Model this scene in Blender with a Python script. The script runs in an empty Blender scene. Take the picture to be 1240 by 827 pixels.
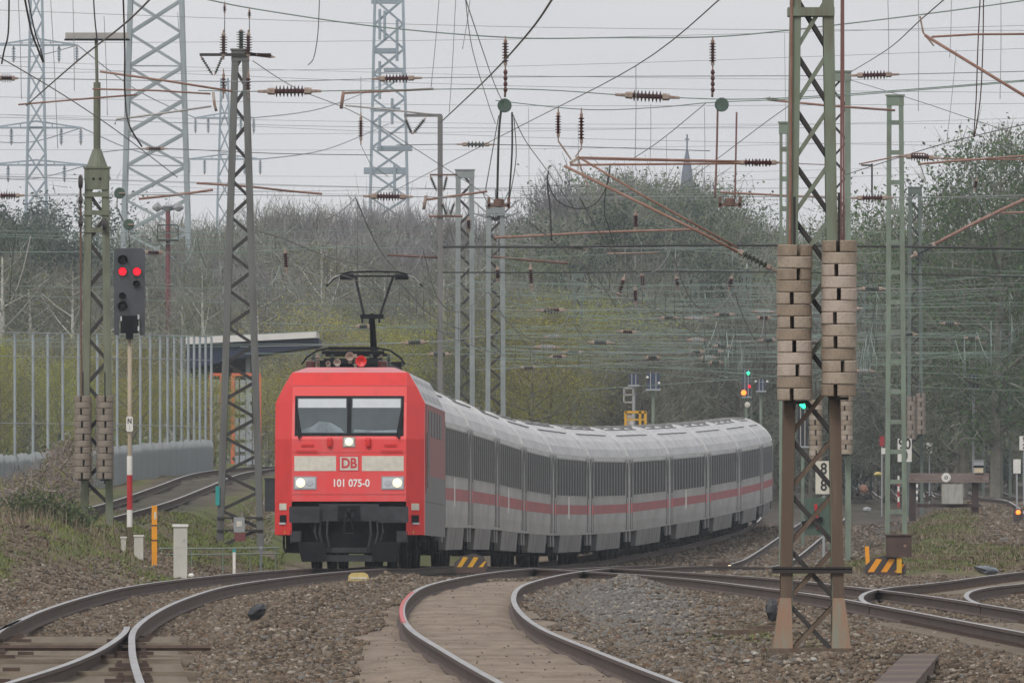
import bpy, math, random
import numpy as np
from mathutils import Vector, Matrix

C = bpy.context.scene.collection
SC = bpy.context.scene
rnd = random.Random(7)

# ------------------------------------------------------------------ camera
F = 20000.0          # focal length in photograph pixels (1240 wide)
HC = 1.75            # eye height above the rail tops, metres
YH = 575.0           # photograph row of the horizon
cam_data = bpy.data.cameras.new("camera")
cam = bpy.data.objects.new("camera", cam_data)
C.objects.link(cam)
cam.location = (0, 0, HC)
cam.rotation_euler = (math.radians(90), 0, 0)
cam_data.sensor_fit = 'HORIZONTAL'
cam_data.sensor_width = 36.0
cam_data.lens = 36.0 * F / 1240.0
cam_data.shift_y = (YH - 413.5) / 1240.0
cam_data.clip_start = 1.0
cam_data.clip_end = 12000.0
SC.camera = cam

# ------------------------------------------------------------------ sky, sun, exposure
SUN_EL, SUN_AZ = math.radians(48), math.radians(208)     # high behind the camera, veiled by cloud
world = bpy.data.worlds.new("World")
SC.world = world
world.use_nodes = True
wn = world.node_tree
wn.nodes.clear()
w_out = wn.nodes.new('ShaderNodeOutputWorld')
w_bg = wn.nodes.new('ShaderNodeBackground')
w_sky = wn.nodes.new('ShaderNodeTexSky')
w_sky.sky_type = 'NISHITA'
w_sky.sun_disc = False
w_sky.sun_elevation = SUN_EL
w_sky.sun_rotation = SUN_AZ
w_sky.air_density = 1.0
w_sky.dust_density = 4.0
w_sky.ozone_density = 1.0
w_hsv = wn.nodes.new('ShaderNodeHueSaturation')
w_hsv.inputs['Saturation'].default_value = 0.10
w_mix = wn.nodes.new('ShaderNodeMixRGB')                 # an even cloud deck over the clear sky
w_mix.inputs[0].default_value = 0.78
w_tc = wn.nodes.new('ShaderNodeTexCoord')
w_map = wn.nodes.new('ShaderNodeMapping')
w_map.inputs['Scale'].default_value = (14, 14, 40)
w_noise = wn.nodes.new('ShaderNodeTexNoise')
w_noise.inputs['Scale'].default_value = 1.6
w_noise.inputs['Detail'].default_value = 4
w_ramp = wn.nodes.new('ShaderNodeValToRGB')
w_ramp.color_ramp.elements[0].position = .3
w_ramp.color_ramp.elements[0].color = (9.05, 9.05, 9.35, 1)
w_ramp.color_ramp.elements[1].position = .7
w_ramp.color_ramp.elements[1].color = (10.3, 10.2, 10.35, 1)
wn.links.new(w_tc.outputs['Generated'], w_map.inputs[0])
wn.links.new(w_map.outputs[0], w_noise.inputs['Vector'])
wn.links.new(w_noise.outputs['Fac'], w_ramp.inputs[0])
wn.links.new(w_ramp.outputs[0], w_mix.inputs[2])
wn.links.new(w_sky.outputs[0], w_hsv.inputs['Color'])
wn.links.new(w_hsv.outputs[0], w_mix.inputs[1])
wn.links.new(w_mix.outputs[0], w_bg.inputs[0])
w_bg.inputs[1].default_value = 0.082
wn.links.new(w_bg.outputs[0], w_out.inputs[0])
sun_data = bpy.data.lights.new("sun", 'SUN')
sun_data.energy = 1.5
sun_data.angle = math.radians(18)
sun_data.color = (1.0, 0.97, 0.93)
sun = bpy.data.objects.new("sun", sun_data)
C.objects.link(sun)
# the sun stands behind the viewer's left shoulder
sdir = Vector((-0.35, -0.75, 0.9)).normalized()
sun.rotation_euler = (-sdir).to_track_quat('-Z', 'Y').to_euler()
w_sky.sun_rotation = math.atan2(sdir.x, sdir.y)
w_sky.sun_elevation = math.asin(sdir.z)
SC.view_settings.view_transform = 'Standard'
SC.view_settings.look = 'None'
SC.view_settings.exposure = 0.26
SC.view_settings.gamma = 1.0
SC.view_settings.use_curve_mapping = False
SC.cycles.max_bounces = 5
SC.cycles.diffuse_bounces = 3
SC.cycles.glossy_bounces = 2
SC.cycles.transmission_bounces = 3
SC.cycles.transparent_max_bounces = 6
SC.cycles.volume_bounces = 0
SC.cycles.use_denoising = True


def P(px, py, d):
    """World point seen at photograph pixel (px, py) at depth d."""
    return Vector(((px - 620.0) * d / F, d, HC - (py - YH) * d / F))


def S(d):
    return F / d          # photograph pixels per metre at depth d


# ------------------------------------------------------------------ materials
def new_mat(name):
    m = bpy.data.materials.new(name)
    m.use_nodes = True
    nt = m.node_tree
    b = nt.nodes['Principled BSDF']
    return m, nt, b


def mat(name, col, rough=0.6, metal=0.0, var=0.0, scale=4.0, col2=None, mix=0.5, stretch=(1, 1, 1), bump=0.0, bscale=30.0, spec=0.5):
    """Painted / weathered surface: base colour broken by noise into a second colour."""
    m, nt, b = new_mat(name)
    b.inputs['Roughness'].default_value = rough
    b.inputs['Metallic'].default_value = metal
    b.inputs['Specular IOR Level'].default_value = spec
    c = (*col, 1)
    tc = nt.nodes.new('ShaderNodeTexCoord')
    mp = nt.nodes.new('ShaderNodeMapping')
    mp.inputs['Scale'].default_value = stretch
    nt.links.new(tc.outputs['Object'], mp.inputs[0])
    if col2 is None and var <= 0:
        b.inputs['Base Color'].default_value = c
    else:
        if col2 is None:
            col2 = tuple(max(0.0, v * (1 - var)) for v in col)
        n = nt.nodes.new('ShaderNodeTexNoise')
        n.inputs['Scale'].default_value = scale
        n.inputs['Detail'].default_value = 5
        n.inputs['Roughness'].default_value = 0.65
        nt.links.new(mp.outputs[0], n.inputs['Vector'])
        r = nt.nodes.new('ShaderNodeValToRGB')
        r.color_ramp.elements[0].position = max(0.0, mix - 0.14)
        r.color_ramp.elements[1].position = min(1.0, mix + 0.14)
        r.color_ramp.elements[0].color = (*col2, 1)
        r.color_ramp.elements[1].color = c
        nt.links.new(n.outputs['Fac'], r.inputs[0])
        nt.links.new(r.outputs[0], b.inputs['Base Color'])
    if bump > 0:
        n2 = nt.nodes.new('ShaderNodeTexNoise')
        n2.inputs['Scale'].default_value = bscale
        n2.inputs['Detail'].default_value = 4
        nt.links.new(mp.outputs[0], n2.inputs['Vector'])
        bp = nt.nodes.new('ShaderNodeBump')
        bp.inputs['Strength'].default_value = bump
        bp.inputs['Distance'].default_value = 0.02
        nt.links.new(n2.outputs['Fac'], bp.inputs['Height'])
        nt.links.new(bp.outputs[0], b.inputs['Normal'])
    return m


def lamp_mat(name, col, strength):
    m, nt, b = new_mat(name)
    b.inputs['Base Color'].default_value = (*[v * 0.4 for v in col], 1)
    b.inputs['Emission Color'].default_value = (*col, 1)
    b.inputs['Emission Strength'].default_value = strength
    return m


M = {}
M['loco_red'] = mat('loco_red', (0.60, 0.022, 0.020), 0.45, var=0.25, scale=2.5, mix=0.35, stretch=(1, 1, .4))
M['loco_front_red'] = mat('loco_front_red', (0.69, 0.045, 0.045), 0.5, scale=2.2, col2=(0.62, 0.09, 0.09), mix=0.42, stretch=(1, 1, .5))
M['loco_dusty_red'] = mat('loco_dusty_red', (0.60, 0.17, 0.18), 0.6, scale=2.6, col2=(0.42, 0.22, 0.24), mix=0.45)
M['loco_side'] = mat('loco_side', (0.26, 0.035, 0.04), 0.55, scale=1.5, col2=(0.18, 0.045, 0.05), mix=0.5, stretch=(1, .4, 2))  # same red, darkened for the flank turned away from the light
M['loco_grey'] = mat('loco_grey', (0.145, 0.14, 0.145), 0.6, var=0.35, scale=2.0)
M['loco_roof'] = mat('loco_roof', (0.48, 0.48, 0.50), 0.5, var=0.3, scale=2.0)
M['black'] = mat('black_steel', (0.011, 0.011, 0.014), 0.7, var=0.4, scale=6, spec=0.2)
M['under'] = mat('underframe_grime', (0.015, 0.014, 0.017), 0.8, scale=5, col2=(0.006, 0.006, 0.008), spec=0.15)
M['buffer'] = mat('buffer_grey', (0.048, 0.049, 0.056), 0.6, var=0.4, scale=5, spec=0.25)
M['white'] = mat('white_paint', (0.68, 0.66, 0.62), 0.55, var=0.15, scale=9)
M['cream'] = mat('cream_plate', (0.60, 0.57, 0.49), 0.6, var=0.2, scale=8)
M['text_white'] = mat('lettering_white', (0.75, 0.74, 0.72), 0.5)
M['text_red'] = mat('lettering_red', (0.50, 0.03, 0.04), 0.5)
M['text_black'] = mat('lettering_black', (0.02, 0.02, 0.02), 0.5)
M['blind'] = mat('sun_blind', (0.47, 0.495, 0.52), 0.6, var=0.08, scale=6)
M['glass'] = mat('dark_glass', (0.055, 0.072, 0.080), 0.08, var=0.3, scale=1.2, spec=0.6)
M['cab'] = mat('cab_interior', (0.22, 0.27, 0.30), 0.8, var=0.5, scale=2)  # pale tint of the dashboard reflection on the windscreen
M['coach_glass'] = mat('coach_glass', (0.022, 0.021, 0.023), 0.5, var=0.3, scale=2, spec=0.06)
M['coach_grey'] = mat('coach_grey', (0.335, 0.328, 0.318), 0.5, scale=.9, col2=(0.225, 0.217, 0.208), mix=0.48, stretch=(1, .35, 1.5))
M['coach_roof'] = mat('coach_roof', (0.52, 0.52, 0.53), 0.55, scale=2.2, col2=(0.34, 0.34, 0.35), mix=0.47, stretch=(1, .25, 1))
M['coach_rim'] = mat('coach_end_rim', (0.62, 0.62, 0.62), 0.5, var=0.2, scale=3)
M['coach_red'] = mat('coach_red_stripe', (0.33, 0.016, 0.022), 0.5, var=0.3, scale=1.5, stretch=(1, .4, 1))
M['door_red'] = mat('door_red', (0.66, 0.03, 0.03), 0.5)
M['pillar'] = mat('coach_pillar', (0.30, 0.30, 0.30), 0.45, var=0.2, scale=4)
M['skirt'] = mat('coach_skirt', (0.215, 0.208, 0.203), 0.7, scale=1.6, col2=(0.075, 0.070, 0.068), mix=0.45, stretch=(1, 1.2, .5))
M['lamp_on'] = lamp_mat('headlamp_lit', (1.0, 0.84, 0.52), 1.25)
M['lamp_lens'] = mat('lamp_lens', (0.42, 0.45, 0.48), 0.15)
M['red_lamp'] = lamp_mat('signal_red', (1.0, 0.010, 0.025), 1.6)
M['green_lamp'] = lamp_mat('signal_green', (0.03, 1.0, 0.42), 1.6)
M['amber_lamp'] = lamp_mat('signal_amber', (1.0, 0.16, 0.02), 3.0)
M['green'] = mat('mast_green', (0.155, 0.190, 0.140), 0.65, scale=3.2, col2=(0.120, 0.105, 0.070), mix=0.44, stretch=(2, 2, .5))
M['green_mid'] = mat('mast_olive', (0.150, 0.165, 0.115), 0.65, scale=2.0, col2=(0.085, 0.085, 0.06), mix=0.45, stretch=(2, 2, .4))
M['green_pale'] = mat('mast_pale_green', (0.175, 0.220, 0.170), 0.65, scale=2.6, col2=(0.125, 0.135, 0.105), mix=0.42, stretch=(2, 2, .5))
M['rust_leg'] = mat('mast_rust', (0.095, 0.062, 0.042), 0.75, scale=2.0, col2=(0.17, 0.13, 0.085), mix=0.40, stretch=(3, 3, .3))
M['rust_foot'] = mat('mast_foot_rust', (0.22, 0.22, 0.17), 0.75, scale=3.0, col2=(0.30, 0.15, 0.09), mix=0.5, stretch=(3, 3, .5))
M['dark_mast'] = mat('mast_dark_grey', (0.125, 0.128, 0.122), 0.65, scale=1.6, col2=(0.06, 0.055, 0.052), mix=0.42, stretch=(2, 2, .3))
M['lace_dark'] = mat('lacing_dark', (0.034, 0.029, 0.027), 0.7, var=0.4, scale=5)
M['galv'] = mat('galvanised', (0.24, 0.265, 0.265), 0.55, var=0.25, scale=1.5)
M['galv_far'] = mat('galvanised_far', (0.27, 0.33, 0.38), 0.6, var=0.2, scale=.4)  # bluish distance haze mixed into the steel colour
M['pylon'] = mat('pylon_grey', (0.30, 0.34, 0.35), 0.6, var=0.2, scale=.5)  # grey tinted bluish in place of haze
M['pole'] = mat('pole_grey', (0.17, 0.165, 0.16), 0.65, var=0.3, scale=2, stretch=(2, 2, .3))
M['concrete'] = mat('concrete_weight', (0.33, 0.275, 0.215), 0.85, scale=7, col2=(0.23, 0.18, 0.135), mix=0.45, bump=0.4, bscale=40)
M['concrete_pale'] = mat('concrete_weight_pale', (0.40, 0.335, 0.28), 0.85, scale=6, col2=(0.30, 0.235, 0.185), mix=0.42, bump=0.4, bscale=40)
M['concrete_dark'] = mat('concrete_weight_dark', (0.26, 0.205, 0.15), 0.85, scale=6, col2=(0.18, 0.14, 0.10), mix=0.45, bump=0.4, bscale=40)
M['concrete_grey'] = mat('concrete_grey', (0.24, 0.20, 0.165), 0.85, scale=5, col2=(0.165, 0.135, 0.11), bump=0.3, bscale=40)
M['slot'] = mat('weight_slot_iron', (0.025, 0.02, 0.018), 0.8)
M['tube'] = mat('cantilever_rust', (0.205, 0.105, 0.075), 0.7, scale=5, col2=(0.29, 0.18, 0.14), mix=0.45)
M['tube_dark'] = mat('cantilever_brown', (0.14, 0.075, 0.058), 0.7, var=0.3, scale=5)
M['tube_pale'] = mat('tube_pale', (0.36, 0.34, 0.32), 0.5, var=0.2, scale=4)
M['insul'] = mat('insulator_brown', (0.075, 0.020, 0.018), 0.25, var=0.3, scale=8)
M['insul_dark'] = mat('insulator_green', (0.07, 0.085, 0.07), 0.3, var=0.3, scale=8)
M['fitting'] = mat('insulator_fitting', (0.33, 0.28, 0.24), 0.6, scale=9, col2=(0.21, 0.125, 0.09))
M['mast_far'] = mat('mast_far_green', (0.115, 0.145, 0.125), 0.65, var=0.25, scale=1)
M['insul_pale'] = mat('insulator_pale', (0.42, 0.43, 0.42), 0.3, var=0.35, scale=10)
M['wire'] = mat('wire_dark', (0.10, 0.095, 0.09), 0.6)
M['wire_black'] = mat('cable_black', (0.02, 0.018, 0.018), 0.6)
M['wire_green'] = mat('wire_patina', (0.19, 0.255, 0.22), 0.6, var=0.25, scale=1)
M['wire_grey'] = mat('wire_grey', (0.23, 0.24, 0.245), 0.6)
M['wire_rust'] = mat('cable_rust', (0.17, 0.085, 0.075), 0.7)
M['pulley'] = mat('pulley_green', (0.06, 0.10, 0.075), 0.5, var=0.3, scale=8)
M['signal_face'] = mat('signal_face', (0.065, 0.070, 0.080), 0.7, var=0.2, scale=3)
M['signal_back'] = mat('signal_back_blue', (0.03, 0.045, 0.085), 0.5)
M['pole_beige'] = mat('signal_pole_beige', (0.36, 0.30, 0.22), 0.7, scale=3, col2=(0.28, 0.22, 0.16), stretch=(1, 1, .4))
M['pole_red'] = mat('signal_pole_red', (0.42, 0.018, 0.022), 0.5, var=0.2, scale=3)
M['orange'] = mat('post_orange', (0.75, 0.30, 0.012), 0.5, var=0.15, scale=6)
M['yellow'] = mat('yellow_paint', (0.62, 0.33, 0.02), 0.55, var=0.25, scale=6)
M['marker'] = mat('marker_yellow', (0.55, 0.43, 0.16), 0.7, var=0.25, scale=9)
M['lever_black'] = mat('lever_weight_black', (0.055, 0.045, 0.045), 0.7, var=0.3, scale=8)
M['box_brown'] = mat('drive_box_brown', (0.080, 0.048, 0.038), 0.75, var=0.35, scale=5)
M['cabinet'] = mat('cabinet_white', (0.50, 0.49, 0.44), 0.6, scale=3, col2=(0.42, 0.41, 0.37), stretch=(1, 1, .5))
M['teal'] = mat('teal_wrap', (0.02, 0.30, 0.29), 0.6, var=0.2, scale=5)
M['plate_grey'] = mat('plate_grey', (0.28, 0.29, 0.30), 0.6)
M['shed_blue'] = mat('shed_blue', (0.012, 0.022, 0.055), 0.6, var=0.2, scale=1)
M['shed_dark'] = mat('shed_dark', (0.02, 0.021, 0.027), 0.8)
M['shed_white'] = mat('shed_fascia', (0.62, 0.60, 0.58), 0.6, var=0.12, scale=1)
M['rack_orange'] = mat('rack_orange', (0.55, 0.12, 0.05), 0.6)
M['crate_grey'] = mat('crate_grey', (0.26, 0.28, 0.31), 0.7)
M['fence'] = mat('fence_panel', (0.33, 0.355, 0.365), 0.65, scale=1.5, col2=(0.28, 0.30, 0.31), stretch=(2, 2, .4))
M['fence_post'] = mat('fence_post', (0.30, 0.335, 0.355), 0.6, var=0.2, scale=2)
M['wood'] = mat('weathered_timber', (0.20, 0.155, 0.14), 0.85, scale=5, col2=(0.13, 0.10, 0.09), stretch=(.4, 1, 3))
M['pale_wood'] = mat('pale_panel', (0.36, 0.35, 0.32), 0.8, scale=4, col2=(0.24, 0.23, 0.21), stretch=(3, 1, .4))
M['buffer_post'] = mat('buffer_stop_post', (0.055, 0.035, 0.032), 0.8, var=0.3, scale=4)
M['lantern'] = mat('lantern_cream', (0.52, 0.44, 0.31), 0.6)
M['spire'] = mat('spire_slate', (0.13, 0.15, 0.20), 0.7, var=0.2, scale=.4)  # slate with the blue of distance haze put into its colour
M['rail_side'] = mat('rail_rust', (0.085, 0.053, 0.038), 0.8, scale=6, col2=(0.055, 0.035, 0.028), stretch=(1, .2, 1))
M['rail_top'] = mat('rail_worn_steel', (0.36, 0.35, 0.35), 0.42, metal=0.75, var=0.3, scale=3, stretch=(1, .1, 1))
M['rail_dull'] = mat('rail_dull_head', (0.22, 0.19, 0.17), 0.45, metal=0.5, var=0.3, scale=3, stretch=(1, .1, 1))
M['pink'] = mat('red_mark', (0.50, 0.10, 0.10), 0.6, var=0.25, scale=4)
M['sleeper'] = mat('sleeper_timber', (0.235, 0.195, 0.145), 0.85, scale=5, col2=(0.14, 0.11, 0.08), stretch=(.5, 2, 2))
M['stone_black'] = mat('black_rubber', (0.022, 0.023, 0.027), 0.5, var=0.3, scale=6)
M['bluegrey'] = mat('blue_grey_plastic', (0.14, 0.16, 0.18), 0.5, var=0.3, scale=6)
M['platform_red'] = mat('mast_red_brown', (0.16, 0.045, 0.05), 0.7)


# ------------------------------------------------------------------ mesh collector
class MB:
    def __init__(self):
        self.v, self.f, self.m = [], [], []

    def add(self, verts, faces, mi=0):
        o = len(self.v)
        self.v.extend([tuple(p) for p in verts])
        self.f.extend([tuple(i + o for i in f) for f in faces])
        self.m.extend([mi] * len(faces))
        return self

    def box(self, c, s, mi=0, rot=None):
        hx, hy, hz = s[0] / 2, s[1] / 2, s[2] / 2
        vs = [Vector((x, y, z)) for z in (-hz, hz) for x, y in ((-hx, -hy), (hx, -hy), (hx, hy), (-hx, hy))]
        if rot is not None:
            vs = [rot @ p for p in vs]
        c = Vector(c)
        return self.add([p + c for p in vs], [(3, 2, 1, 0), (4, 5, 6, 7), (0, 1, 5, 4), (1, 2, 6, 5), (2, 3, 7, 6), (3, 0, 4, 7)], mi)

    def bar(self, a, b, w, h, mi=0, up=(0, 0, 1)):
        a, b = Vector(a), Vector(b)
        t = (b - a).normalized()
        u = Vector(up)
        if abs(t.dot(u)) > 0.98:
            u = Vector((0, 1, 0))
        sx = t.cross(u).normalized()
        sz = sx.cross(t).normalized()
        vs = []
        for p in (a, b):
            for i, j in ((-1, -1), (1, -1), (1, 1), (-1, 1)):
                vs.append(p + sx * (i * w / 2) + sz * (j * h / 2))
        return self.add(vs, [(3, 2, 1, 0), (4, 5, 6, 7), (0, 1, 5, 4), (1, 2, 6, 5), (2, 3, 7, 6), (3, 0, 4, 7)], mi)

    def tube(self, pts, r, n=6, mi=0, cap=True):
        pts = [Vector(p) for p in pts]
        k = len(pts)
        rs = r if isinstance(r, (list, tuple)) else [r] * k
        vs, fs = [], []
        for i, p in enumerate(pts):
            t = (pts[min(i + 1, k - 1)] - pts[max(i - 1, 0)])
            if t.length < 1e-9:
                t = Vector((0, 0, 1))
            t.normalize()
            u = Vector((0, 0, 1)) if abs(t.z) < 0.9 else Vector((1, 0, 0))
            sx = t.cross(u).normalized()
            sz = sx.cross(t)
            for j in range(n):
                a = 2 * math.pi * j / n
                vs.append(p + sx * (math.cos(a) * rs[i]) + sz * (math.sin(a) * rs[i]))
        for i in range(k - 1):
            for j in range(n):
                fs.append((i * n + j, i * n + (j + 1) % n, (i + 1) * n + (j + 1) % n, (i + 1) * n + j))
        if cap:
            fs.append(tuple(range(n - 1, -1, -1)))
            fs.append(tuple((k - 1) * n + j for j in range(n)))
        return self.add(vs, fs, mi)

    def lathe(self, prof, n=12, mi=0, o=(0, 0, 0), axis='z'):
        """prof: list of (radius, height) from one end to the other."""
        vs, fs = [], []
        o = Vector(o)
        for r, h in prof:
            for j in range(n):
                a = 2 * math.pi * j / n
                p = (math.cos(a) * r, math.sin(a) * r, h)
                if axis == 'y':
                    p = (p[0], -p[2], p[1])
                elif axis == 'x':
                    p = (p[2], p[0], p[1])
                vs.append(Vector(p) + o)
        for i in range(len(prof) - 1):
            for j in range(n):
                fs.append((i * n + j, i * n + (j + 1) % n, (i + 1) * n + (j + 1) % n, (i + 1) * n + j))
        fs.append(tuple(range(n - 1, -1, -1)))
        fs.append(tuple((len(prof) - 1) * n + j for j in range(n)))
        return self.add(vs, fs, mi)

    def prism(self, poly, y0, y1, mi=0):
        """poly: (x, z) outline, extruded from y0 to y1."""
        n = len(poly)
        vs = [(x, y0, z) for x, z in poly] + [(x, y1, z) for x, z in poly]
        fs = [tuple(range(n)), tuple(range(2 * n - 1, n - 1, -1))]
        fs += [(i, i + n, (i + 1) % n + n, (i + 1) % n) for i in range(n)]
        return self.add(vs, fs, mi)

    def mesh(self, name, mats, smooth=False):
        me = bpy.data.meshes.new(name)
        me.from_pydata(self.v, [], self.f)
        if not isinstance(mats, (list, tuple)):
            mats = [mats]
        for m in mats:
            me.materials.append(m)
        if len(mats) > 1:
            me.polygons.foreach_set('material_index', self.m)
        if smooth:
            me.polygons.foreach_set('use_smooth', [True] * len(me.polygons))
        me.update()
        return me

    def build(self, name, mats, parent=None, smooth=False, loc=None):
        return link(name, self.mesh(name, mats, smooth), parent, loc)


def link(name, data, parent=None, loc=None):
    o = bpy.data.objects.new(name, data)
    C.objects.link(o)
    if parent is not None:
        o.parent = parent
    if loc is not None:
        o.location = loc
    return o


def tag(o, label=None, cat=None, group=None, kind=None):
    if label: o['label'] = label
    if cat: o['category'] = cat
    if group: o['group'] = group
    if kind: o['kind'] = kind
    return o


def thing(name, label, cat, loc, group=None, rotz=0.0):
    o = link(name, None, None, loc)
    o.rotation_euler = (0, 0, rotz)
    return tag(o, label, cat, group)


def dup_tree(o, parent=None):
    c = o.copy()
    C.objects.link(c)
    c.parent = parent
    for ch in [x for x in KIDS(o)]:
        dup_tree(ch, c)
    return c


def KIDS(o):
    return list(o.children)


def text_part(name, s, size, m, parent, loc, rot=(math.pi / 2, 0, 0), ext=0.002, bold=0.0, sx=1.0, align='CENTER'):
    cu = bpy.data.curves.new(name, 'FONT')
    cu.body = s
    cu.size = size
    cu.extrude = ext
    cu.offset = bold
    cu.align_x = align
    cu.align_y = 'CENTER'
    tmp = bpy.data.objects.new(name + '_src', cu)
    C.objects.link(tmp)
    dg = bpy.context.evaluated_depsgraph_get()
    me = bpy.data.meshes.new_from_object(tmp.evaluated_get(dg))
    bpy.data.objects.remove(tmp)
    bpy.data.curves.remove(cu)
    me.materials.clear()
    me.materials.append(m)
    o = link(name, me, parent, loc)
    o.rotation_euler = rot
    o.scale = (sx, 1, 1)
    return o


def spline(xs, ys):
    """Cubic Hermite curve through points (finite-difference tangents), vectorised."""
    xs, ys = np.array(xs, float), np.array(ys, float)
    m = np.gradient(ys, xs)

    def f(x):
        x = np.asarray(x, float)
        xc = np.clip(x, xs[0], xs[-1])
        i = np.clip(np.searchsorted(xs, xc) - 1, 0, len(xs) - 2)
        h = xs[i + 1] - xs[i]
        t = (xc - xs[i]) / h
        y = ((2 * t ** 3 - 3 * t ** 2 + 1) * ys[i] + (t ** 3 - 2 * t ** 2 + t) * h * m[i]
             + (-2 * t ** 3 + 3 * t ** 2) * ys[i + 1] + (t ** 3 - t ** 2) * h * m[i + 1])
        y = y + np.where(x < xs[0], (x - xs[0]) * m[0], 0) + np.where(x > xs[-1], (x - xs[-1]) * m[-1], 0)
        return y
    return f

# ------------------------------------------------------------------ the lie of the land
ZR = spline([0, 100, 200, 280, 304, 326, 345, 371.5, 398, 424, 451, 477, 503, 530, 556, 582, 609, 635, 700, 800, 1000, 1300, 2500, 6000],
            [0, 0, 0, 0, -.03, -.09, -.2, -.3, -.43, -.6, -.76, -.83, -.83, -.72, -.58, -.41, -.22, -.08, .2, .8, 1.8, 3.2, 5, 8])
TC = spline([60, 100, 139, 168, 187, 205, 236, 260, 280, 304, 326, 345, 371.5, 398, 424, 451, 477, 503, 530, 556, 582, 609, 635, 700, 900],
            [-1.8, -2.75, -3.88, -4.62, -5.03, -5.25, -5.36, -5.2, -4.72, -3.97, -3.22, -2.87, -2.35, -1.77, -1.115, -.28, .84, 2.14, 3.66, 5.19, 6.58, 7.81, 8.62, 9.8, 10.6])
MC = spline([60, 100, 139, 165, 188, 211, 235, 259, 282, 304, 326, 350, 380, 420, 480, 563, 640, 700, 900],
            [2.6, 1.7, .66, .07, -.4, -.65, -.73, -.6, -.15, .45, 1.2, 2.2, 3.5, 5.2, 7.1, 9.6, 12.0, 13.6, 18.])
R1 = spline([100, 140, 160, 184, 212, 240, 259, 280, 304, 326, 340],
            [8.2, 7.4, 6.95, 6.45, 5.88, 5.2, 4.5, 3.7, 2.3, 1.2, .7])
R2 = spline([200, 225, 240, 250, 257, 263, 289, 304, 340, 400], [6.15, 5.6, 5.85, 6.25, 6.7, 7.25, 9.1, 10.15, 12.8, 17.5])
LT = spline([340, 390, 430, 475, 520, 560, 640, 760], [-10.5, -10.1, -9.75, -9.55, -9.33, -9.0, -8.0, -5.5])
R3 = spline([420, 514, 672, 900], [13.9, 16.8, 20.2, 24.0])
HL = spline([0, 200, 230, 270, 300, 335, 350, 390, 430, 475, 520, 560, 650, 700, 800, 1200, 6000],
            [.05, .1, .15, .5, .95, 1.2, 1.08, 1.3, 1.68, 2.15, 2.52, 2.6, 2.2, 1.7, 1.0, .6, 0])
HR = spline([0, 280, 300, 330, 400, 450, 550, 640, 700, 900, 6000], [0, 0, .03, .15, .45, .95, 1.2, .9, .6, .3, 0])


def sstep(t):
    t = np.clip(t, 0, 1)
    return t * t * (3 - 2 * t)


_ph = np.random.RandomState(3).uniform(0, 6.28, (24,))


def wob(x, d, s=1.0):
    """Smooth uneven ground, about -1..1."""
    a = 0
    for i, (kx, kd, w) in enumerate(((1.9, .31, .5), (3.7, -.57, .35), (.8, .9, .5), (6.1, 1.3, .25), (-2.6, 2.1, .25), (.33, .12, .6))):
        a = a + w * np.sin(kx * x / s + kd * d / s + _ph[i] + 1.3 * np.sin(.7 * kd * d / s + _ph[i + 6] + .5 * x / s))
    return a / 1.4


def bump(x, d, cx, cd, rx, rd, h):
    return h * np.exp(-((x - cx) / rx) ** 2 - ((d - cd) / rd) ** 2)


def track_off(x, d):
    """Distance to the nearest track centre."""
    o = np.abs(x - TC(d))
    o = np.minimum(o, np.abs(x - MC(d)))
    o = np.where(d < 335, np.minimum(o, np.abs(x - R1(d))), o)
    o = np.where((d > 215) & (d < 400), np.minimum(o, np.abs(x - R2(d))), o)
    o = np.where((d > 430), np.minimum(o, np.abs(x - R3(d))), o)
    return o


def G(x, d):
    x = np.asarray(x, float)
    d = np.asarray(d, float)
    z = ZR(d) - .19
    off = TC(d) - x
    end = np.interp(d, [260, 300, 345, 400, 520], [4.5, 5.0, 6.6, 8.4, 9.4])
    z = z + HL(d) * sstep((off - 2.2) / (end - 2.2))
    # the left siding lies on its own shelf
    wl = sstep((2.6 - np.abs(x - LT(d))) / 1.2) * ((d > 385) & (d < 760))
    z = z * (1 - wl) + wl * (LTZ(d) - .19)
    right = x - np.where(d < 326, np.minimum(R1(d) + 1.5, 40), MC(d))
    right = np.where((d > 260) & (d < 326), x - R2(d) + 1.0, right)
    z = z + HR(d) * sstep((right - 2.4) / 3.0)
    to = track_off(x, d)
    calm = sstep((to - 1.2) / 1.2)
    amp = np.interp(d, [0, 150, 340, 600, 1500], [.05, .055, .06, .10, .6])
    z = z + calm * amp * wob(x, d)
    # heaps of spare ballast between the tracks
    z = z + calm * (bump(x, d, -1.95, 292, .75, 16, .20) + bump(x, d, 1.9, 268, .95, 20, .24) + bump(x, d, -2.9, 250, .7, 30, .16)
                    + bump(x, d, 2.3, 235, .8, 12, .12) + bump(x, d, -2.7, 190, .7, 22, .14) + bump(x, d, 3.6, 205, .8, 18, .08))
    # sand spilled over the middle track
    sand = sstep((1.9 - np.abs(x - MC(d))) / .9) * (d < 300)
    z = z + sand * .06
    z = z - .07 * sstep((1.5 - np.abs(x - TC(d) - .1)) / .3) * sstep((212 - d) / 8)
    z = z - .05 * ((np.abs(np.abs(x - MC(d)) - .7535) < .12) & (d < 300))
    return z


LTZ = spline([340, 390, 430, 475, 520, 560, 640, 760], [.55, .78, 1.04, 1.4, 1.78, 1.95, 2.1, 2.1])


def Gz(x, d):
    return float(G(np.array([x]), np.array([d]))[0])


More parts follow.
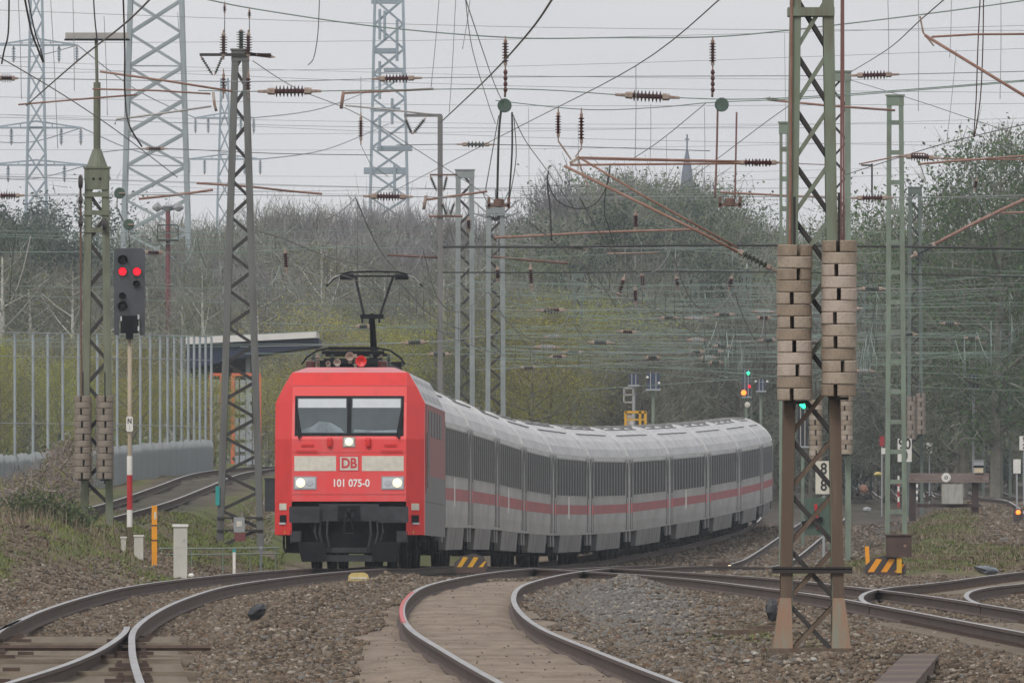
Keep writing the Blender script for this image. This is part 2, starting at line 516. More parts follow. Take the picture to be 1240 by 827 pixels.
def zones(x, d):
    """sand, grass, grey stone, dry earth (0..1 each)"""
    n1, n2 = wob(x * 1.3 + 5, d * .35), wob(x * 2.2 - 9, d * .6 + 40)
    om = x - MC(d)
    sand = sstep((np.where(om < 0, np.interp(d, [139, 190, 215], [1.9, 1.4, 1.0]), np.interp(d, [139, 200, 240], [1.05, 1.3, 1.0])) - np.abs(om) + .22 * n1) / .35) * sstep((300 - d) / 14)
    ot = x - TC(d)
    sand = np.maximum(sand, .55 * sstep((1.7 + .3 * n2 - np.abs(ot + .15)) / .4) * sstep((196 - d) / 30))
    to = track_off(x, d)
    free = sstep((to - 1.7) / .9)
    left = sstep((-ot - 2.9 + .5 * n1) / 1.0) * sstep((d - 250) / 30)
    right = sstep((x - np.where(d < 326, R2(d), MC(d) + 1.2) - 1.6 + .7 * n1) / 1.2) * sstep((d - 275) / 14)
    grass = np.clip(left + right, 0, 1) * free * np.clip(np.where(x > 0, .46, .6) + .8 * n2, 0.05, 1)
    patch = bump(x, d, 2.85, 196, .55, 12, 1.0) + bump(x, d, 3.3, 181, .5, 6, .7) + bump(x, d, -6.6, 303, .8, 8, .9)
    grass = np.maximum(grass, np.clip(patch * (.7 + .6 * n2), 0, 1))
    earth = np.clip(left + right, 0, 1) * free
    earth = np.maximum(earth, .8 * sstep((x - 2.7 + .5 * n1) / .8) * sstep((200 - d) / 15) * sstep((5.3 - x) / .6))
    far = sstep((d - 640) / 60)
    grass = np.maximum(grass, .55 * far)
    stone = np.clip(bump(x, d, 1.6, 240, 1.0, 45, 1.1) * (1 + .4 * n2), 0, 1)
    return sand, grass, stone, earth


def build_ground():
    xs = np.concatenate([np.linspace(-360, -60, 17), np.linspace(-50, -18, 22), np.arange(-16, 22.01, .22), np.linspace(24, 60, 24), np.linspace(75, 360, 17)])
    ds = np.concatenate([np.linspace(-80, 110, 20), np.arange(116, 340, .9), np.arange(340, 720, 3.0), np.linspace(725, 1300, 60), np.linspace(1340, 2250, 16)])
    X, D = np.meshgrid(xs, ds)
    Z = G(X, D)
    nx, nd = len(xs), len(ds)
    co = np.stack([X, D, Z], -1).reshape(-1, 3)
    idx = np.arange(nx * nd).reshape(nd, nx)
    q = np.stack([idx[:-1, :-1], idx[:-1, 1:], idx[1:, 1:], idx[1:, :-1]], -1).reshape(-1, 4)
    me = bpy.data.meshes.new("ground")
    me.vertices.add(len(co)); me.vertices.foreach_set('co', co.ravel())
    me.loops.add(q.size); me.loops.foreach_set('vertex_index', q.ravel())
    me.polygons.add(len(q)); me.polygons.foreach_set('loop_start', np.arange(0, q.size, 4))
    me.polygons.foreach_set('use_smooth', np.ones(len(q), bool))
    me.update(calc_edges=True)
    a = me.color_attributes.new('zone', 'FLOAT_COLOR', 'POINT')
    s, g, st, e = zones(X.ravel(), D.ravel())
    a.data.foreach_set('color', np.stack([s, g, st, e], -1).ravel())
    X1, D1 = X.ravel(), D.ravel()
    yard = sstep((D1 - 400) / 60) * sstep((X1 - TC(D1) + 2.5) / 1.5) * (1 - g) * (1 - .92 * e)
    yard = np.maximum(yard, sstep((D1 - 560) / 40) * sstep((X1 - 5) / 3) * sstep((1250 - D1) / 100) * .85)
    yard = np.maximum(yard, .8 * sstep((1.9 - np.abs(X1 - LT(D1))) / .8) * (D1 > 380) * (D1 < 700))
    a2 = me.attributes.new('oily', 'FLOAT', 'POINT'); a2.data.foreach_set('value', yard.astype(np.float32))
    m, nt, b = new_mat('ground')
    b.inputs['Roughness'].default_value = .95
    b.inputs['Specular IOR Level'].default_value = .15
    N, L = nt.nodes, nt.links
    geo = N.new('ShaderNodeNewGeometry')
    def noise(sc, det=4, st=(1, 1, 1)):
        mp = N.new('ShaderNodeMapping'); mp.inputs['Scale'].default_value = st
        L.new(geo.outputs['Position'], mp.inputs[0])
        n = N.new('ShaderNodeTexNoise'); n.inputs['Scale'].default_value = sc; n.inputs['Detail'].default_value = det
        n.inputs['Roughness'].default_value = .7
        L.new(mp.outputs[0], n.inputs['Vector']); return n.outputs['Fac']
    def ramp(fac, cols):
        r = N.new('ShaderNodeValToRGB')
        while len(r.color_ramp.elements) < len(cols):
            r.color_ramp.elements.new(.5)
        for el, (p, c) in zip(r.color_ramp.elements, cols):
            el.position = p; el.color = (*c, 1)
        L.new(fac, r.inputs[0]); return r.outputs[0]
    def mix(f, a_, b_):
        x = N.new('ShaderNodeMixRGB'); L.new(f, x.inputs[0]); L.new(a_, x.inputs[1]); L.new(b_, x.inputs[2]); return x.outputs[0]
    vo = N.new('ShaderNodeTexVoronoi'); vo.inputs['Scale'].default_value = 15
    L.new(geo.outputs['Position'], vo.inputs['Vector'])
    sep = N.new('ShaderNodeSeparateColor'); L.new(vo.outputs['Color'], sep.inputs[0])
    gravel = ramp(sep.outputs[0], [(0, (.075, .057, .042)), (.45, (.150, .114, .083)), (.85, (.21, .166, .125)), (1, (.34, .29, .24))])
    grey = ramp(sep.outputs[1], [(0, (.10, .097, .096)), (.5, (.19, .183, .178)), (1, (.34, .325, .31))])
    sand = ramp(noise(3.0, 6, (1, .10, 1)), [(.3, (.165, .128, .098)), (.52, (.235, .188, .148)), (.75, (.285, .235, .19))])
    earth = ramp(noise(1.6, 6), [(.3, (.07, .05, .036)), (.5, (.13, .10, .068)), (.72, (.19, .155, .11))])
    grass = ramp(noise(2.5, 6), [(.3, (.06, .075, .022)), (.5, (.095, .12, .035)), (.7, (.15, .14, .06))])
    at = N.new('ShaderNodeAttribute'); at.attribute_name = 'zone'
    sz = N.new('ShaderNodeSeparateColor'); L.new(at.outputs['Color'], sz.inputs[0])
    col = mix(sz.outputs[2], gravel, grey)
    col = mix(at.outputs['Alpha'], col, earth)
    col = mix(sz.outputs[1], col, grass)
    col = mix(sz.outputs[0], col, sand)
    at2 = N.new('ShaderNodeAttribute'); at2.attribute_name = 'oily'
    oily = ramp(noise(1.1, 5, (1, .15, 1)), [(.35, (.045, .040, .038)), (.55, (.085, .073, .066)), (.75, (.135, .115, .10))])
    col = mix(at2.outputs['Fac'], col, oily)
    big = noise(.35, 4)
    mm = N.new('ShaderNodeMixRGB'); mm.blend_type = 'MULTIPLY'; mm.inputs[0].default_value = 1
    L.new(col, mm.inputs[1]); L.new(ramp(big, [(.3, (.72, .72, .72)), (.7, (1.15, 1.13, 1.1))]), mm.inputs[2])
    L.new(mm.outputs[0], b.inputs['Base Color'])
    bp = N.new('ShaderNodeBump'); bp.inputs['Strength'].default_value = .7; bp.inputs['Distance'].default_value = .03
    L.new(vo.outputs['Distance'], bp.inputs['Height']); L.new(bp.outputs[0], b.inputs['Normal'])
    me.materials.append(m)
    tag(link('ground', me), kind='structure')


build_ground()


def np_mesh(name, co, faces, mats, mi=None):
    k = faces.shape[1]
    me = bpy.data.meshes.new(name)
    me.vertices.add(len(co)); me.vertices.foreach_set('co', np.asarray(co, np.float32).ravel())
    me.loops.add(faces.size); me.loops.foreach_set('vertex_index', faces.ravel().astype(np.int32))
    me.polygons.add(len(faces)); me.polygons.foreach_set('loop_start', np.arange(0, faces.size, k, dtype=np.int32))
    for m in (mats if isinstance(mats, (list, tuple)) else [mats]):
        me.materials.append(m)
    if mi is not None:
        me.polygons.foreach_set('material_index', mi.astype(np.int32))
    me.update(calc_edges=True)
    return me


# ------------------------------------------------------------------ ballast stones lying proud of the ground
def build_stones(far=False):
    rs = np.random.RandomState(12 if far else 11)
    n = 60000 if far else 230000
    d = (345 + 300 * rs.uniform(0, 1, n)) if far else 128 + (345 - 128) * rs.uniform(0, 1, n) ** 1.5
    px = rs.uniform(680, 1270, n) if far else rs.uniform(-30, 1270, n)
    x = (px - 620) * d / F
    s, g, st, e = zones(x, d)
    offT = np.minimum.reduce([np.abs(np.abs(x - TC(d)) - .7535), np.abs(np.abs(x - MC(d)) - .7535), np.abs(np.abs(x - R1(d)) - .7535)])
    clump = wob(x * 2.5 + 3, d * .8 + 11)
    keep = (rs.uniform(0, 1, n) > np.clip(s * 1.8 + g * .8 + e * (1.1 if far else .55) - .22 * clump, 0, .992)) & (offT > .11)
    x, d = x[keep], d[keep]
    st, s = st[keep], s[keep]
    n = len(x)
    fk = 1.7 if far else 1.0
    r = fk * np.where(s > .35, .42, 1.0) * rs.uniform(.014, .035, n) * np.where(rs.uniform(0, 1, n) < .06, 1.5, 1)
    cube = np.array([[-1, -1, -1], [1, -1, -1], [1, 1, -1], [-1, 1, -1], [-1, -1, 1], [1, -1, 1], [1, 1, 1], [-1, 1, 1]], float)
    v = cube[None] * rs.uniform(.45, 1.0, (n, 8, 3))
    a = rs.uniform(0, 6.28, n); ca, sa = np.cos(a), np.sin(a)
    v = np.stack([v[..., 0] * ca[:, None] - v[..., 1] * sa[:, None], v[..., 0] * sa[:, None] + v[..., 1] * ca[:, None], v[..., 2] * .75], -1)
    t = rs.uniform(-.6, .6, n); ct, sn = np.cos(t)[:, None], np.sin(t)[:, None]
    v = np.stack([v[..., 0] * ct - v[..., 2] * sn, v[..., 1], v[..., 0] * sn + v[..., 2] * ct], -1)
    v *= r[:, None, None]
    v += np.stack([x, d, G(x, d) + r * .35], -1)[:, None]
    fc = np.array([[3, 2, 1, 0], [4, 5, 6, 7], [0, 1, 5, 4], [1, 2, 6, 5], [2, 3, 7, 6], [3, 0, 4, 7]])
    fs = (fc[None] + 8 * np.arange(n)[:, None, None]).reshape(-1, 4)
    cols = [(.165, .127, .092), (.095, .074, .056), (.215, .170, .128), (.185, .172, .158), (.33, .285, .235), (.165, .105, .07)]
    mats = [mat('ballast_stone', c, .9, var=.25, scale=20, spec=.2) for c in cols]
    u = rs.uniform(0, 1, n)
    mi = np.select([u < .34, u < .62, u < .82, u < .90, u < .955], [0, 1, 2, 3, 4], 5)
    mi = np.where((st > rs.uniform(0, 1, n)) & (mi != 4), 3, mi)
    if far:
        v = v + 0
    me = np_mesh('far_ballast' if far else 'ballast_gravel', v.reshape(-1, 3), fs, mats, np.repeat(mi, 6))
    tag(link(me.name, me), 'dark ballast stones of the far tracks beside the coaches' if far else 'brown and grey ballast stones lying loose between the rails', 'gravel', kind='stuff')


build_stones()
build_stones(True)


# ------------------------------------------------------------------ grass, weeds and dry stalks
def blades(name, label, xs, ds, hgt, wid, cols, lean, seed, cat='grass', droop=.3):
    rs = np.random.RandomState(seed)
    n = len(xs)
    h = hgt * rs.uniform(.45, 1.25, n)
    a = rs.uniform(0, 6.28, n)
    ln = rs.normal(0, lean, (n, 2)) * h[:, None]
    base = np.stack([xs, ds, G(xs, ds) - .02], -1)
    wv = np.stack([np.cos(a), np.sin(a) * .5, np.zeros(n)], -1) * (wid * rs.uniform(.6, 1.3, n))[:, None]
    mid = base + np.stack([ln[:, 0] * .45, ln[:, 1] * .45, h * .62], -1)
    tip = base + np.stack([ln[:, 0] * (1 + droop), ln[:, 1] * (1 + droop), h * (1 - droop * np.abs(ln[:, 0]) / (h + 1e-6))], -1)
    v = np.stack([base - wv / 2, base + wv / 2, mid + wv * .4, tip, mid - wv * .4], 1).reshape(-1, 3)
    f = (np.array([0, 1, 2, 3, 4])[None] + 5 * np.arange(n)[:, None])
    mats = [mat(name, c, .8, var=.3, scale=3, spec=.2) for c in cols]
    mi = rs.randint(0, len(cols), n)
    tag(link(name, np_mesh(name, v, f, mats, mi)), label, cat, kind='stuff')


def scatter_zone(n, pxr, dr, fn, seed, pw=1.0):
    rs = np.random.RandomState(seed)
    d = dr[0] + (dr[1] - dr[0]) * rs.uniform(0, 1, n) ** pw
    x = (rs.uniform(*pxr, n) - 620) * d / F
    k = rs.uniform(0, 1, n) < fn(x, d)
    return x[k], d[k]


def green_zone(x, d):
    s, g, st, e = zones(x, d)
    return np.clip(g, 0, 1) * (track_off(x, d) > 1.5)


def dry_zone(x, d):
    s, g, st, e = zones(x, d)
    return np.clip(e * (1.05 - g) * np.where(x < 0, .75, .8), 0, 1) * (track_off(x, d) > 1.6)


GREENS = [(.14, .18, .045), (.10, .13, .042), (.20, .24, .055), (.21, .19, .09)]
DRYS = [(.25, .195, .14), (.19, .135, .095), (.33, .27, .20), (.13, .095, .07)]
xg, dg_ = scatter_zone(60000, (-60, 345), (262, 420), green_zone, 21)
blades('grass', 'green and olive grass on the bank under the left mast', xg, dg_, .10, .020, GREENS, .4, 31)
xg, dg_ = scatter_zone(60000, (-60, 345), (265, 430), dry_zone, 22)
blades('dry_weeds', 'brown dead weeds and stalks on the left bank', xg, dg_, .085, .014, [(.185, .14, .098), (.14, .10, .07), (.24, .19, .135), (.10, .075, .055)], .5, 32)
xg, dg_ = scatter_zone(70000, (960, 1300), (276, 600), green_zone, 23)
blades('meadow_grass', 'green grass on the low mound right of the tracks', xg, dg_, .10, .022, [(.125, .150, .045), (.095, .115, .045), (.17, .19, .06), (.19, .165, .09)], .4, 33)
xg, dg_ = scatter_zone(80000, (930, 1300), (276, 600), dry_zone, 24)
blades('withered_grass', 'withered brown grass on the low mound right of the tracks', xg, dg_, .14, .018, DRYS, .4, 34)
rsx = np.random.RandomState(4)
def patch_pts(cx, cd, rx, rd, n, seed):
    r = np.random.RandomState(seed); return cx + r.normal(0, rx, n), cd + r.normal(0, rd, n)
xa, da = patch_pts(2.85, 196, .45, 9, 2600, 5); xb, db = patch_pts(3.35, 181, .35, 5, 900, 6)
blades('grass_tufts', 'small green grass tufts in the gravel left of the near mast', np.r_[xa, xb], np.r_[da, db], .055, .012, GREENS[:3], .4, 35)
xa, da = patch_pts(-6.55, 304, .55, 5, 1500, 7)
blades('verge_grass', 'bright green grass strip in front of the white trackside cabinet', xa, da, .07, .02, GREENS[:3], .4, 36)
xa, da = patch_pts(-9.0, 316, .9, 7, 700, 8)
blades('tall_stalks', 'tall bleached stalks standing along the left bank crest', xa, da, .36, .012, DRYS[:3], .25, 37, droop=.15)


# ------------------------------------------------------------------ railway tracks
RAILP = [(-.036, 0), (.036, 0), (.036, -.035), (.010, -.05), (.010, -.138), (.07, -.155), (.07, -.168), (-.07, -.168), (-.07, -.155), (-.010, -.138), (-.010, -.05), (-.036, -.035)]


def rail(root, cf, zf, off, d0, d1, step=1.5, top=1, name='rail'):
    ds = np.arange(d0, d1 + .01, step)
    xs, zs = cf(ds), zf(ds)
    tx = np.gradient(xs, ds); nl = np.sqrt(1 + tx ** 2)
    nxv, nyv = 1 / nl, -tx / nl
    n = len(RAILP)
    vs, fs, mi = [], [], []
    for i in range(len(ds)):
        for (u, w) in RAILP:
            vs.append((xs[i] + nxv[i] * (off + u), ds[i] + nyv[i] * (off + u), zs[i] + w))
    mb = MB()
    for i in range(len(ds) - 1):
        for j in range(n):
            a, b = i * n + j, i * n + (j + 1) % n
            fs.append((a, a + n, b + n, b)); mi.append(top if j == 0 else 0)
    fs.append(tuple(range(n))); mi.append(0)
    fs.append(tuple(range((len(ds) - 1) * n + n - 1, (len(ds) - 1) * n - 1, -1))); mi.append(0)
    mb.v, mb.f, mb.m = vs, fs, mi
    return mb.build(name, [M['rail_side'], M['rail_top'], M['rail_dull']], root)


_slp = {}


def sleepers(root, cf, zf, d0, d1, m='sleeper', drop=.125, L=2.5, step=.63):
    key = (m, L)
    if key not in _slp:
        mb = MB(); mb.box((0, 0, -.06), (L, .26, .12))
        for sx in (-1, 1):
            mb.box((sx * .7535, 0, .006), (.34, .16, .014), 1)
            for b in (-.125, .125):
                mb.box((sx * .7535 + b, 0, .026), (.05, .07, .03), 1)
        _slp[key] = mb.mesh('sleeper', [M[m], M['rail_side']])
    for d in np.arange(d0, d1, step):
        o = link('sleeper', _slp[key], root, (float(cf(d)), float(d), float(zf(d)) - drop - .02))
        o.rotation_euler = (0, 0, -math.atan(float(cf(d + 1) - cf(d))) + rnd.uniform(-.01, .01))


def track(label, cf, zf, d0, d1, rails=(-.7535, .7535), slp=None, top=1, step=1.5, name='railway_track'):
    t = thing(name, label, 'railway track', (0, 0, 0), 'railway tracks of the yard')
    for o in rails:
        rail(t, cf, zf, o, d0, d1, step, top)
    if slp:
        sleepers(t, cf, zf, *slp)
    return t


zr_up = lambda d: ZR(d) + .0
tT = track('curved track that the red locomotive is coming along', TC, ZR, 90, 690, slp=(132, 194))
# the facing turnout in the left corner: its two diverging rails
TURN_R = spline([100, 139, 155, 172, 190, 193], [-4.7, -4.25, -4.12, -4.18, -4.43, -4.5])
TURN_L = spline([100, 139, 187, 211], [-6.0, -5.75, -5.82, -6.06])
tt = thing('railway_turnout', 'diverging rails of the turnout in the left corner beside the sandy sleepers', 'turnout', (0, 0, 0))
rail(tt, TURN_R, ZR, 0, 100, 191, 1.0, 1, 'switch_rail')
rail(tt, TURN_L, ZR, 0, 100, 208, 1.0, 1, 'switch_rail')
for i, (d, hgt, dx) in enumerate(((147, .055, .0), (156, .05, .05), (166, .06, -.05), (172, .03, .1), (183, .05, 0))):
    x0 = float(TC(d)) + dx
    b = MB(); b.box((x0 - .2, d, float(ZR(d)) - .20 + hgt / 2), (3.0, .28, hgt + .1)); b.build('turnout_timber', M['sleeper'], tt)
    for sx in (-.75, -.45, .55, .80):
        b = MB(); b.box((x0 + sx, d - .02, float(ZR(d)) - .12 + hgt - .02), (.16, .2, .05)); b.build('slide_chair', M['rail_side'], tt)
b = MB(); b.tube([(float(TC(177)) - 1.3, 177, -.10), (float(TC(177)) + 1.6, 177, -.10)], .035, 6); b.build('stretcher_bar', M['rail_side'], tt)
tM = track('sand-filled track curving from the bottom centre, red mark on one rail', MC, ZR, 90, 690)
mk = MB()
for d in np.arange(196, 246, 1.0):
    x0, x1 = float(MC(d)) - .7535, float(MC(d + 1)) - .7535
    z0 = float(ZR(d)) + .003
    mk.add([(x0 - .036, d, z0), (x0 + .012, d, z0), (x1 + .012, d + 1, z0), (x1 - .036, d + 1, z0)], [(0, 1, 2, 3)])
    mk.add([(x0 - .0385, d, z0 - .034), (x0 - .0385, d, z0), (x1 - .0385, d + 1, z0), (x1 - .0385, d + 1, z0 - .034)], [(3, 2, 1, 0)])
mk.build('red_paint_mark', M['pink'], tM)
tR = track('rusty track running in from the lower right corner to the level crossing point', R1, ZR, 100, 334, slp=(150, 212))
t2 = track('track branching off to the right behind the near mast', R2, ZR, 224, 400, slp=(262, 300))
tL = track('dark rails of the siding climbing below the pale fence', LT, LTZ, 385, 640)
t3 = track('track emerging behind the grassy mound at the right edge', R3, lambda d: G(R3(d), d) + .19, 430, 760)
FA = spline([520, 620, 760, 1000, 1250], [14.2, 14.7, 15.7, 17.0, 17.8])
FB = spline([520, 620, 760, 1000, 1250], [16.2, 16.4, 17.2, 18.6, 19.4])
track('farther dark track beyond the timber buffer stop', lambda d: FA(d) + 4.2, lambda d: G(FA(d) + 4.2, d) + .2, 600, 1100, step=4)
track('farthest dark track curving away below the green trees', FB, lambda d: G(FB(d) + 2, d) + .25, 640, 1200, step=4)

# ------------------------------------------------------------------ the locomotive
def yf(z):          # how far the sloping front leans back at height z
    return float(np.interp(z, [1.3, 2.55, 3.5, 3.9], [0.0, .10, .52, .86]))


def fslab(mb, x0, x1, z0, z1, off, th, mi=0):
    """thin slab lying on the sloping front, its face `off` in front of the sheet metal"""
    a = [(x0, yf(z0) - off, z0), (x1, yf(z0) - off, z0), (x1, yf(z1) - off, z1), (x0, yf(z1) - off, z1)]
    b = [(x, y + th, z) for x, y, z in a]
    mb.add(a + b, [(0, 1, 2, 3), (7, 6, 5, 4), (0, 4, 5, 1), (1, 5, 6, 2), (2, 6, 7, 3), (3, 7, 4, 0)], mi)


def axle_set(mb, y, r=.5, mi=0):
    for sx in (-1, 1):
        mb.lathe([(r * .25, sx * .68), (r, sx * .69), (r + .02, sx * .70), (r, sx * .82), (r * .5, sx * .84)] if sx > 0 else
                 [(r * .5, -.84), (r, -.82), (r + .02, -.70), (r, -.69), (r * .25, -.68)], 20, mi, (0, y, r), 'x')
    mb.tube([(-.8, y, r), (.8, y, r)], .09, 8, mi)


def build_loco():
    d0 = 326.0
    d1 = 345.1
    h = (float(TC(d1)) - float(TC(d0))) / (d1 - d0)
    root = thing('electric_locomotive', 'bright red electric locomotive with lit headlights and raised pantograph heading the train', 'locomotive',
                 (float(TC(d0)), d0, float(ZR(d0))), rotz=-math.atan(h))
    root.rotation_euler.x = math.atan((float(ZR(d1)) - float(ZR(d0))) / (d1 - d0))
    L = 18.9
    HW, FW = 1.475, 1.13
    lev = [1.32, 1.85, 2.55, 3.27, 3.60, 3.87]
    w = [HW, HW, HW, HW, 1.31, 1.15]
    mb = MB()
    rows = []
    for z, ww in zip(lev, w):
        yc = yf(z) + .42 * (ww - FW + .02) / (HW - FW)
        rows.append([(-ww, L, z), (-ww, 1.5, z), (-ww, yc, z), (-FW, yf(z), z), (FW, yf(z), z), (ww, yc, z), (ww, 1.5, z), (ww, L, z)])
    vs = [p for r in rows for p in r]
    for i in range(len(lev) - 1):
        for j in range(8):
            a, b = i * 8 + j, i * 8 + (j + 1) % 8
            if j == 3:
                mi = 1 if lev[i] < 2.5 else 0
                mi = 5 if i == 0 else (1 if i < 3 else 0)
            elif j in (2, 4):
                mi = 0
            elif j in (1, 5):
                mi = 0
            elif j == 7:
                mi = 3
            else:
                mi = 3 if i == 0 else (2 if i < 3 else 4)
            mb.add([vs[a], vs[b], vs[b + 8], vs[a + 8]], [(0, 1, 2, 3)], mi)
    # roof plates
    t = rows[-1]
    r2 = [(-.86, L, 3.98), (-.86, 1.55, 3.98), (-.86, 1.5, 3.98), (-.84, 1.45, 3.98), (.84, 1.45, 3.98), (.86, 1.5, 3.98), (.86, 1.55, 3.98), (.86, L, 3.98)]
    for j in range(8):
        mb.add([t[j], t[(j + 1) % 8], r2[(j + 1) % 8], r2[j]], [(0, 1, 2, 3)], 6 if j in (1, 2, 3, 4, 5) else 4)
    mb.add(r2, [(7, 6, 5, 4, 3, 2, 1, 0)][0:1] and [tuple(range(8))], 4)
    # red lower corners beside the buffer beam, closed sides
    for s in (-1, 1):
        q = [(s * FW, 0.0), (s * HW, .44), (s * HW, 1.3), (s * FW, 1.3)]
        vsx = [(x, y, .66) for x, y in q] + [(x, y, 1.318) for x, y in q]
        mb.add(vsx, [(0, 1, 5, 4), (1, 2, 6, 5), (2, 3, 7, 6), (3, 0, 4, 7), (3, 2, 1, 0), (4, 5, 6, 7)], 0)
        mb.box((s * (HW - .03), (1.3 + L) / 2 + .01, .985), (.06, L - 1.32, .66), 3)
    mb.build('body', [M['loco_red'], M['loco_front_red'], M['loco_side'], M['loco_grey'], M['loco_roof'], M['loco_front_red'], M['loco_dusty_red']], root)
    # windscreen
    fr = MB(); fslab(fr, -1.075, 1.075, 2.615, 3.405, .012, .03)
    ws = fr.build('windscreen_frame', M['black'], root)
    for a, b in ((-1.03, -.045), (.045, 1.03)):
        g = MB(); fslab(g, a, b, 2.665, 3.365, .020, .01)
        pane = g.build('pane', M['glass'], ws)
        bl = MB(); fslab(bl, a + .02, b - .02, 3.17, 3.345, .024, .003)
        bl.build('sun_blind', M['blind'], pane)
        ds = MB()
        if a < 0:
            poly = [(a + .06, 2.68), (b - .05, 2.68), (b - .12, 2.76), (b - .33, 2.88), (b - .55, 2.90), (a + .30, 2.80), (a + .12, 2.74)]
        else:
            poly = [(a + .04, 2.68), (b - .06, 2.68), (b - .10, 2.73), (b - .5, 2.72), (a + .06, 2.74)]
        ds.add([(x, yf(z) - .0235, z) for x, z in poly], [tuple(range(len(poly)))])
        ds.build('driver_desk', M['cab'], pane)  # dashboard reflection put in as a flat pale shape on the pane
    for s in (-1, 1):
        wp = MB()
        p0, p1 = (s * .98, yf(2.56) - .05, 2.56), (s * 1.04, yf(2.98) - .04, 3.02)
        wp.bar(p0, p1, .035, .03)
        wp.bar((s * .94, yf(2.62) - .04, 2.60), (s * 1.045, yf(3.2) - .035, 3.22), .018, .02)
        wp.build('wiper', M['black'], root)
        hs = MB(); hs.lathe([(.05, 0), (.055, .04), (.055, .14), (.035, .18)], 10, 0, (s * .38, yf(2.48) - .03, 2.40)); hs.build('handhold', M['loco_red'], root)
        gr = MB(); fslab(gr, s * .82 - .13, s * .82 + .13, 2.40, 2.455, .006, .01)
        for i in range(5):
            gr.box((s * .82 - .10 + .05 * i, yf(2.42) - .02, 2.425), (.02, .02, .045))
        gr.build('step_plate', M['loco_red'], root)
    # lamps
    b = MB(); fslab(b, -.125, .125, 2.39, 2.60, .015, .02)
    tl = b.build('top_headlight', M['fitting'], root)
    b = MB(); fslab(b, -.10, .10, 2.41, 2.58, .020, .01); b.build('reflector', M['blind'], tl)
    b = MB(); b.lathe([(.075, .0), (.075, .012), (.05, .03)], 16, 0, (0, yf(2.49) - .019, 2.495), 'y'); b.build('lens', M['lamp_on'], tl)
    for s in (-1, 1):
        x0, x1 = sorted((s * 1.09, s * .64))
        b = MB(); fslab(b, x0, x1, 1.555, 1.815, .014, .02); hl = b.build('headlight', M['plate_grey'], root)
        b = MB(); fslab(b, x0 + .025, x1 - .025, 1.58, 1.79, .020, .01); b.build('reflector', M['blind'], hl)
        b = MB(); b.lathe([(.088, .0), (.088, .012), (.05, .03)], 18, 0, (s * .955, yf(1.68) - .020, 1.685), 'y'); b.build('lens', M['lamp_on'], hl)
        b = MB(); b.lathe([(.075, .0), (.075, .006), (.05, .012)], 18, 0, (s * .775, yf(1.68) - .020, 1.685), 'y'); b.build('tail_lens', M['lamp_lens'], hl)
        x0, x1 = sorted((s * 1.08, s * .255))
        b = MB(); fslab(b, x0, x1, 1.92, 2.215, .006, .01); b.build('white_bar', M['cream'], root)
    b = MB(); fslab(b, -.20, .20, 1.915, 2.22, .006, .01)
    lg = b.build('logo_plate', M['text_red'], root)
    b = MB()
    for a in ((-.178, .178, 2.182, 2.20), (-.178, .178, 1.935, 1.953), (-.178, -.160, 1.953, 2.182), (.160, .178, 1.953, 2.182)):
        fslab(b, a[0], a[1], a[2], a[3], .009, .004)
    fslab(b, -.160, .160, 1.953, 2.182, .0075, .003)
    b.build('logo_panel', M['cream'], lg)
    text_part('lettering', 'DB', .275, M['text_red'], lg, (0, yf(2.07) - .011, 2.066), (math.pi / 2 - .07, 0, 0), .002, .009, .86)
    text_part('lettering', '101 075-0', .205, M['text_white'], root, (.04, yf(1.68) - .006, 1.675), (math.pi / 2 - .07, 0, 0), .002, .004, .88)
    for s in (-1, 1):
        nv = Vector((s * .79, -.61, 0))          # chamfer normal
        tv = Vector((.61, s * .79, 0)) if s > 0 else Vector((.61, -.79, 0))
        rot = Matrix(((tv.x, -nv.x, 0), (tv.y, -nv.y, 0), (0, 0, 1)))
        cpos = lambda z, o: Vector((s * (FW + HW) / 2, .22, z)) + nv * o
        b = MB(); b.box(cpos(1.215, .006), (.23, .014, .13), 0, rot); b.build('number_plate', M['cream'], root)
        b = MB(); b.box(cpos(.965, .004), (.22, .012, .17), 0, rot); st = b.build('step_recess', M['black'], root)
        b = MB(); b.box(cpos(.885, .015), (.20, .03, .035), 0, rot); b.build('step', M['blind'], st)
        b = MB(); b.add([cpos(.69, .006) + tv * u + Vector((0, 0, w)) for u, w in ((-.09 * s, 0), (-.03 * s, 0), (-.06 * s, .07))], [(0, 1, 2)]); b.build('warning_triangle', M['yellow'], root)
    # buffer beam, buffers, coupling
    b = MB(); b.box((0, .45, .80), (2.26, .5, 1.0)); b.box((0, .30, 1.27), (2.2, .3, .08))
    b.build('buffer_beam', M['under'], root)
    b = MB(); b.box((0, .1, 1.10), (1.18, .2, .34)); b.build('beam_plate', M['buffer'], root)
    for s in (-1, 1):
        b = MB()
        b.lathe([(.13, -.05), (.13, .32), (.10, .34), (.10, .48)], 14, 0, (s * .875, .42, 1.06), 'y')
        pl = [(-.285, -.16), (.285, -.16), (.30, -.14), (.30, .14), (.285, .16), (-.285, .16), (-.30, .14), (-.30, -.14)]
        b.prism([(s * .875 + x, 1.06 + z) for x, z in pl], -.13, -.06)
        b.build('buffer', M['buffer'], root)
        for x, z0, z1 in ((.42, .98, .35), (.56, .95, .42), (.66, .93, .5)):
            b = MB(); b.tube([(s * x, .1, z0), (s * x, -.02, z0 - .06), (s * (x + .015), -.05, (z0 + z1) / 2), (s * (x - .03), -.03, z1 + .08), (s * (x - .07), .02, z1)], .022, 7); b.build('brake_hose', M['buffer'], root)
        b = MB(); b.box((s * 1.05, .12, .62), (.22, .2, .24)); b.box((s * 1.05, .0, .62), (.17, .05, .19)); b.build('end_box', M['buffer'], root)
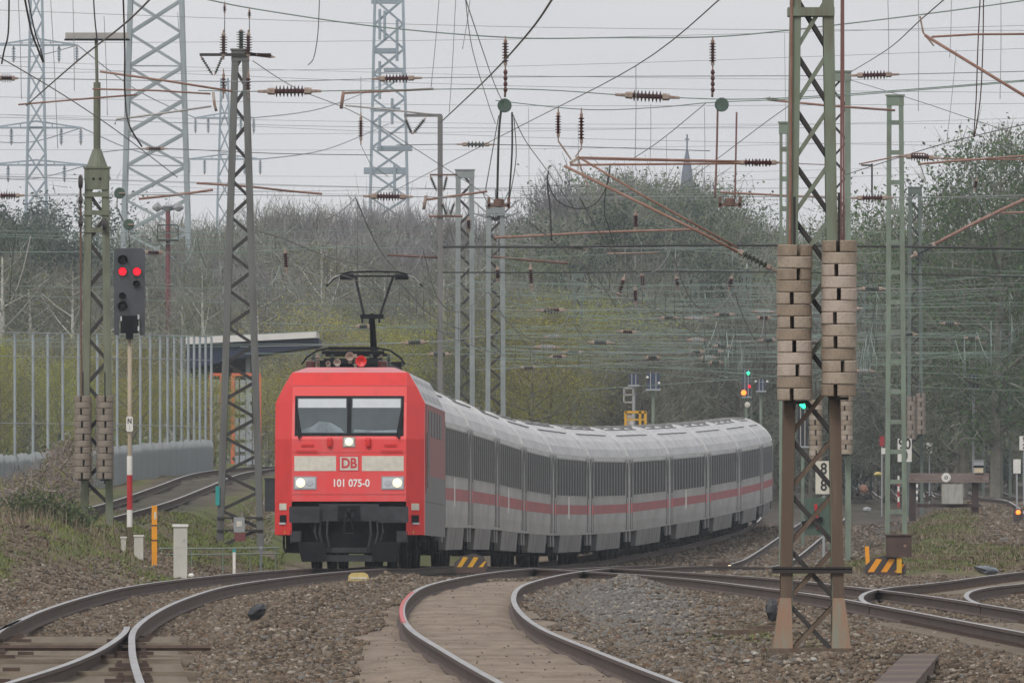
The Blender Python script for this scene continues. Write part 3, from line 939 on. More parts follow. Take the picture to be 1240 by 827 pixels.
        b = MB(); b.tube([(s * 1.30, .5, .64), (s * 1.30, .5, .40), (s * 1.25, .5, .30)], .025, 6); b.build('sand_pipe', M['black'], root)
        b = MB(); b.box((s * 1.18, 1.1, .48), (.18, .5, .34)); b.build('axle_box', M['under'], root)
        # rail guard plate / plough
        b = MB(); b.add([(s * 1.02, .05, .52), (s * .46, -.05, .52), (s * .46, -.10, .13), (s * .93, .0, .13), (s * 1.02, .09, .52), (s * .46, -.01, .52), (s * .46, -.06, .13), (s * .93, .04, .13)],
                        [(0, 1, 2, 3), (7, 6, 5, 4), (0, 4, 5, 1), (1, 5, 6, 2), (2, 6, 7, 3), (3, 7, 4, 0)])
        b.build('snow_plough', M['under'], root)
    b = MB(); b.box((0, .12, .36), (.92, .10, .10)); b.box((0, .13, .20), (.95, .06, .13)); b.build('cross_bar', M['buffer'], root)
    b = MB()
    b.bar((0, .05, 1.08), (0, -.28, 1.04), .07, .12); b.tube([(0, -.28, 1.03), (0, -.34, 1.1), (0, -.26, 1.16)], .035, 7)
    b.tube([(-.05, -.2, 1.0), (-.09, -.22, .78), (-.09, -.22, .68), (.09, -.22, .68), (.09, -.22, .78), (.05, -.2, 1.0)], .026, 7)
    b.box((-.16, -.02, 1.03), (.13, .1, .13)); b.box((.16, -.02, 1.03), (.13, .1, .13)); b.box((0, -.01, 1.19), (.44, .06, .10))
    b.build('coupling_hook', M['black'], root)
    for yb in (4.2, L - 4.2):
        b = MB()
        b.box((-1.02, yb, .62), (.16, 4.6, .36)); b.box((1.02, yb, .62), (.16, 4.6, .36)); b.box((0, yb, .7), (2.1, .5, .3))
        for s in (-1, 1):
            for dy in (-1.32, 1.32):
                b.box((s * 1.13, yb + dy, .60), (.14, .5, .42))
        bg = b.build('bogie', M['under'], root)
        for dy in (-1.32, 1.32):
            a = MB(); axle_set(a, yb + dy, .58); a.build('wheelset', M['black'], bg, True)
    b = MB(); b.box((0, L / 2, .9), (2.5, 6, .7)); b.box((0, L / 2, 1.15), (2.78, L - 1.6, .35)); b.build('underframe', M['under'], root)
    # right-hand side details
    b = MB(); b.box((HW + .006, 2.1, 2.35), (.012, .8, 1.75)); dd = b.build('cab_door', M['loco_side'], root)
    for yy in (1.62, 2.58):
        b = MB(); b.tube([(HW + .05, yy, 1.6), (HW + .05, yy, 2.7)], .02, 6); b.build('handrail', M['pillar'], dd)
    for i in range(5):
        b = MB(); b.box((HW + .006, 5.0 + i * 2.4, 2.9), (.012, 1.7, .5)); b.build('side_vent', M['loco_grey'], root)
    for i in range(4):
        b = MB()
        zz0, zz1 = 3.36, 3.78
        xx = lambda z: float(np.interp(z, [3.27, 3.6, 3.87], [HW, 1.31, 1.15])) + .006
        y0 = 2.4 + 4.1 * i
        b.add([(xx(zz0), y0, zz0), (xx(zz0), y0 + 3.3, zz0), (xx(zz1), y0 + 3.3, zz1), (xx(zz1), y0, zz1)], [(0, 1, 2, 3)])
        b.build('roof_hatch', M['plate_grey'], root)
    # sheet joints and grime edges on the front
    b = MB(); fslab(b, -1.128, 1.128, 1.452, 1.462, .004, .01); fslab(b, -1.128, 1.128, 3.60, 3.61, .004, .01); fslab(b, -1.128, 1.128, 2.28, 2.287, .003, .01)
    for s in (-1, 1):
        fslab(b, s * 1.118 - .006, s * 1.118 + .006, 1.34, 3.60, .004, .01)
    b.build('panel_joint', M['loco_side'], root)
    for s in (-1, 1):
        b = MB(); b.tube([(s * .62, yf(2.33) - .05, 2.33), (s * .62, yf(2.33) - .05, 2.33), (s * 1.05, yf(2.33) - .05, 2.33)], .012, 6); b.build('grab_rail', M['loco_red'], root)
    # roof gear
    b = MB(); b.box((0, 9.3, 4.06), (1.3, 13.5, .14)); b.box((0, 3.2, 4.12), (1.15, 1.5, .1)); b.build('roof_gear_box', M['black'], root)
    for x, z in ((.20, 4.10),):
        b = MB(); b.lathe([(.035, -.25), (.045, -.05), (.07, .03), (.115, .10), (.10, .10), (.05, .02)], 14, 0, (x, 1.55, z), 'y'); b.box((x, 1.8, z - .04), (.08, .3, .12)); b.build('red_horn', M['loco_red'], root, True)
    for x, z, r in ((-.03, 4.20, .09), (-.28, 4.08, .075), (-.46, 4.06, .05)):
        b = MB(); b.lathe([(.04, -.2), (r * .8, -.02), (r, .06), (r * .85, .06), (r * .4, 0)], 12, 0, (x, 1.75, z), 'y'); b.box((x, 1.95, z - .06), (.07, .3, .16)); b.build('horn', M['fitting'], root, True)
    for x in (-.82, .62):
        b = MB(); b.lathe([(.10, 3.98), (.10, 4.10), (.06, 4.12)], 12, 0, (x, 1.9, 0)); b.build('roof_lamp', M['insul'], root)
    for i, x in enumerate((-.78, -.70, -.42, .06, .36, .55, .72)):
        b = MB(); prof = [(.03, 3.98)]
        for k in range(4):
            prof += [(.03, 4.03 + .05 * k), (.065, 4.045 + .05 * k), (.03, 4.06 + .05 * k)]
        b.lathe(prof + [(.03, 4.26)], 9, 0, (x, 2.5 + .35 * (i % 3), 0)); b.build('roof_insulator', M['fitting'] if i % 2 else M['insul_dark'], root)
    # folded front pantograph
    b = MB()
    b.tube([(-.62, 3.0, 4.30), (.62, 3.0, 4.30)], .04, 6); b.tube([(-.62, 5.4, 4.28), (.62, 5.4, 4.28)], .035, 6)
    b.tube([(-.55, 3.0, 4.30), (-.12, 5.4, 4.34)], .03, 6); b.tube([(.55, 3.0, 4.30), (.12, 5.4, 4.34)], .03, 6)
    b.bar((-.5, 3.3, 4.38), (.5, 3.3, 4.38), .3, .06)
    for s in (-1, 1):
        b.tube([(s * .5, 3.2, 4.38), (s * .72, 3.2, 4.34), (s * .93, 3.2, 4.20), (s * 1.03, 3.2, 4.06)], .022, 6)
    b.build('folded_pantograph', M['black'], root)
    # raised pantograph, photographed heights: head 5.95, elbow 5.05
    py_ = 15.3
    b = MB()
    pk = link('pantograph', None, root, (.08, py_, 0))
    s1 = MB(); s1.box((0, 0, 4.22), (1.2, 1.6, .07)); [s1.lathe([(.05, 4.0), (.07, 4.06), (.05, 4.2)], 8, 0, (x, y, 0)) for x in (-.5, .5) for y in (-.7, .7)]
    s1.build('pantograph_base', M['black'], pk)
    s1 = MB(); s1.tube([(0, .6, 4.2), (0, -1.3, 5.20)], [.075, .058], 8); s1.build('lower_arm', M['black'], pk)
    s1 = MB(); s1.bar((-.24, -1.3, 5.18), (.24, -1.3, 5.18), .09, .09); [s1.tube([(x, -1.32, 5.16), (x, -1.32, 5.04)], .02, 5) for x in (-.2, -.05, .15)]; s1.build('elbow', M['black'], pk)
    for s in (-1, 1):
        s1 = MB(); s1.tube([(s * .17, -1.3, 5.22), (s * .39, .45, 6.03)], .026, 7); s1.build('upper_arm', M['under'], pk)
    s1 = MB()
    s1.bar((-.58, .45, 6.04), (.58, .45, 6.04), .05, .035)
    for yy in (.25, .65):
        s1.tube([(-1.0, yy, 5.83), (-.86, yy, 5.97), (-.72, yy, 6.07), (-.5, yy, 6.125), (0, yy, 6.135), (.5, yy, 6.125), (.72, yy, 6.07), (.86, yy, 5.97), (1.0, yy, 5.83)], .017, 6)
    for s in (-1, 1):
        s1.lathe([(.065, -.14), (.065, .14)], 9, 0, (s * .57, .45, 6.03), 'x')
    s1.build('collector_head', M['black'], pk)
    for s in (-1, 1):
        s1 = MB(); s1.tube([(s * .70, .1, 6.06), (s * .84, .1, 6.0), (s * .95, .1, 5.88)], .017, 6); s1.build('horn_tip', M['pillar'], pk)
    return root


build_loco()


# ------------------------------------------------------------------ the coaches
HALF = [(1.395, .86), (1.41, 1.15), (1.41, 2.4), (1.385, 3.0), (1.35, 3.10)]
ROOF = [(1.352, 3.102), (1.27, 3.33), (1.10, 3.56), (.85, 3.76), (.5, 3.93), (.2, 4.0), (0, 4.01)]


def section(mb, prof, y0, y1, mi=0, cap=True, closed=False):
    full = prof + [(-x, z) for x, z in reversed(prof) if x > 1e-6]
    n = len(full)
    vs = [(x, y0, z) for x, z in full] + [(x, y1, z) for x, z in full]
    fs = [(i, i + 1, i + 1 + n, i + n) for i in range(n - 1)]
    fs.append((n - 1, 0, n, 2 * n - 1))
    if cap:
        fs += [tuple(range(n - 1, -1, -1)), tuple(range(n, 2 * n))]
    mb.add(vs, fs, mi)


def sidex(z):
    return float(np.interp(z, [p[1] for p in HALF], [p[0] for p in HALF]))


def build_coach():
    L = 26.1
    root = thing('passenger_coach', 'x', 'railway coach', (0, 0, 0), 'grey coaches behind the locomotive')
    b = MB(); section(b, HALF, .25, L - .25); b.build('body', M['coach_grey'], root)
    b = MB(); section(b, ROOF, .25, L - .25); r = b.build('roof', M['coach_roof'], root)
    for i in range(len(ROOF) - 1):                     # roof ribs along the length
        if i in (2, 3, 4):
            for s in (-1, 1):
                (xa, za), (xb, zb) = ROOF[i], ROOF[i + 1]
                b = MB()
                b.box((s * xb, L / 2, zb + .010), (.04, L - 7.0, .022))
                b.build('roof_rib', M['loco_grey'], r)
    for y, wy in ((4.0, 1.6), (9.5, 2.2), (16.4, 2.2), (22.0, 1.6)):
        b = MB(); b.prism([(-.42, 3.94), (.42, 3.94), (.36, 4.05), (-.36, 4.05)], y - wy / 2, y + wy / 2); b.build('roof_vent', M['skirt'], r)
    grow = lambda pr, e: [(x + e if x > 1e-6 else 0, z + e * .8) for x, z in pr]
    for y0, y1 in ((.10, .30), (L - .30, L - .10)):
        b = MB(); section(b, grow(ROOF, .045), y0, y1); section(b, grow(HALF, .012), y0, y1); b.build('end_rim', M['coach_rim'], root)
    b = MB(); b.box((0, .06, 2.3), (1.1, .16, 2.3)); b.box((0, L - .06, 2.3), (1.1, .16, 2.3)); b.build('gangway', M['black'], root)
    gl = pm = dm = None
    for s in (1, -1):
        for k in range(11):
            yc = 3.55 + 1.90 * k
            if gl is None:
                m_ = MB()
                m_.box((0, 0, 0), (.008, 1.66, 1.0))
                for e in (-.88, .88):
                    m_.box((.008, e, 0), (.022, .10, 1.03), 1)
                for e in (-.508, .508):
                    m_.box((.005, 0, e), (.012, 1.9, .02), 1)
                gl = m_.mesh('window', [M['coach_glass'], M['pillar']])
            wobj = link('window', gl, root, (s * (sidex(2.46) + .001), yc, 2.46))
            wobj.rotation_euler = (0, 0 if s > 0 else math.pi, 0)
        b = MB(); b.box((s * (sidex(1.57) + .0015), L / 2, 1.57), (.005, L - .7, .26)); b.build('red_stripe', M['coach_red'], root)
        for yd in (1.25, L - 1.25):
            dmb = MB(); dmb.box((s * (1.41 + .004), yd, 2.0), (.016, .95, 2.1)); dr = dmb.build('door', M['coach_grey'], root)
            dmb = MB(); dmb.box((s * (1.41 + .012), yd, 2.42), (.008, .72, 1.05)); dmb.build('door_window', M['coach_glass'], dr)
            dmb = MB(); dmb.box((s * (1.41 + .0125), yd, 1.57), (.012, .93, .30)); dmb.build('door_stripe', M['door_red'], dr)
            dmb = MB()
            for e in (-.52, .52):
                dmb.box((s * (1.41 + .012), yd + e, 2.0), (.03, .06, 2.15))
            dmb.build('door_frame', M['pillar'], dr)
        for y0, y1 in ((5.2, 9.2), (9.25, 13.3), (13.35, 16.7), (16.75, 20.9)):
            b = MB()
            b.add([(s * 1.395, y0, .858), (s * 1.395, y1, .858), (s * 1.35, y1, .38), (s * 1.35, y0, .38),
                   (s * 1.0, y0, .858), (s * 1.0, y1, .858), (s * 1.0, y1, .38), (s * 1.0, y0, .38)],
                  [(0, 1, 2, 3), (4, 7, 6, 5), (0, 3, 7, 4), (1, 5, 6, 2), (3, 2, 6, 7), (0, 4, 5, 1)])
            b.build('skirt', M['skirt'], root)
        for y0 in (.5, 24.5):
            b = MB(); b.box((s * 1.35, y0 + .55, .70), (.06, 1.1, .30)); b.build('door_step', M['skirt'], root)
    b = MB(); b.box((0, L / 2, .75), (2.3, L - 1.2, .22)); b.box((0, L / 2, .5), (1.9, 14, .4)); b.build('underframe', M['under'], root)
    for yb in (3.3, L - 3.3):
        b = MB()
        for s in (-1, 1):
            b.box((s * 1.02, yb, .58), (.14, 3.5, .22)); b.box((s * 1.10, yb, .74), (.16, .8, .3))
            for dy in (-1.25, 1.25):
                b.box((s * 1.10, yb + dy, .46), (.15, .42, .34)); b.lathe([(.13, -.02), (.13, .03)], 10, 0, (s * 1.19, yb + dy, .46), 'x')
            for dy in (-.55, .55):
                b.tube([(s * 1.12, yb + dy, .45), (s * 1.12, yb + dy, .85)], .07, 8)
        bg = b.build('bogie', M['under'], root)
        for dy in (-1.25, 1.25):
            a = MB(); axle_set(a, yb + dy, .46); a.build('wheelset', M['black'], bg, True)
    return root


ends = [345.2]
while len(ends) < 12:
    ends.append(ends[-1] + 26.36)
ORD = ['first coach, coupled straight behind the red locomotive', 'second coach behind the locomotive', 'third coach behind the locomotive',
       'fourth coach behind the locomotive', 'fifth coach behind the locomotive', 'sixth coach, in the middle of the train',
       'sixth coach from the far end of the train', 'fifth coach from the far end of the train', 'fourth coach from the far end of the train',
       'third coach from the far end of the train', 'last visible coach where the train curves out of sight']
ORD[6], ORD[7], ORD[8], ORD[9] = ('seventh coach behind the locomotive, just past the middle', 'eighth coach behind the locomotive',
                                  'third coach from the far end of the train', 'second coach from the far end of the train')
coach0 = None
for i in range(11):
    a, c = ends[i], ends[i + 1]
    pa = Vector((float(TC(a)), a, float(ZR(a)))); pc = Vector((float(TC(c)), c, float(ZR(c))))
    v = pc - pa
    if coach0 is None:
        o = coach0 = build_coach()
        bpy.context.view_layer.update()
    else:
        o = dup_tree(coach0)
    o.location = pa
    o.rotation_euler = (math.atan2(v.z, v.y), 0, -math.atan2(v.x, v.y))
    o['label'] = 'grey coach with red stripe, ' + ORD[i]
bpy.context.view_layer.update()
for o in [x for x in C.objects if x.get('category') == 'railway coach']:
    if any(k in o['label'] for k in ('first', 'fifth', 'eighth', 'third coach behind')):
        b = MB(); b.box((1.41 + .006, 10.8, 1.62), (.012, .9, .62)); b.build('class_panel', M['white'], o)

# ------------------------------------------------------------------ haze: the damp air over the yard
def build_haze():
    b = MB()
    b.box((0, 1080, 44), (760, 2440, 104))
    o = b.build('haze', [])
    m = bpy.data.materials.new('haze')
    m.use_nodes = True
    nt = m.node_tree
    nt.nodes.clear()
    out = nt.nodes.new('ShaderNodeOutputMaterial')
    v = nt.nodes.new('ShaderNodeVolumePrincipled')
    v.inputs['Color'].default_value = (0.84, 0.92, 1.0, 1)
    v.inputs['Density'].default_value = HAZE
    v.inputs['Anisotropy'].default_value = 0.2
    nt.links.new(v.outputs[0], out.inputs['Volume'])
    o.data.materials.append(m)
    tag(o, kind='stuff')


HAZE = 0.00013
build_haze()


# ------------------------------------------------------------------ trees
TCOL = {  # tree colours lightened and greyed to carry part of the haze
    'twig': mat('tree_twigs', (.225, .228, .190), .9, var=.35, scale=.6, spec=.1),
    'twig_purple': mat('tree_twigs_purple', (.25, .235, .24), .9, var=.3, scale=.6, spec=.1),
    'bark': mat('tree_bark', (.21, .195, .165), .9, var=.4, scale=3, spec=.1),
    'birch': mat('birch_bark', (.62, .61, .57), .85, var=.45, scale=2, spec=.1),
    'bud': mat('leaf_bud', (.205, .225, .120), .9, var=.3, scale=.5, spec=.1),
    'willow': mat('leaf_willow', (.450, .430, .095), .8, var=.35, scale=.5, spec=.1),
    'willow2': mat('leaf_willow_shade', (.31, .31, .085), .8, var=.3, scale=.5, spec=.1),  # duller second leaf tone, mixed in at random
    'fresh': mat('leaf_fresh', (.180, .235, .110), .8, var=.3, scale=.5, spec=.1),
    'fresh2': mat('leaf_fresh_dark', (.115, .160, .085), .8, var=.3, scale=.5, spec=.1),
    'dark': mat('leaf_dark', (.100, .135, .095), .85, var=.35, scale=.5, spec=.1),
    'dark2': mat('leaf_dark_blue', (.080, .108, .092), .85, var=.35, scale=.5, spec=.1),
}
KINDS = {   # twigs, leaves, leaf size, materials (twig, leaf a, leaf b), bark, crown radius / height, crown base, droop
    'bare_tree': (6500, 5200, .085, ('twig', 'bud', 'bud'), 'bark', .30, .12, 0),
    'bare_purple_tree': (7000, 2000, .08, ('twig_purple', 'bud', 'twig'), 'bark', .28, .12, 0),
    'birch_tree': (2600, 2400, .085, ('twig', 'bud', 'willow2'), 'birch', .20, .18, .5),
    'willow_tree': (2200, 13000, .115, ('twig', 'willow', 'willow2'), 'bark', .36, .04, .35),
    'leafy_tree': (2500, 15000, .115, ('twig', 'fresh', 'fresh2'), 'bark', .28, .14, 0),
    'dark_tree': (1500, 15000, .14, ('twig', 'dark', 'dark2'), 'bark', .30, .06, .1),
    'conifer_tree': (800, 14000, .14, ('twig', 'dark', 'dark2'), 'bark', .19, .06, .3),
}


def vary(m, lo, hi):
    """each tree a little lighter, darker, warmer or cooler than the next"""
    nt = m.node_tree
    b = nt.nodes['Principled BSDF']
    src = b.inputs['Base Color'].links[0].from_socket
    oi = nt.nodes.new('ShaderNodeObjectInfo')
    hs = nt.nodes.new('ShaderNodeHueSaturation')
    mr = nt.nodes.new('ShaderNodeMapRange')
    mr.inputs['To Min'].default_value, mr.inputs['To Max'].default_value = lo, hi
    m2 = nt.nodes.new('ShaderNodeMapRange')
    m2.inputs['To Min'].default_value, m2.inputs['To Max'].default_value = .475, .525
    ml = nt.nodes.new('ShaderNodeMath'); ml.operation = 'MULTIPLY'; ml.inputs[1].default_value = 7.31
    fr = nt.nodes.new('ShaderNodeMath'); fr.operation = 'FRACT'
    nt.links.new(oi.outputs['Random'], mr.inputs['Value'])
    nt.links.new(oi.outputs['Random'], ml.inputs[0]); nt.links.new(ml.outputs[0], fr.inputs[0]); nt.links.new(fr.outputs[0], m2.inputs['Value'])
    nt.links.new(mr.outputs[0], hs.inputs['Value']); nt.links.new(m2.outputs[0], hs.inputs['Hue'])
    nt.links.new(src, hs.inputs['Color']); nt.links.new(hs.outputs[0], b.inputs['Base Color'])


def leafy(m):
    # thin leaves and twigs let part of the light through
    nt = m.node_tree
    b = nt.nodes['Principled BSDF']
    out = next(n for n in nt.nodes if n.type == 'OUTPUT_MATERIAL')
    tr = nt.nodes.new('ShaderNodeBsdfTranslucent')
    mx = nt.nodes.new('ShaderNodeMixShader')
    mx.inputs[0].default_value = .45
    src = b.inputs['Base Color'].links[0].from_socket
    nt.links.new(src, tr.inputs['Color'])
    nt.links.new(b.outputs[0], mx.inputs[1])
    nt.links.new(tr.outputs[0], mx.inputs[2])
    nt.links.new(mx.outputs[0], out.inputs['Surface'])


for _k in ('twig', 'twig_purple', 'bud', 'willow', 'willow2', 'fresh', 'fresh2', 'dark', 'dark2'):
    vary(TCOL[_k], .72, 1.22)
for _k in ('bud', 'willow', 'willow2', 'fresh', 'fresh2', 'dark', 'dark2'):
    leafy(TCOL[_k])


def make_tree(kind, seed):
    """A tree 10 m tall: forked trunk with limbs, and a crown of twigs and leaves round the limb ends."""
    rs = np.random.RandomState(seed)
    nt_, nl, ls, (tw, la, lb), bark, rad, base, droop = KINDS[kind]
    H = 10.0
    mb = MB()
    tips = []
    lean = rs.normal(0, .25, 2)
    top = np.array([lean[0], lean[1], H * .93])
    tp = [np.array([0, 0, -.4]), np.array([lean[0] * .15, lean[1] * .1, H * .25]), np.array([lean[0] * .5 + rs.normal(0, .12), lean[1] * .5, H * .55]), top]
    tw_ = 1.35 if kind == 'birch_tree' else 1.0
    mb.tube(tp, [.17 * tw_, .13 * tw_, .085 * tw_, .02 * tw_], 6)
    trunk_at = lambda t: tp[0] + (tp[1] - tp[0]) * min(1, t / .25) if t < .25 else (tp[1] + (tp[2] - tp[1]) * (t - .25) / .3 if t < .55 else tp[2] + (tp[3] - tp[2]) * (t - .55) / .38)
    nb = 26
    for i in range(nb):
        t = base + (.9 - base) * (i + rs.uniform(0, .8)) / nb
        p = trunk_at(t)
        a = i * 2.4 + rs.uniform(-.4, .4)
        if kind == 'conifer_tree':
            R = rad * H * (1.02 - t) * rs.uniform(.75, 1.15); up = .05
        else:
            u = (t - base) / (1 - base)
            R = rad * H * (math.sin(math.pi * min(1, .12 + u * .86)) ** .7) * rs.uniform(.55, 1.2); up = rs.uniform(.35, 1.0)
        e = p + np.array([math.cos(a) * R, math.sin(a) * R, R * up])
        e[2] = min(e[2], H)
        mid = (p + e) / 2 + np.array([0, 0, -.08 * R + .1 * up])
        r0 = .075 * (1.05 - t) + .012
        mb.tube([p, mid, e], [r0, r0 * .6, .010], 4, cap=False)
        tips += [(mid * .4 + e * .6, R), (e, R), (mid, R * .8)]
    tips.append((top, .8))
    trunk = mb.mesh('trunk', TCOL[bark])
    c = np.array([q[0] for q in tips]); cr = np.array([max(.5, q[1] * .42) for q in tips])
    wgt = cr / cr.sum()
    # twigs: thin blades leaving the limb ends
    k = rs.choice(len(tips), nt_, p=wgt)
    p0 = c[k] + rs.normal(0, 1, (nt_, 3)) * (cr[k] * .55)[:, None] * [1, 1, .8]
    out = p0 - np.array([0, 0, H * .42]); out /= np.linalg.norm(out, axis=1)[:, None] + 1e-6
    dr = out * .7 + rs.normal(0, .5, (nt_, 3)) + [0, 0, .45 - 1.4 * droop]
    dr /= np.linalg.norm(dr, axis=1)[:, None]
    ln = rs.uniform(.25, .85, nt_)
    sd = np.cross(dr, rs.normal(0, 1, (nt_, 3))); sd /= np.linalg.norm(sd, axis=1)[:, None] + 1e-6
    w = rs.uniform(.008, .018, nt_)
    q = np.stack([p0 - sd * w[:, None], p0 + sd * w[:, None], p0 + dr * ln[:, None] + sd * .004, p0 + dr * ln[:, None] - sd * .004], 1)
    # leaves
    k = rs.choice(len(tips), nl, p=wgt)
    l0 = c[k] + rs.normal(0, 1, (nl, 3)) * (cr[k] * .62)[:, None] * [1, 1, .75] + rs.normal(0, .12, (nl, 3))
    if droop:
        l0[:, 2] -= droop * rs.uniform(0, 1.1, nl) ** 2
    a1 = rs.normal(0, 1, (nl, 3)); a1 /= np.linalg.norm(a1, axis=1)[:, None]
    a2 = np.cross(a1, rs.normal(0, 1, (nl, 3))); a2 /= np.linalg.norm(a2, axis=1)[:, None]
    sz = ls * rs.uniform(.45, 1.1, nl)[:, None]
    lq = np.stack([l0 - a1 * sz * .6, l0 + a2 * sz * .35, l0 + a1 * sz * .6, l0 - a2 * sz * .35], 1)
    co = np.concatenate([q, lq]).reshape(-1, 3)
    co[:, 2] = np.maximum(co[:, 2], .15)
    mi = np.concatenate([np.zeros(nt_, int), np.where((k * 7 + seed) % 5 + rs.uniform(-1, 1, nl) < 2.2, 1, 2)])
    crown = np_mesh('crown', co, np.arange(len(co)).reshape(-1, 4), [TCOL[tw], TCOL[la], TCOL[lb]], mi)
    crown['top'] = float(np.percentile(co[:, 2], 99.3))
    return trunk, crown


PROTO = {k: [make_tree(k, 100 + 7 * i + j * 13) for j in range(3 if k in ('bare_tree', 'willow_tree', 'bare_purple_tree', 'leafy_tree') else 2)] for i, k in enumerate(KINDS)}


def tree(kind, px, ytop, d, label, group, wide=1.0, rs=rnd):
    x = (px - 620) * d / F
    zb = Gz(x, d)
    H = HC - (ytop - YH) * d / F - zb
    tr, cr = rs.choice(PROTO[kind])
    o = thing(kind, label, 'tree', (x, d, zb), group, rs.uniform(0, 6.28))
    s = H / cr['top']
    o.scale = (s * wide, s * wide, s)
    link('trunk', tr, o)
    link('crown', cr, o)
    return o


SKY = [(-80, 262), (0, 256), (30, 258), (60, 245), (95, 292), (130, 300), (165, 285), (200, 268), (250, 270), (300, 268), (350, 248), (420, 252), (470, 246), (520, 262),
       (560, 272), (620, 283), (655, 275), (668, 245), (700, 222), (740, 216), (765, 210), (800, 232), (830, 246), (870, 258), (900, 278), (950, 285), (1000, 285), (1045, 280), (1080, 292), (1125, 296),
       (1150, 290), (1240, 280), (1320, 280)]
skyf = lambda px: float(np.interp(px, [a for a, b in SKY], [b for a, b in SKY]))
rt = random.Random(5)


def region(px):
    for lim, s in ((95, 'behind the olive mast'), (262, 'behind the tall pylon'), (345, 'behind the dark lattice mast'),
                   (520, 'beyond the raised pantograph'), (660, 'behind the paired masts'), (860, 'below the church spire'),
                   (1050, 'behind the near mast'), (9999, 'behind the buffer stop')):
        if px < lim:
            return s


def row(kinds, x0, x1, step, d0, d1, yf_, words, group, wide=(.9, 1.25), jit=12):
    px = x0
    while px < x1:
        k = kinds(px) if callable(kinds) else rt.choice(kinds)
        d = rt.uniform(d0, d1)
        tree(k, px + rt.uniform(-.3, .3) * step, yf_(px) + rt.uniform(-jit * .4, jit), d, f'{words[k]} {region(px)}', group, rt.uniform(*wide), rt)
        px += step * rt.uniform(.75, 1.25)


W_BACK = {'bare_tree': 'tall bare grey-brown tree on the hazy skyline', 'bare_purple_tree': 'bare purplish tree on the hazy skyline', 'dark_tree': 'dense dark tree on the hazy skyline',
          'leafy_tree': 'grey-green leafing tree on the hazy skyline', 'birch_tree': 'slender white-stemmed birch on the skyline', 'conifer_tree': 'dark pointed conifer on the skyline', 'willow_tree': 'pale tree on the skyline'}
W_MID = {'bare_tree': 'bare brown tree in the mid wood', 'bare_purple_tree': 'purplish bare tree in the mid wood', 'dark_tree': 'dark green tree in the mid wood',
         'leafy_tree': 'green leafing tree in the mid wood', 'birch_tree': 'white-stemmed birch in the mid wood', 'conifer_tree': 'dark conifer in the mid wood', 'willow_tree': 'yellow-green tree in the mid wood'}
W_LOW = {'bare_tree': 'low bare tree fronting the wood', 'bare_purple_tree': 'low purplish tree fronting the wood', 'dark_tree': 'low dark tree fronting the wood',
         'leafy_tree': 'low green tree fronting the wood', 'birch_tree': 'young birch fronting the wood', 'willow_tree': 'bright yellow-green willow fronting the wood', 'conifer_tree': 'low conifer'}


def kback(px):
    if px < 92: return rt.choice(['conifer_tree', 'dark_tree', 'dark_tree'])
    if 430 < px < 560: return rt.choice(['bare_purple_tree', 'bare_purple_tree', 'birch_tree'])
    if 660 < px < 760: return rt.choice(['bare_tree', 'leafy_tree', 'bare_purple_tree'])
    if 760 <= px < 880: return rt.choice(['leafy_tree', 'dark_tree', 'leafy_tree'])
    if px > 1110: return rt.choice(['leafy_tree', 'bare_tree'])
    return rt.choice(['bare_tree', 'bare_tree', 'birch_tree', 'leafy_tree'] if px > 880 else ['bare_tree', 'bare_tree', 'birch_tree', 'bare_purple_tree'])


def kmid(px):
    if px < 100: return rt.choice(['dark_tree', 'bare_tree', 'conifer_tree'])
    if px < 600: return rt.choice(['bare_tree', 'bare_tree', 'birch_tree', 'bare_purple_tree'])
    if px < 930: return rt.choice(['dark_tree', 'bare_purple_tree', 'bare_tree', 'dark_tree'])
    if px < 1060: return rt.choice(['dark_tree', 'bare_purple_tree'])
    return rt.choice(['leafy_tree', 'dark_tree', 'leafy_tree', 'bare_tree'])


row(kback, -60, 1310, 19, 1000, 1150, skyf, W_BACK, 'trees on the skyline')
row(kback, -230, 1420, 22, 900, 990, lambda p: skyf(p) + 34, W_BACK, 'trees on the skyline', jit=22)
row(kmid, -230, 1420, 24, 820, 890, lambda p: max(skyf(p) + 78, 325), W_MID, 'trees in the mid wood', jit=28)
row(kmid, -60, 1310, 28, 770, 815, lambda p: max(skyf(p) + 120, 385), W_MID, 'trees in the mid wood', jit=30)
row(['willow_tree', 'willow_tree', 'willow_tree', 'bare_tree'], 385, 700, 17, 690, 760, lambda p: float(np.interp(p, [390, 450, 520, 600, 650, 690, 705], [372, 358, 385, 350, 325, 335, 400])), W_LOW, 'low trees fronting the wood', jit=46)
row(['willow_tree', 'willow_tree', 'bare_tree'], -170, 262, 19, 572, 625, lambda p: float(np.interp(p, [-40, 60, 130, 200, 262], [380, 400, 410, 420, 435])), W_LOW, 'low trees fronting the wood', jit=60, wide=(.7, 1.4))
row(['bare_tree', 'willow_tree'], 262, 395, 30, 720, 780, lambda p: 440, W_LOW, 'low trees fronting the wood', jit=20)
row(['bare_purple_tree', 'bare_tree'], 690, 800, 24, 720, 780, lambda p: 400, W_LOW, 'low trees fronting the wood', jit=20)
row(['dark_tree', 'dark_tree', 'bare_purple_tree'], 790, 1050, 28, 760, 830, lambda p: 425, W_LOW, 'low trees fronting the wood', jit=25)
row(['leafy_tree', 'dark_tree', 'leafy_tree'], 1040, 1290, 30, 760, 830, lambda p: 400, W_LOW, 'low trees fronting the wood', jit=25)
W_BIRCH = {'bare_tree': 'thin bare tree standing clear before the wood', 'birch_tree': 'white-stemmed birch standing clear before the wood'}
row(['birch_tree'], 10, 400, 30, 745, 768, lambda p: max(skyf(p) + 62, 320), W_BIRCH, 'birches before the wood', jit=55, wide=(.8, 1.2))
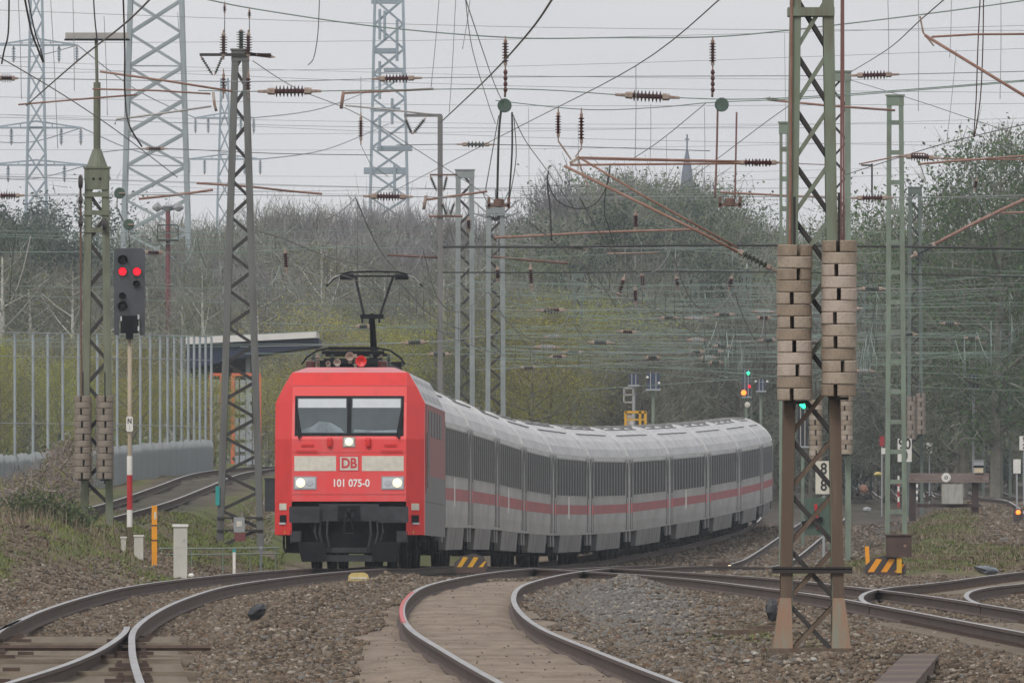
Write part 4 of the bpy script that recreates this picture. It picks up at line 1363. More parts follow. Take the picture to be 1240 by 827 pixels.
row(['birch_tree'], 400, 720, 44, 762, 790, lambda p: max(skyf(p) + 40, 300), W_BIRCH, 'birches before the wood', jit=50, wide=(.8, 1.2))
row(['bare_tree'], 720, 1290, 95, 740, 770, lambda p: 340, dict(W_LOW, **W_BIRCH), 'birches before the wood', jit=60, wide=(.8, 1.2))
tree('leafy_tree', 1206, 158, 700, 'tall leafy grey-green tree rising at the right edge above the wires', None, 1.05)
tree('leafy_tree', 1166, 214, 720, 'leafy grey-green tree just left of the tall tree at the right edge', None, 1.0)
tree('leafy_tree', 1262, 205, 730, 'leafy grey-green tree cut by the right edge of the picture', None, 1.0)
tree('leafy_tree', 1052, 255, 860, 'round-topped green tree between the ladder mast and the near mast', None, 1.3)
# brambles and undergrowth along the wood edge: one mass
def build_undergrowth():
    rs = np.random.RandomState(77)
    n = 60000
    d = rs.uniform(560, 1000, n)
    px = rs.uniform(-60, 1310, n)
    x = (px - 620) * d / F
    ok = (track_off(x, d) > 3.2) & (np.abs(x - LT(d)) > 3.0) & ~((px > 560) & (px < 1000) & (d < 720)) & ~((px > 985) & (d < 735))
    ok &= np.minimum(np.abs(x - FA(d) - 4.2), np.abs(x - FB(d))) > 2.6
    x, d = x[ok], d[ok]
    n = len(x)
    z = G(x, d) + rs.uniform(0, 1, n) ** 1.6 * (1.0 + .9 * wob(x * .6, d * .15))
    p = np.stack([x, d, z], -1)
    a1 = rs.normal(0, 1, (n, 3)); a1 /= np.linalg.norm(a1, axis=1)[:, None]
    a2 = np.cross(a1, rs.normal(0, 1, (n, 3))); a2 /= np.linalg.norm(a2, axis=1)[:, None]
    sz = rs.uniform(.06, .17, n)[:, None]
    v = np.stack([p - a1 * sz, p + a2 * sz * .5, p + a1 * sz, p - a2 * sz * .5], 1).reshape(-1, 3)
    g = wob(x * .5, d * .1) + rs.normal(0, .5, n) + .2
    mi = np.where(g > .5, 0, np.where(g > -.1, 1, 2))
    tag(link('undergrowth', np_mesh('undergrowth', v, np.arange(4 * n).reshape(-1, 4), [TCOL['fresh'], TCOL['twig'], TCOL['dark']], mi)),
        'brown and green undergrowth along the foot of the wood', 'undergrowth', kind='stuff')


build_undergrowth()


def brambles():
    rs = np.random.RandomState(91)
    n = 14000
    px = np.concatenate([rs.normal(118, 30, n // 2), rs.normal(75, 25, n // 4), rs.uniform(-30, 330, n // 4)])
    d = rs.uniform(425, 474, len(px))
    x = (px - 620) * d / F
    ok = (np.abs(x - LT(d)) > 2.4)
    px, x, d = px[ok], x[ok], d[ok]
    n = len(x)
    hh = np.interp(px, [-30, 50, 75, 150, 185, 215, 330], [.5, .9, 1.7, 1.9, .9, .35, .3])
    z = G(x, d) + rs.uniform(0, 1, n) ** 1.3 * hh
    p = np.stack([x, d, z], -1)
    a1 = rs.normal(0, 1, (n, 3)) + [0, 0, .8]; a1 /= np.linalg.norm(a1, axis=1)[:, None]
    a2 = np.cross(a1, rs.normal(0, 1, (n, 3))); a2 /= np.linalg.norm(a2, axis=1)[:, None]
    L = rs.uniform(.12, .42, n)[:, None]
    w = rs.uniform(.008, .02, n)[:, None]
    v = np.stack([p - a1 * L - a2 * w, p - a1 * L + a2 * w, p + a1 * L + a2 * w * .4, p + a1 * L - a2 * w * .4], 1).reshape(-1, 3)
    mi = rs.choice(3, n, p=[.5, .35, .15])
    tag(link('brambles', np_mesh('brambles', v, np.arange(4 * n).reshape(-1, 4), [mat('bramble_brown', (.17, .125, .105), .9, var=.3, scale=2), mat('bramble_grey', (.22, .19, .165), .9), TCOL['willow2']], mi)),
        'brown leafless brambles in front of the pale fence', 'brambles', kind='stuff')


brambles()


def bank_bush():
    rs = np.random.RandomState(55)
    for px, py, w, lab in ((42, 636, .75, 'dark green bramble bush on the crest of the left bank'), (84, 652, .55, 'smaller green bush right of the bramble bush on the left bank')):
        d = 316.0
        x = (px - 620) * d / F
        zb = Gz(x, d)
        n = 1500
        t = thing('bramble_bush', lab, 'bush', (x, d, zb))
        p = rs.normal(0, 1, (n, 3)) * [w * .42, .3, w * .22] + [0, 0, w * .3]
        p[:, 2] = np.maximum(p[:, 2], .01)
        a1 = rs.normal(0, 1, (n, 3)); a1 /= np.linalg.norm(a1, axis=1)[:, None]
        a2 = np.cross(a1, rs.normal(0, 1, (n, 3))); a2 /= np.linalg.norm(a2, axis=1)[:, None]
        sz = rs.uniform(.02, .055, n)[:, None]
        v = np.stack([p - a1 * sz, p + a2 * sz * .6, p + a1 * sz, p - a2 * sz * .6], 1).reshape(-1, 3)
        mi = rs.choice(3, n, p=[.45, .35, .2])
        link('foliage', np_mesh('foliage', v, np.arange(4 * n).reshape(-1, 4), [TCOL['fresh2'], TCOL['fresh'], TCOL['dark']], mi), t)
        b = MB()
        for k in range(9):
            a = k * .7
            b.tube([(0, 0, -.1), (math.cos(a) * w * .3, math.sin(a) * .2, w * .3), (math.cos(a) * w * .7, math.sin(a) * .3, w * (.45 - .03 * k))], .008, 4)
        b.build('stem', TCOL['bark'], t)


bank_bush()

# ------------------------------------------------------------------ insulators
_ins = {}


def insul(parent, a, b, rad=.12, n=6, kind='insul', share=.46, name='insulator'):
    """Ribbed insulator from a to b with an iron fitting at each end."""
    a, b = Vector(a), Vector(b)
    L = (b - a).length
    key = (round(L, 2), round(rad, 3), n, kind, share)
    if key not in _ins:
        Lr = max(.05, round(L, 2))
        m = MB()
        c0, c1 = Lr * (1 - share) / 2, Lr * (1 + share) / 2
        m.tube([(0, 0, 0), (0, 0, c0 * .55), (0, 0, c0 * .6), (0, 0, c0)], [rad * .22, rad * .28, rad * .55, rad * .6], 6, 1)
        m.tube([(0, 0, c1), (0, 0, Lr - c0 * .6), (0, 0, Lr - c0 * .55), (0, 0, Lr)], [rad * .6, rad * .55, rad * .28, rad * .22], 6, 1)
        pr = [(rad * .35, c0)]
        st = (c1 - c0) / n
        for i in range(n):
            h = c0 + st * i
            pr += [(rad * .38, h + st * .12), (rad, h + st * .40), (rad * .95, h + st * .55), (rad * .40, h + st * .75)]
        pr.append((rad * .35, c1))
        m.lathe(pr, 9, 0)
        _ins[key] = m.mesh(name, [M[kind], M['fitting']])
    o = link(name, _ins[key], parent, a)
    o.rotation_mode = 'QUATERNION'
    o.rotation_quaternion = (b - a).to_track_quat('Z', 'Y')
    return o


# ------------------------------------------------------------------ masts
def wedge(mb, xb0, xb1, xt0, xt1, y0, y1, z0, z1, mi=0):
    vs = [(xb0, y0, z0), (xb1, y0, z0), (xb1, y1, z0), (xb0, y1, z0), (xt0, y0, z1), (xt1, y0, z1), (xt1, y1, z1), (xt0, y1, z1)]
    mb.add(vs, [(3, 2, 1, 0), (4, 5, 6, 7), (0, 1, 5, 4), (1, 2, 6, 5), (2, 3, 7, 6), (3, 0, 4, 7)], mi)


def mast(label, px, ytop, ybase, d, wb, wt, cw, dep, seg, style='x', leg='green', lace='green', group=None, name='lattice_mast', base_z=None, lw=.05, cap=True, pxt=None, cat='mast', rust_below=0):
    """Lattice mast: U-section legs left and right, laced front and back. Returns (root, height, width function)."""
    x = (px - 620) * d / F
    zb = HC - (ybase - YH) * d / F if base_z is None else base_z
    H = HC - (ytop - YH) * d / F - zb
    root = thing(name, label, cat, (x, d, zb), group)
    dx = 0 if pxt is None else (pxt - px) * d / F
    hw = lambda z: (wb + (wt - wb) * max(0, z) / H) / 2
    cx = lambda z: dx * z / H
    t = .014
    gz = min(0, Gz(x, d) - zb) - .3
    for s in (-1, 1):
        m = MB()
        for y0, y1, a, b in ((-dep / 2, -dep / 2 + t, 0, cw), (dep / 2 - t, dep / 2, 0, cw), (-dep / 2 + t, dep / 2 - t, 0, t)):
            o0, o1 = hw(gz) if gz > 0 else hw(0), hw(H)
            xb = sorted((s * (o0 - a), s * (o0 - b)))
            xt = sorted((dx + s * (o1 - a), dx + s * (o1 - b)))
            wedge(m, xb[0], xb[1], xt[0], xt[1], y0, y1, gz, H)
        m.build('leg', M[leg], root)
    mfront, mback = MB(), MB()
    k = max(3, int(round(H / seg)))
    for yy in (-dep / 2 + t + .008, dep / 2 - t - .008):
        m = mback if (yy > 0 and style != 'b') else mfront
        for i in range(k):
            z0, z1 = H * i / k, H * (i + 1) / k
            a0, a1 = hw(z0) - cw * .5, hw(z1) - cw * .5
            fl = i % 2 == (0 if yy < 0 else (0 if style == 'z' else 1))
            if style == 'x' or (style == 'z' and fl):
                m.bar((cx(z0) - a0, yy, z0), (cx(z1) + a1, yy, z1), .010, lw, 2 if z1 < rust_below else 0, up=(1, 0, 0))
            if style == 'x' or (style == 'z' and not fl):
                m.bar((cx(z0) + a0, yy + .011, z0), (cx(z1) - a1, yy + .011, z1), .010, lw, 1 if style == 'x' else 0, up=(1, 0, 0))  # crossing diagonal gets a darker colour standing in for its shadow side
            if style == 'b':
                m.box((cx(z0), yy, z0 + .1), (2 * a0, .010, .12))
    # side lacing
    m = mfront
    for s in (-1, 1):
        if dep > .3 and style != 'b':
            for i in range(k):
                z0, z1 = H * i / k, H * (i + 1) / k
                q = 1 if i % 2 else -1
                m.bar((cx(z0) + s * (hw(z0) - .03), -q * (dep / 2 - .03), z0), (cx(z1) + s * (hw(z1) - .03), q * (dep / 2 - .03), z1), .010, lw * .8, up=(0, 1, 0))
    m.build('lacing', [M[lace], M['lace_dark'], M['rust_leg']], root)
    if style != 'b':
        mback.build('lacing', [M['lace_dark'], M['lace_dark']], root)  # back bars darkened, their shade put into the colour
    if cap:
        m = MB(); m.box((dx, 0, H - .12), (wt + .03, dep + .03, .26)); m.box((dx, 0, H + .03), (wt + .08, dep + .08, .04)); m.build('cap_plate', M[leg], root)
    m = MB(); m.box((0, 0, gz + .05), (wb + .5, dep + .5, .5)); m.build('foundation', M['concrete_grey'], root)
    return root, H, hw


def loc(root, p):
    return Vector(p) - root.location


def tube_part(root, pts, r, m, name='cantilever_tube'):
    b = MB(); b.tube([loc(root, p) for p in pts], r, 7)
    return b.build(name, M[m], root, True)


# concrete counterweights
def disc_mesh(m):
    R, h, sw = .185, .128, .022
    pts = []
    a0 = math.asin(sw / R)
    for i in range(25):
        a = -math.pi / 2 + a0 + (2 * math.pi - 2 * a0) * i / 24
        pts.append((math.cos(a), math.sin(a)))
    mb = MB()
    n = len(pts)
    for z, k in ((0, .955), (.012, 1.0), (h - .012, 1.0), (h - .002, .955)):
        for x, y in pts:
            mb.v.append((x * R * k, y * R * k, z))
        mb.v.append((sw, sw, z)); mb.v.append((-sw, sw, z))
    # slot corners follow the ring of each level
    N = n + 2
    ring = list(range(n)) + [n + 1, n]
    for lv in range(3):
        for i in range(N):
            a, b = ring[i], ring[(i + 1) % N]
            mb.f.append((lv * N + a, lv * N + b, (lv + 1) * N + b, (lv + 1) * N + a)); mb.m.append(0)
    mb.f.append(tuple(reversed([i for i in ring]))); mb.m.append(0)
    mb.f.append(tuple(3 * N + i for i in ring)); mb.m.append(0)
    return mb.mesh('weight_disc', M[m])


DISC = [disc_mesh(k) for k in ('concrete', 'concrete_dark', 'concrete_pale')]
DISC_G = [disc_mesh(k) for k in ('concrete_grey', 'concrete_grey')]


def weights(label, px, y0, y1, d, n, dsc=None, rod_top=None, group='concrete tension weights'):
    zt, zb = HC - (y0 - YH) * d / F, HC - (y1 - YH) * d / F
    t = thing('tension_weight', label, 'counterweight', ((px - 620) * d / F, d, zb), group)
    h = (zt - zb) / n
    for i in range(n):
        o = link('weight_disc', rnd.choice(dsc or DISC), t, (rnd.uniform(-.006, .006), rnd.uniform(-.006, .006), h * i))
        o.rotation_euler = (rnd.uniform(-.01, .01), rnd.uniform(-.012, .012), (0 if (n - i) % 2 else math.pi) + rnd.uniform(-.25, .25))
        o.scale = (1, 1, h / .13)
    b = MB(); b.tube([(0, 0, -.10), (0, 0, zt - zb + (rod_top or .5))], .016, 6); b.box((0, 0, -.02), (.2, .1, .03)); b.build('rod', M['slot'], t)
    return t


# --- near mast, right of centre
NM, NH, NW = mast('tall green lattice mast with rust-brown legs, nearest in the picture', 983, -70, 795, 174, .67, .44, .115, .50, .56, 'x', 'green', 'green', lw=.044, cap=False, base_z=-.16, rust_below=3.2)
# its lower two metres are rust brown: plates bolted over the feet
b = MB()
for s in (-1, 1):
    for yy in (-.262, .262):
        wedge(b, s * .335 - (.118 if s > 0 else 0), s * .335 + (0 if s > 0 else .118), s * .297 - (.118 if s > 0 else 0), s * .297 + (0 if s > 0 else .118), yy - .008, yy + .008, .62, 2.75)
b.build('leg_plates', M['rust_leg'], NM)
for s in (-1, 1):
    b = MB()
    for yy in (-.268, .268):
        b.add([(s * .22, yy, .62), (s * .34, yy, .62), (s * .42, yy, .0), (s * .20, yy, .0), (s * .22, yy + .014, .62), (s * .34, yy + .014, .62), (s * .42, yy + .014, .0), (s * .20, yy + .014, .0)],
              [(0, 1, 2, 3), (7, 6, 5, 4), (0, 4, 5, 1), (1, 5, 6, 2), (2, 6, 7, 3), (3, 7, 4, 0)])
    b.box((s * .30, 0, .31), (.014, .53, .62))
    b.build('foot_gusset', M['rust_foot'], NM)
b = MB(); b.box((0, 0, .90), (.84, .60, .05)); b.box((0, -.29, .93), (.84, .02, .03)); b.build('base_platform', M['slot'], NM)
b = MB(); b.box((0, 0, .04), (.9, .7, .10)); b.build('base_slab', M['rust_leg'], NM)
b = MB(); b.box((-.01, 0, 6.78), (.49, .56, .09)); b.build('collar', M['green'], NM)
b = MB(); b.tube([(-.235, -.28, 4.3), (-.215, -.28, 7.3)], .017, 6); b.build('weight_guide', M['tube'], NM)
for dx in (0, .05):
    b = MB(); b.tube([(.30 + dx * .6, -.28, 4.3), (.31 + dx * .3, -.28, 7.4)], .013, 6); b.build('down_cable', M['wire_rust'], NM)
weights('left stack of thick concrete discs hung on the near green mast', 962, 296, 485, 173.62, 13)
weights('right stack of thick concrete discs hung on the near green mast', 1016, 291, 480, 173.60, 13)
# cantilever of the near mast, reaching over the sandy track
dN = 173.9
q = lambda px, py: P(px, py, dN)
ca = tube_part(NM, [q(893, 305), q(845, 280), q(683, 201)], .0155, 'tube', 'cantilever')
for pts in ([q(893, 300), q(780, 238), q(700, 190)], [q(905, 198), q(690, 200)], [q(905, 196), q(702, 191)]):
    b = MB(); b.tube([loc(NM, p) for p in pts], .012, 7); b.build('cantilever_tube', M['tube'], ca, True)
insul(ca, loc(NM, q(888, 301)), loc(NM, q(940, 328)), .052, 6, 'insul_dark', .55)
insul(ca, loc(NM, q(888, 197)), loc(NM, q(948, 197)), .045, 8, 'insul', .55)
b = MB(); b.bar(loc(NM, q(690, 198)), loc(NM, q(700, 192)), .03, .03); b.tube([loc(NM, q(700, 192)), loc(NM, q(704, 205)), loc(NM, q(712, 226))], .010, 6); b.build('registration_arm', M['fitting'], ca)
for pxi, pyb in ((676, 171), (704, 180)):
    iv = insul(ca, loc(NM, q(pxi, 131)), loc(NM, q(pxi, pyb)), .034, 7, 'insul', .55)
    b = MB(); b.tube([loc(NM, q(pxi, pyb)), loc(NM, q((pxi + 690) / 2, pyb + 10)), loc(NM, q(692 if pxi < 690 else 702, 194))], .010, 5); b.build('hanger', M['fitting'], ca)

# --- cantilever hung in from a mast outside the right edge
RM, RH, _ = mast('tall green mast standing just outside the right edge, its rusty arm reaching in', 1330, -80, 790, 178, .62, .42, .11, .45, .56, 'x', 'green', 'green', cap=False)
q = lambda px, py: P(px, py, 178)
ca = tube_part(RM, [q(1120, 43), q(1240, 116), q(1312, 160)], .017, 'tube', 'cantilever')
b = MB(); b.tube([loc(RM, q(1128, 45)), loc(RM, q(1180, 42)), loc(RM, q(1312, 41))], .012, 7); b.build('cantilever_tube', M['tube'], ca, True)
b = MB(); b.tube([loc(RM, q(1114, 20)), loc(RM, q(1118, 40)), loc(RM, q(1126, 50)), loc(RM, q(1131, 56))], .011, 6); b.build('clamp', M['fitting'], ca)

# --- olive mast with lamp on the left bank
LM, LH, _ = mast('olive lattice mast with a wide double lamp on top, on the left bank', 117.5, 205, 640, 350, .70, .50, .155, .42, .52, 'z', 'green_mid', 'lace_dark', lw=.07, name='lattice_mast')
z = lambda py, d=350: HC - (py - YH) * d / F - LM.location.z
u = 350 / F
b = MB()
for py in (236, 258, 279):
    b.box((0, -.215, z(py)), (.52, .05, .10))
b.box((0, -.225, z(218)), (.46, .03, .42))
b.build('clamp_plates', M['green_mid'], LM)
for dx in (-.07, .07):
    b = MB(); b.lathe([(.028, 0), (.028, .006)], 9, 0, (dx, -.245, z(217)), 'y'); b.build('bolt_hole', M['black'], LM)
b = MB(); b.tube([(0, 0, z(203)), (0, 0, z(181))], [.23, .09], 8); b.tube([(0, 0, z(182)), (0, 0, z(100))], .075, 8); b.tube([(0, 0, z(100)), (-.02, 0, z(46))], .035, 7); b.build('lamp_pole', M['green_mid'], LM)
b = MB(); b.box((0, 0, z(48.5)), (1.38, .30, .035)); lp = b.build('lamp', M['black'], LM)
b = MB(); b.box((0, 0, z(43.5)), (1.34, .26, .12)); b.build('lamp_housing', M['tube_pale'], lp)
b = MB(); b.tube([(-.34, -.22, z(330)), (-.345, -.22, z(212))], .026, 6); b.build('weight_guide', M['tube_dark'], LM)
b = MB(); b.tube([(-.32, -.22, z(480)), (-.34, -.22, z(330))], .022, 6); b.build('weight_rod', M['tube_dark'], LM)
for px, py, r in ((98, 221, .14), (127, 272, .13), (98, 243, .08), (98, 270, .09)):
    b = MB(); b.lathe([(r * .3, -.05), (r, -.04), (r * .8, 0), (r, .04), (r * .3, .05)], 14, 0, ((px - 117.5) * u, -.30, z(py)), 'x'); b.box(((px - 117.5) * u, -.26, z(py)), (.05, .16, .24)); b.build('tension_wheel', M['lever_black'], LM)
weights('left stack of grey-brown concrete discs on the olive mast', 100.5, 479, 580, 349.4, 13, DISC_G)
weights('right stack of grey-brown concrete discs on the olive mast', 127, 479, 580, 349.4, 13, DISC_G)
for pts, r in (([(121, 87), (200, 98), (282, 111)], .024), ([(112, 108), (190, 110), (255, 114)], .020), ([(22, 127), (90, 121), (166, 115)], .020)):
    tube_part(LM, [P(px, py, 349.5) for px, py in pts], r, 'tube', 'cantilever_tube')
tube_part(LM, [P(258, 112, 349.5), P(260, 128, 349.5), P(262, 135, 349.5)], .03, 'fitting', 'clamp')
tube_part(LM, [P(139, 151, 349.5), P(141, 145, 349.5), P(200, 137, 349.5), P(256, 129, 349.5)], .022, 'tube_pale', 'steady_arm')

# --- dark tapering tower beside the locomotive
DM, DH, _ = mast('dark grey tapering lattice mast standing between the white cabinet and the locomotive', 291, 62, 662, 400, 1.18, .40, .165, .55, .44, 'z', 'dark_mast', 'lace_dark', lw=.075, name='lattice_mast')
zz = lambda py, d=400: HC - (py - YH) * d / F - DM.location.z
u = 400 / F
for px in (271, 301):
    insul(DM, (( px - 291) * u, -.3, zz(73)), ((px - 291) * u, -.3, zz(37)), .10, 7, 'insul', .6)
    insul(DM, (( px - 291) * u, -.3, zz(120)), ((px - 291) * u, -.3, zz(84)), .07, 4, 'insul', .4)
insul(DM, (.02, 0, zz(60)), (.02, 0, zz(36)), .12, 7, 'insul_dark', .85)
b = MB(); b.bar((-.98, -.3, zz(67)), (.75, -.3, zz(67)), .06, .07); b.bar((.2, -.3, zz(66)), (.75, -.3, zz(69)), .06, .08); b.build('cross_arm', M['lace_dark'], DM)
for x0, x1 in ((-.96, -.66), (-.42, -.62)):
    insul(DM, (x0, -.3, zz(68)), (x1, -.3, zz(92)), .045, 7, 'insul_dark', .75)
insul(DM, (.30, -.3, zz(66)), (.85, -.3, zz(70)), .06, 5, 'insul', .6)
b = MB()
for k, (za, zb_) in enumerate(((zz(628), zz(605)), (zz(628), zz(645)))):
    pass
b.box((0, -.30, zz(627)), (1.12, .03, .05)); b.box((0, -.30, zz(642)), (1.12, .03, .045)); b.build('tie_bar', M['lace_dark'], DM)
b = MB(); b.box((-.02, -.33, zz(635)), (.26, .05, .36)); pl = b.build('notice_plate', M['plate_grey'], DM)
b = MB(); b.box((-.02, -.36, zz(634)), (.13, .008, .13)); b.build('warning_label', M['cream'], pl)
b = MB(); b.box((.0, -.33, zz(650)), (.26, .06, .2)); b.build('lower_plate', M['platform_red'], DM)
b = MB(); b.box((-.545, -.29, zz(600)), (.10, .06, .46)); b.build('cable_wrap', M['teal'], DM)
b = MB(); b.box((.72, -.2, zz(599)), (.24, .4, .80)); b.box((.72, -.2, zz(579.5)), (.28, .44, .04)); b.build('control_box', M['buffer'], DM)

# --- pair of grey masts behind the train
PM1, PH1, _ = mast('left and taller of the paired grey lattice masts behind the train', 563, 207, 640, 560, .70, .62, .17, .5, .47, 'z', 'galv', 'lace_dark', 'paired grey lattice masts', lw=.08)
PM2, PH2, _ = mast('right and shorter of the paired grey lattice masts behind the train', 600, 250, 640, 575, .74, .64, .17, .5, .47, 'z', 'galv', 'lace_dark', 'paired grey lattice masts', lw=.08)
b = MB()
for i in range(7):
    a = i / 6 * math.pi
    b.bar((0, 0, PH2 - .5), (math.cos(a) * .9, .2 * math.sin(3 * a), PH2 - .2 + .8 * math.sin(a)), .04, .05)
b.box((0, -.3, PH2 - .3), (1.2, .05, .06)); b.box((.1, -.3, PH2 + .1), (.9, .05, .05))
b.build('switch_linkage', M['galv'], PM2)
# --- slim pole with bracket arms
d = 480
x = (533 - 620) * d / F
PL = thing('catenary_pole', 'slim brown-grey pole with bracket arms left of the paired masts', 'mast', (x, d, Gz(x, d)))
hz = lambda py: HC - (py - YH) * d / F - PL.location.z
b = MB(); b.box((0, 0, hz(140) / 2 - .2), (.15, .15, hz(140) + .4)); b.build('pole', M['pole'], PL)
b = MB(); b.bar((-1.05, 0, hz(140)), (.05, 0, hz(140)), .09, .09); b.build('bracket', M['pole'], PL)
for a, c in (((-1.02, hz(143)), (-.82, hz(163))), ((-.42, hz(143)), (-.80, hz(163)))):
    insul(PL, (a[0], 0, a[1]), (c[0], 0, c[1]), .07, 7, 'insul_dark', .7)
b = MB(); b.bar((-.30, -.1, hz(212)), (.50, -.1, hz(212)), .05, .05); b.bar((-.1, -.1, hz(262)), (.45, -.1, hz(262)), .05, .05); b.build('lower_bracket', M['tube_dark'], PL)
for a, c in (((-.29, hz(213)), (-.1, hz(232))), ((.20, hz(213)), (.1, hz(232))), ((.05, hz(245)), (.2, hz(262))), ((.42, hz(245)), (.28, hz(262)))):
    insul(PL, (a[0], -.1, a[1]), (c[0], -.1, c[1]), .06, 6, 'insul_dark', .7)
tube_part(PL, [P(415, 113, d), P(525, 108, d)], .035, 'tube'); tube_part(PL, [P(416, 111, d), P(413, 132, d)], .05, 'tube', 'clamp')
tube_part(PL, [P(418, 128, d), P(470, 133, d), P(533, 140, d)], .026, 'tube_pale', 'steady_arm')
for x0, y0, x1, y1 in ((517, 242, 590, 232), (519, 262, 560, 262), (470, 309, 535, 312)):
    tube_part(PL, [P(x0, y0, d), P(x1, y1, d)], .035, 'tube' if y0 < 300 else 'tube_dark')
tube_part(PL, [P(516, 237, d), P(513, 254, d)], .05, 'fitting', 'clamp')

# --- ladder masts
LD, _, _ = mast('pale green ladder-like mast behind the speed board at the right', 1085, 117, 660, 444, .60, .44, .125, .22, .80, 'b', 'green_pale', 'green_pale', 'pale green ladder masts', pxt=1084, name='ladder_mast')
LD2, _, _ = mast('slim green ladder-like mast close beside the near mast', 950, 150, 690, 400, .27, .24, .07, .22, .72, 'b', 'green_pale', 'green_pale', 'pale green ladder masts', name='ladder_mast')
tube_part(LD, [P(930, 121, 443.6), P(1000, 128, 443.6), P(1084, 134, 443.6)], .032, 'tube'); insul(LD, loc(LD, P(926, 119, 443.6)), loc(LD, P(946, 122, 443.6)), .06, 3, 'insul', .6)
# --- mast hidden behind the near one, with its own weights
BM, _, _ = mast('green lattice mast directly behind the near mast, smaller concrete weights beside it', 1017, 88, 607, 465, .62, .60, .16, .45, .48, 'z', 'green_pale', 'lace_dark', lw=.06)
weights('thin brown stack of concrete discs seen through the near mast, beside the green arrow light', 988, 484, 564, 464.4, 13)
weights('thin brown stack of concrete discs just right of the near mast', 1024.5, 480, 550, 464.4, 12)
tube_part(BM, [P(872, 233, 464.6), P(950, 237, 464.6), P(1010, 240, 464.6)], .030, 'tube')
b = MB(); b.box((.9, -.2, 9.0), (.05, .05, 1.0)); b.box((.75, -.2, 9.45), (.3, .05, .05)); b.box((.75, -.2, 8.55), (.3, .05, .05)); b.build('switch_bracket', M['lace_dark'], BM)
# --- far lattice mast
FM, _, _ = mast('grey lattice mast rising from the far tracks right of the ladder mast', 1108, 228, 600, 640, .66, .50, .13, .42, .48, 'z', 'mast_far', 'lace_dark', lw=.07)
weights('small dark left stack of weights on the far lattice mast', 1104, 480, 532, 639, 9, DISC_G)
weights('small dark right stack of weights on the far lattice mast', 1115, 476, 526, 639, 9, DISC_G)
ca = tube_part(FM, [P(1130, 297, 639.5), P(1175, 273, 639.5), P(1212, 255, 639.5), P(1262, 232, 639.5)], .075, 'tube', 'cantilever')
insul(ca, loc(FM, P(1138, 293, 639.5)), loc(FM, P(1102, 312, 639.5)), .20, 5, 'insul_dark', .5)
b = MB(); b.tube([loc(FM, P(1212, 258, 639.5)), loc(FM, P(1262, 257, 639.5))], .05, 6); b.build('cantilever_tube', M['tube'], ca)
# smaller far masts among the wood
for i, (px, yt, yb, d, w) in enumerate(((1218, 262, 590, 720, .5), (1196, 300, 588, 760, .5), (1131, 330, 585, 830, .5), (1166, 345, 580, 860, .5), (905, 330, 585, 760, .5), (800, 352, 585, 800, .5), (842, 345, 585, 830, .5), (700, 330, 585, 720, .5), (1050, 320, 585, 800, .5))):
    mast('far slim grey-green mast ' + ['under the tall leafy tree', 'left of the tall leafy tree', 'among green trees right of the far lattice mast', 'faint among the green trees at right', 'near the amber signal light',
         'over the middle of the train roofs', 'between the dark blue signals', 'right of the yellow willows', 'between the near mast and ladder mast'][i], px, yt, yb, d, w, w * .8, .12, .4, .5, 'z', 'mast_far', 'lace_dark', 'far slim masts', lw=.06)


# --- power-line pylons
def pylon(label, px, d, half, ytop, seg, r, m, group=None, name='pylon', brace=.6, dep=1.0):
    """half: half width in photograph pixels as [(py, half), ...] from the top down."""
    x = (px - 620) * d / F
    zb = Gz(x, d)
    root = thing(name, label, 'pylon', (x, d, zb), group)
    zs = [HC - (py - YH) * d / F - zb for py, _ in half][::-1]
    hs = [h * d / F for _, h in half][::-1]
    hw = lambda z: float(np.interp(z, zs, hs))
    T = zs[-1]
    n = int(T / seg)
    zl = [T * i / n for i in range(n + 1)]
    for sx in (-1, 1):
        for sy in (-1, 1):
            b = MB()
            for i in range(n):
                b.bar((sx * hw(zl[i]), sy * hw(zl[i]) * dep, zl[i]), (sx * hw(zl[i + 1]), sy * hw(zl[i + 1]) * dep, zl[i + 1] + .01), r * 2, r * 2)
            b.build('leg', M[m], root)
    b = MB()
    for i in range(n):
        a, c = hw(zl[i]), hw(zl[i + 1])
        for s in (-1, 1):
            b.bar((-a, s * a * dep, zl[i]), (c, s * c * dep, zl[i + 1]), r * brace, r * brace * 1.6)
            if True:
                b.bar((a, s * a * dep + .02, zl[i]), (-c, s * c * dep + .02, zl[i + 1]), r * brace, r * brace * 1.6)
            b.bar((s * a, -a * dep, zl[i]), (s * c, c * dep, zl[i + 1]), r * brace, r * brace * 1.6)
        if i % 3 == 0:
            b.bar((-a, -a * dep, zl[i]), (a, -a * dep, zl[i]), r * brace, r * brace)
    b.build('bracing', M[m], root)
    return root, hw, zb


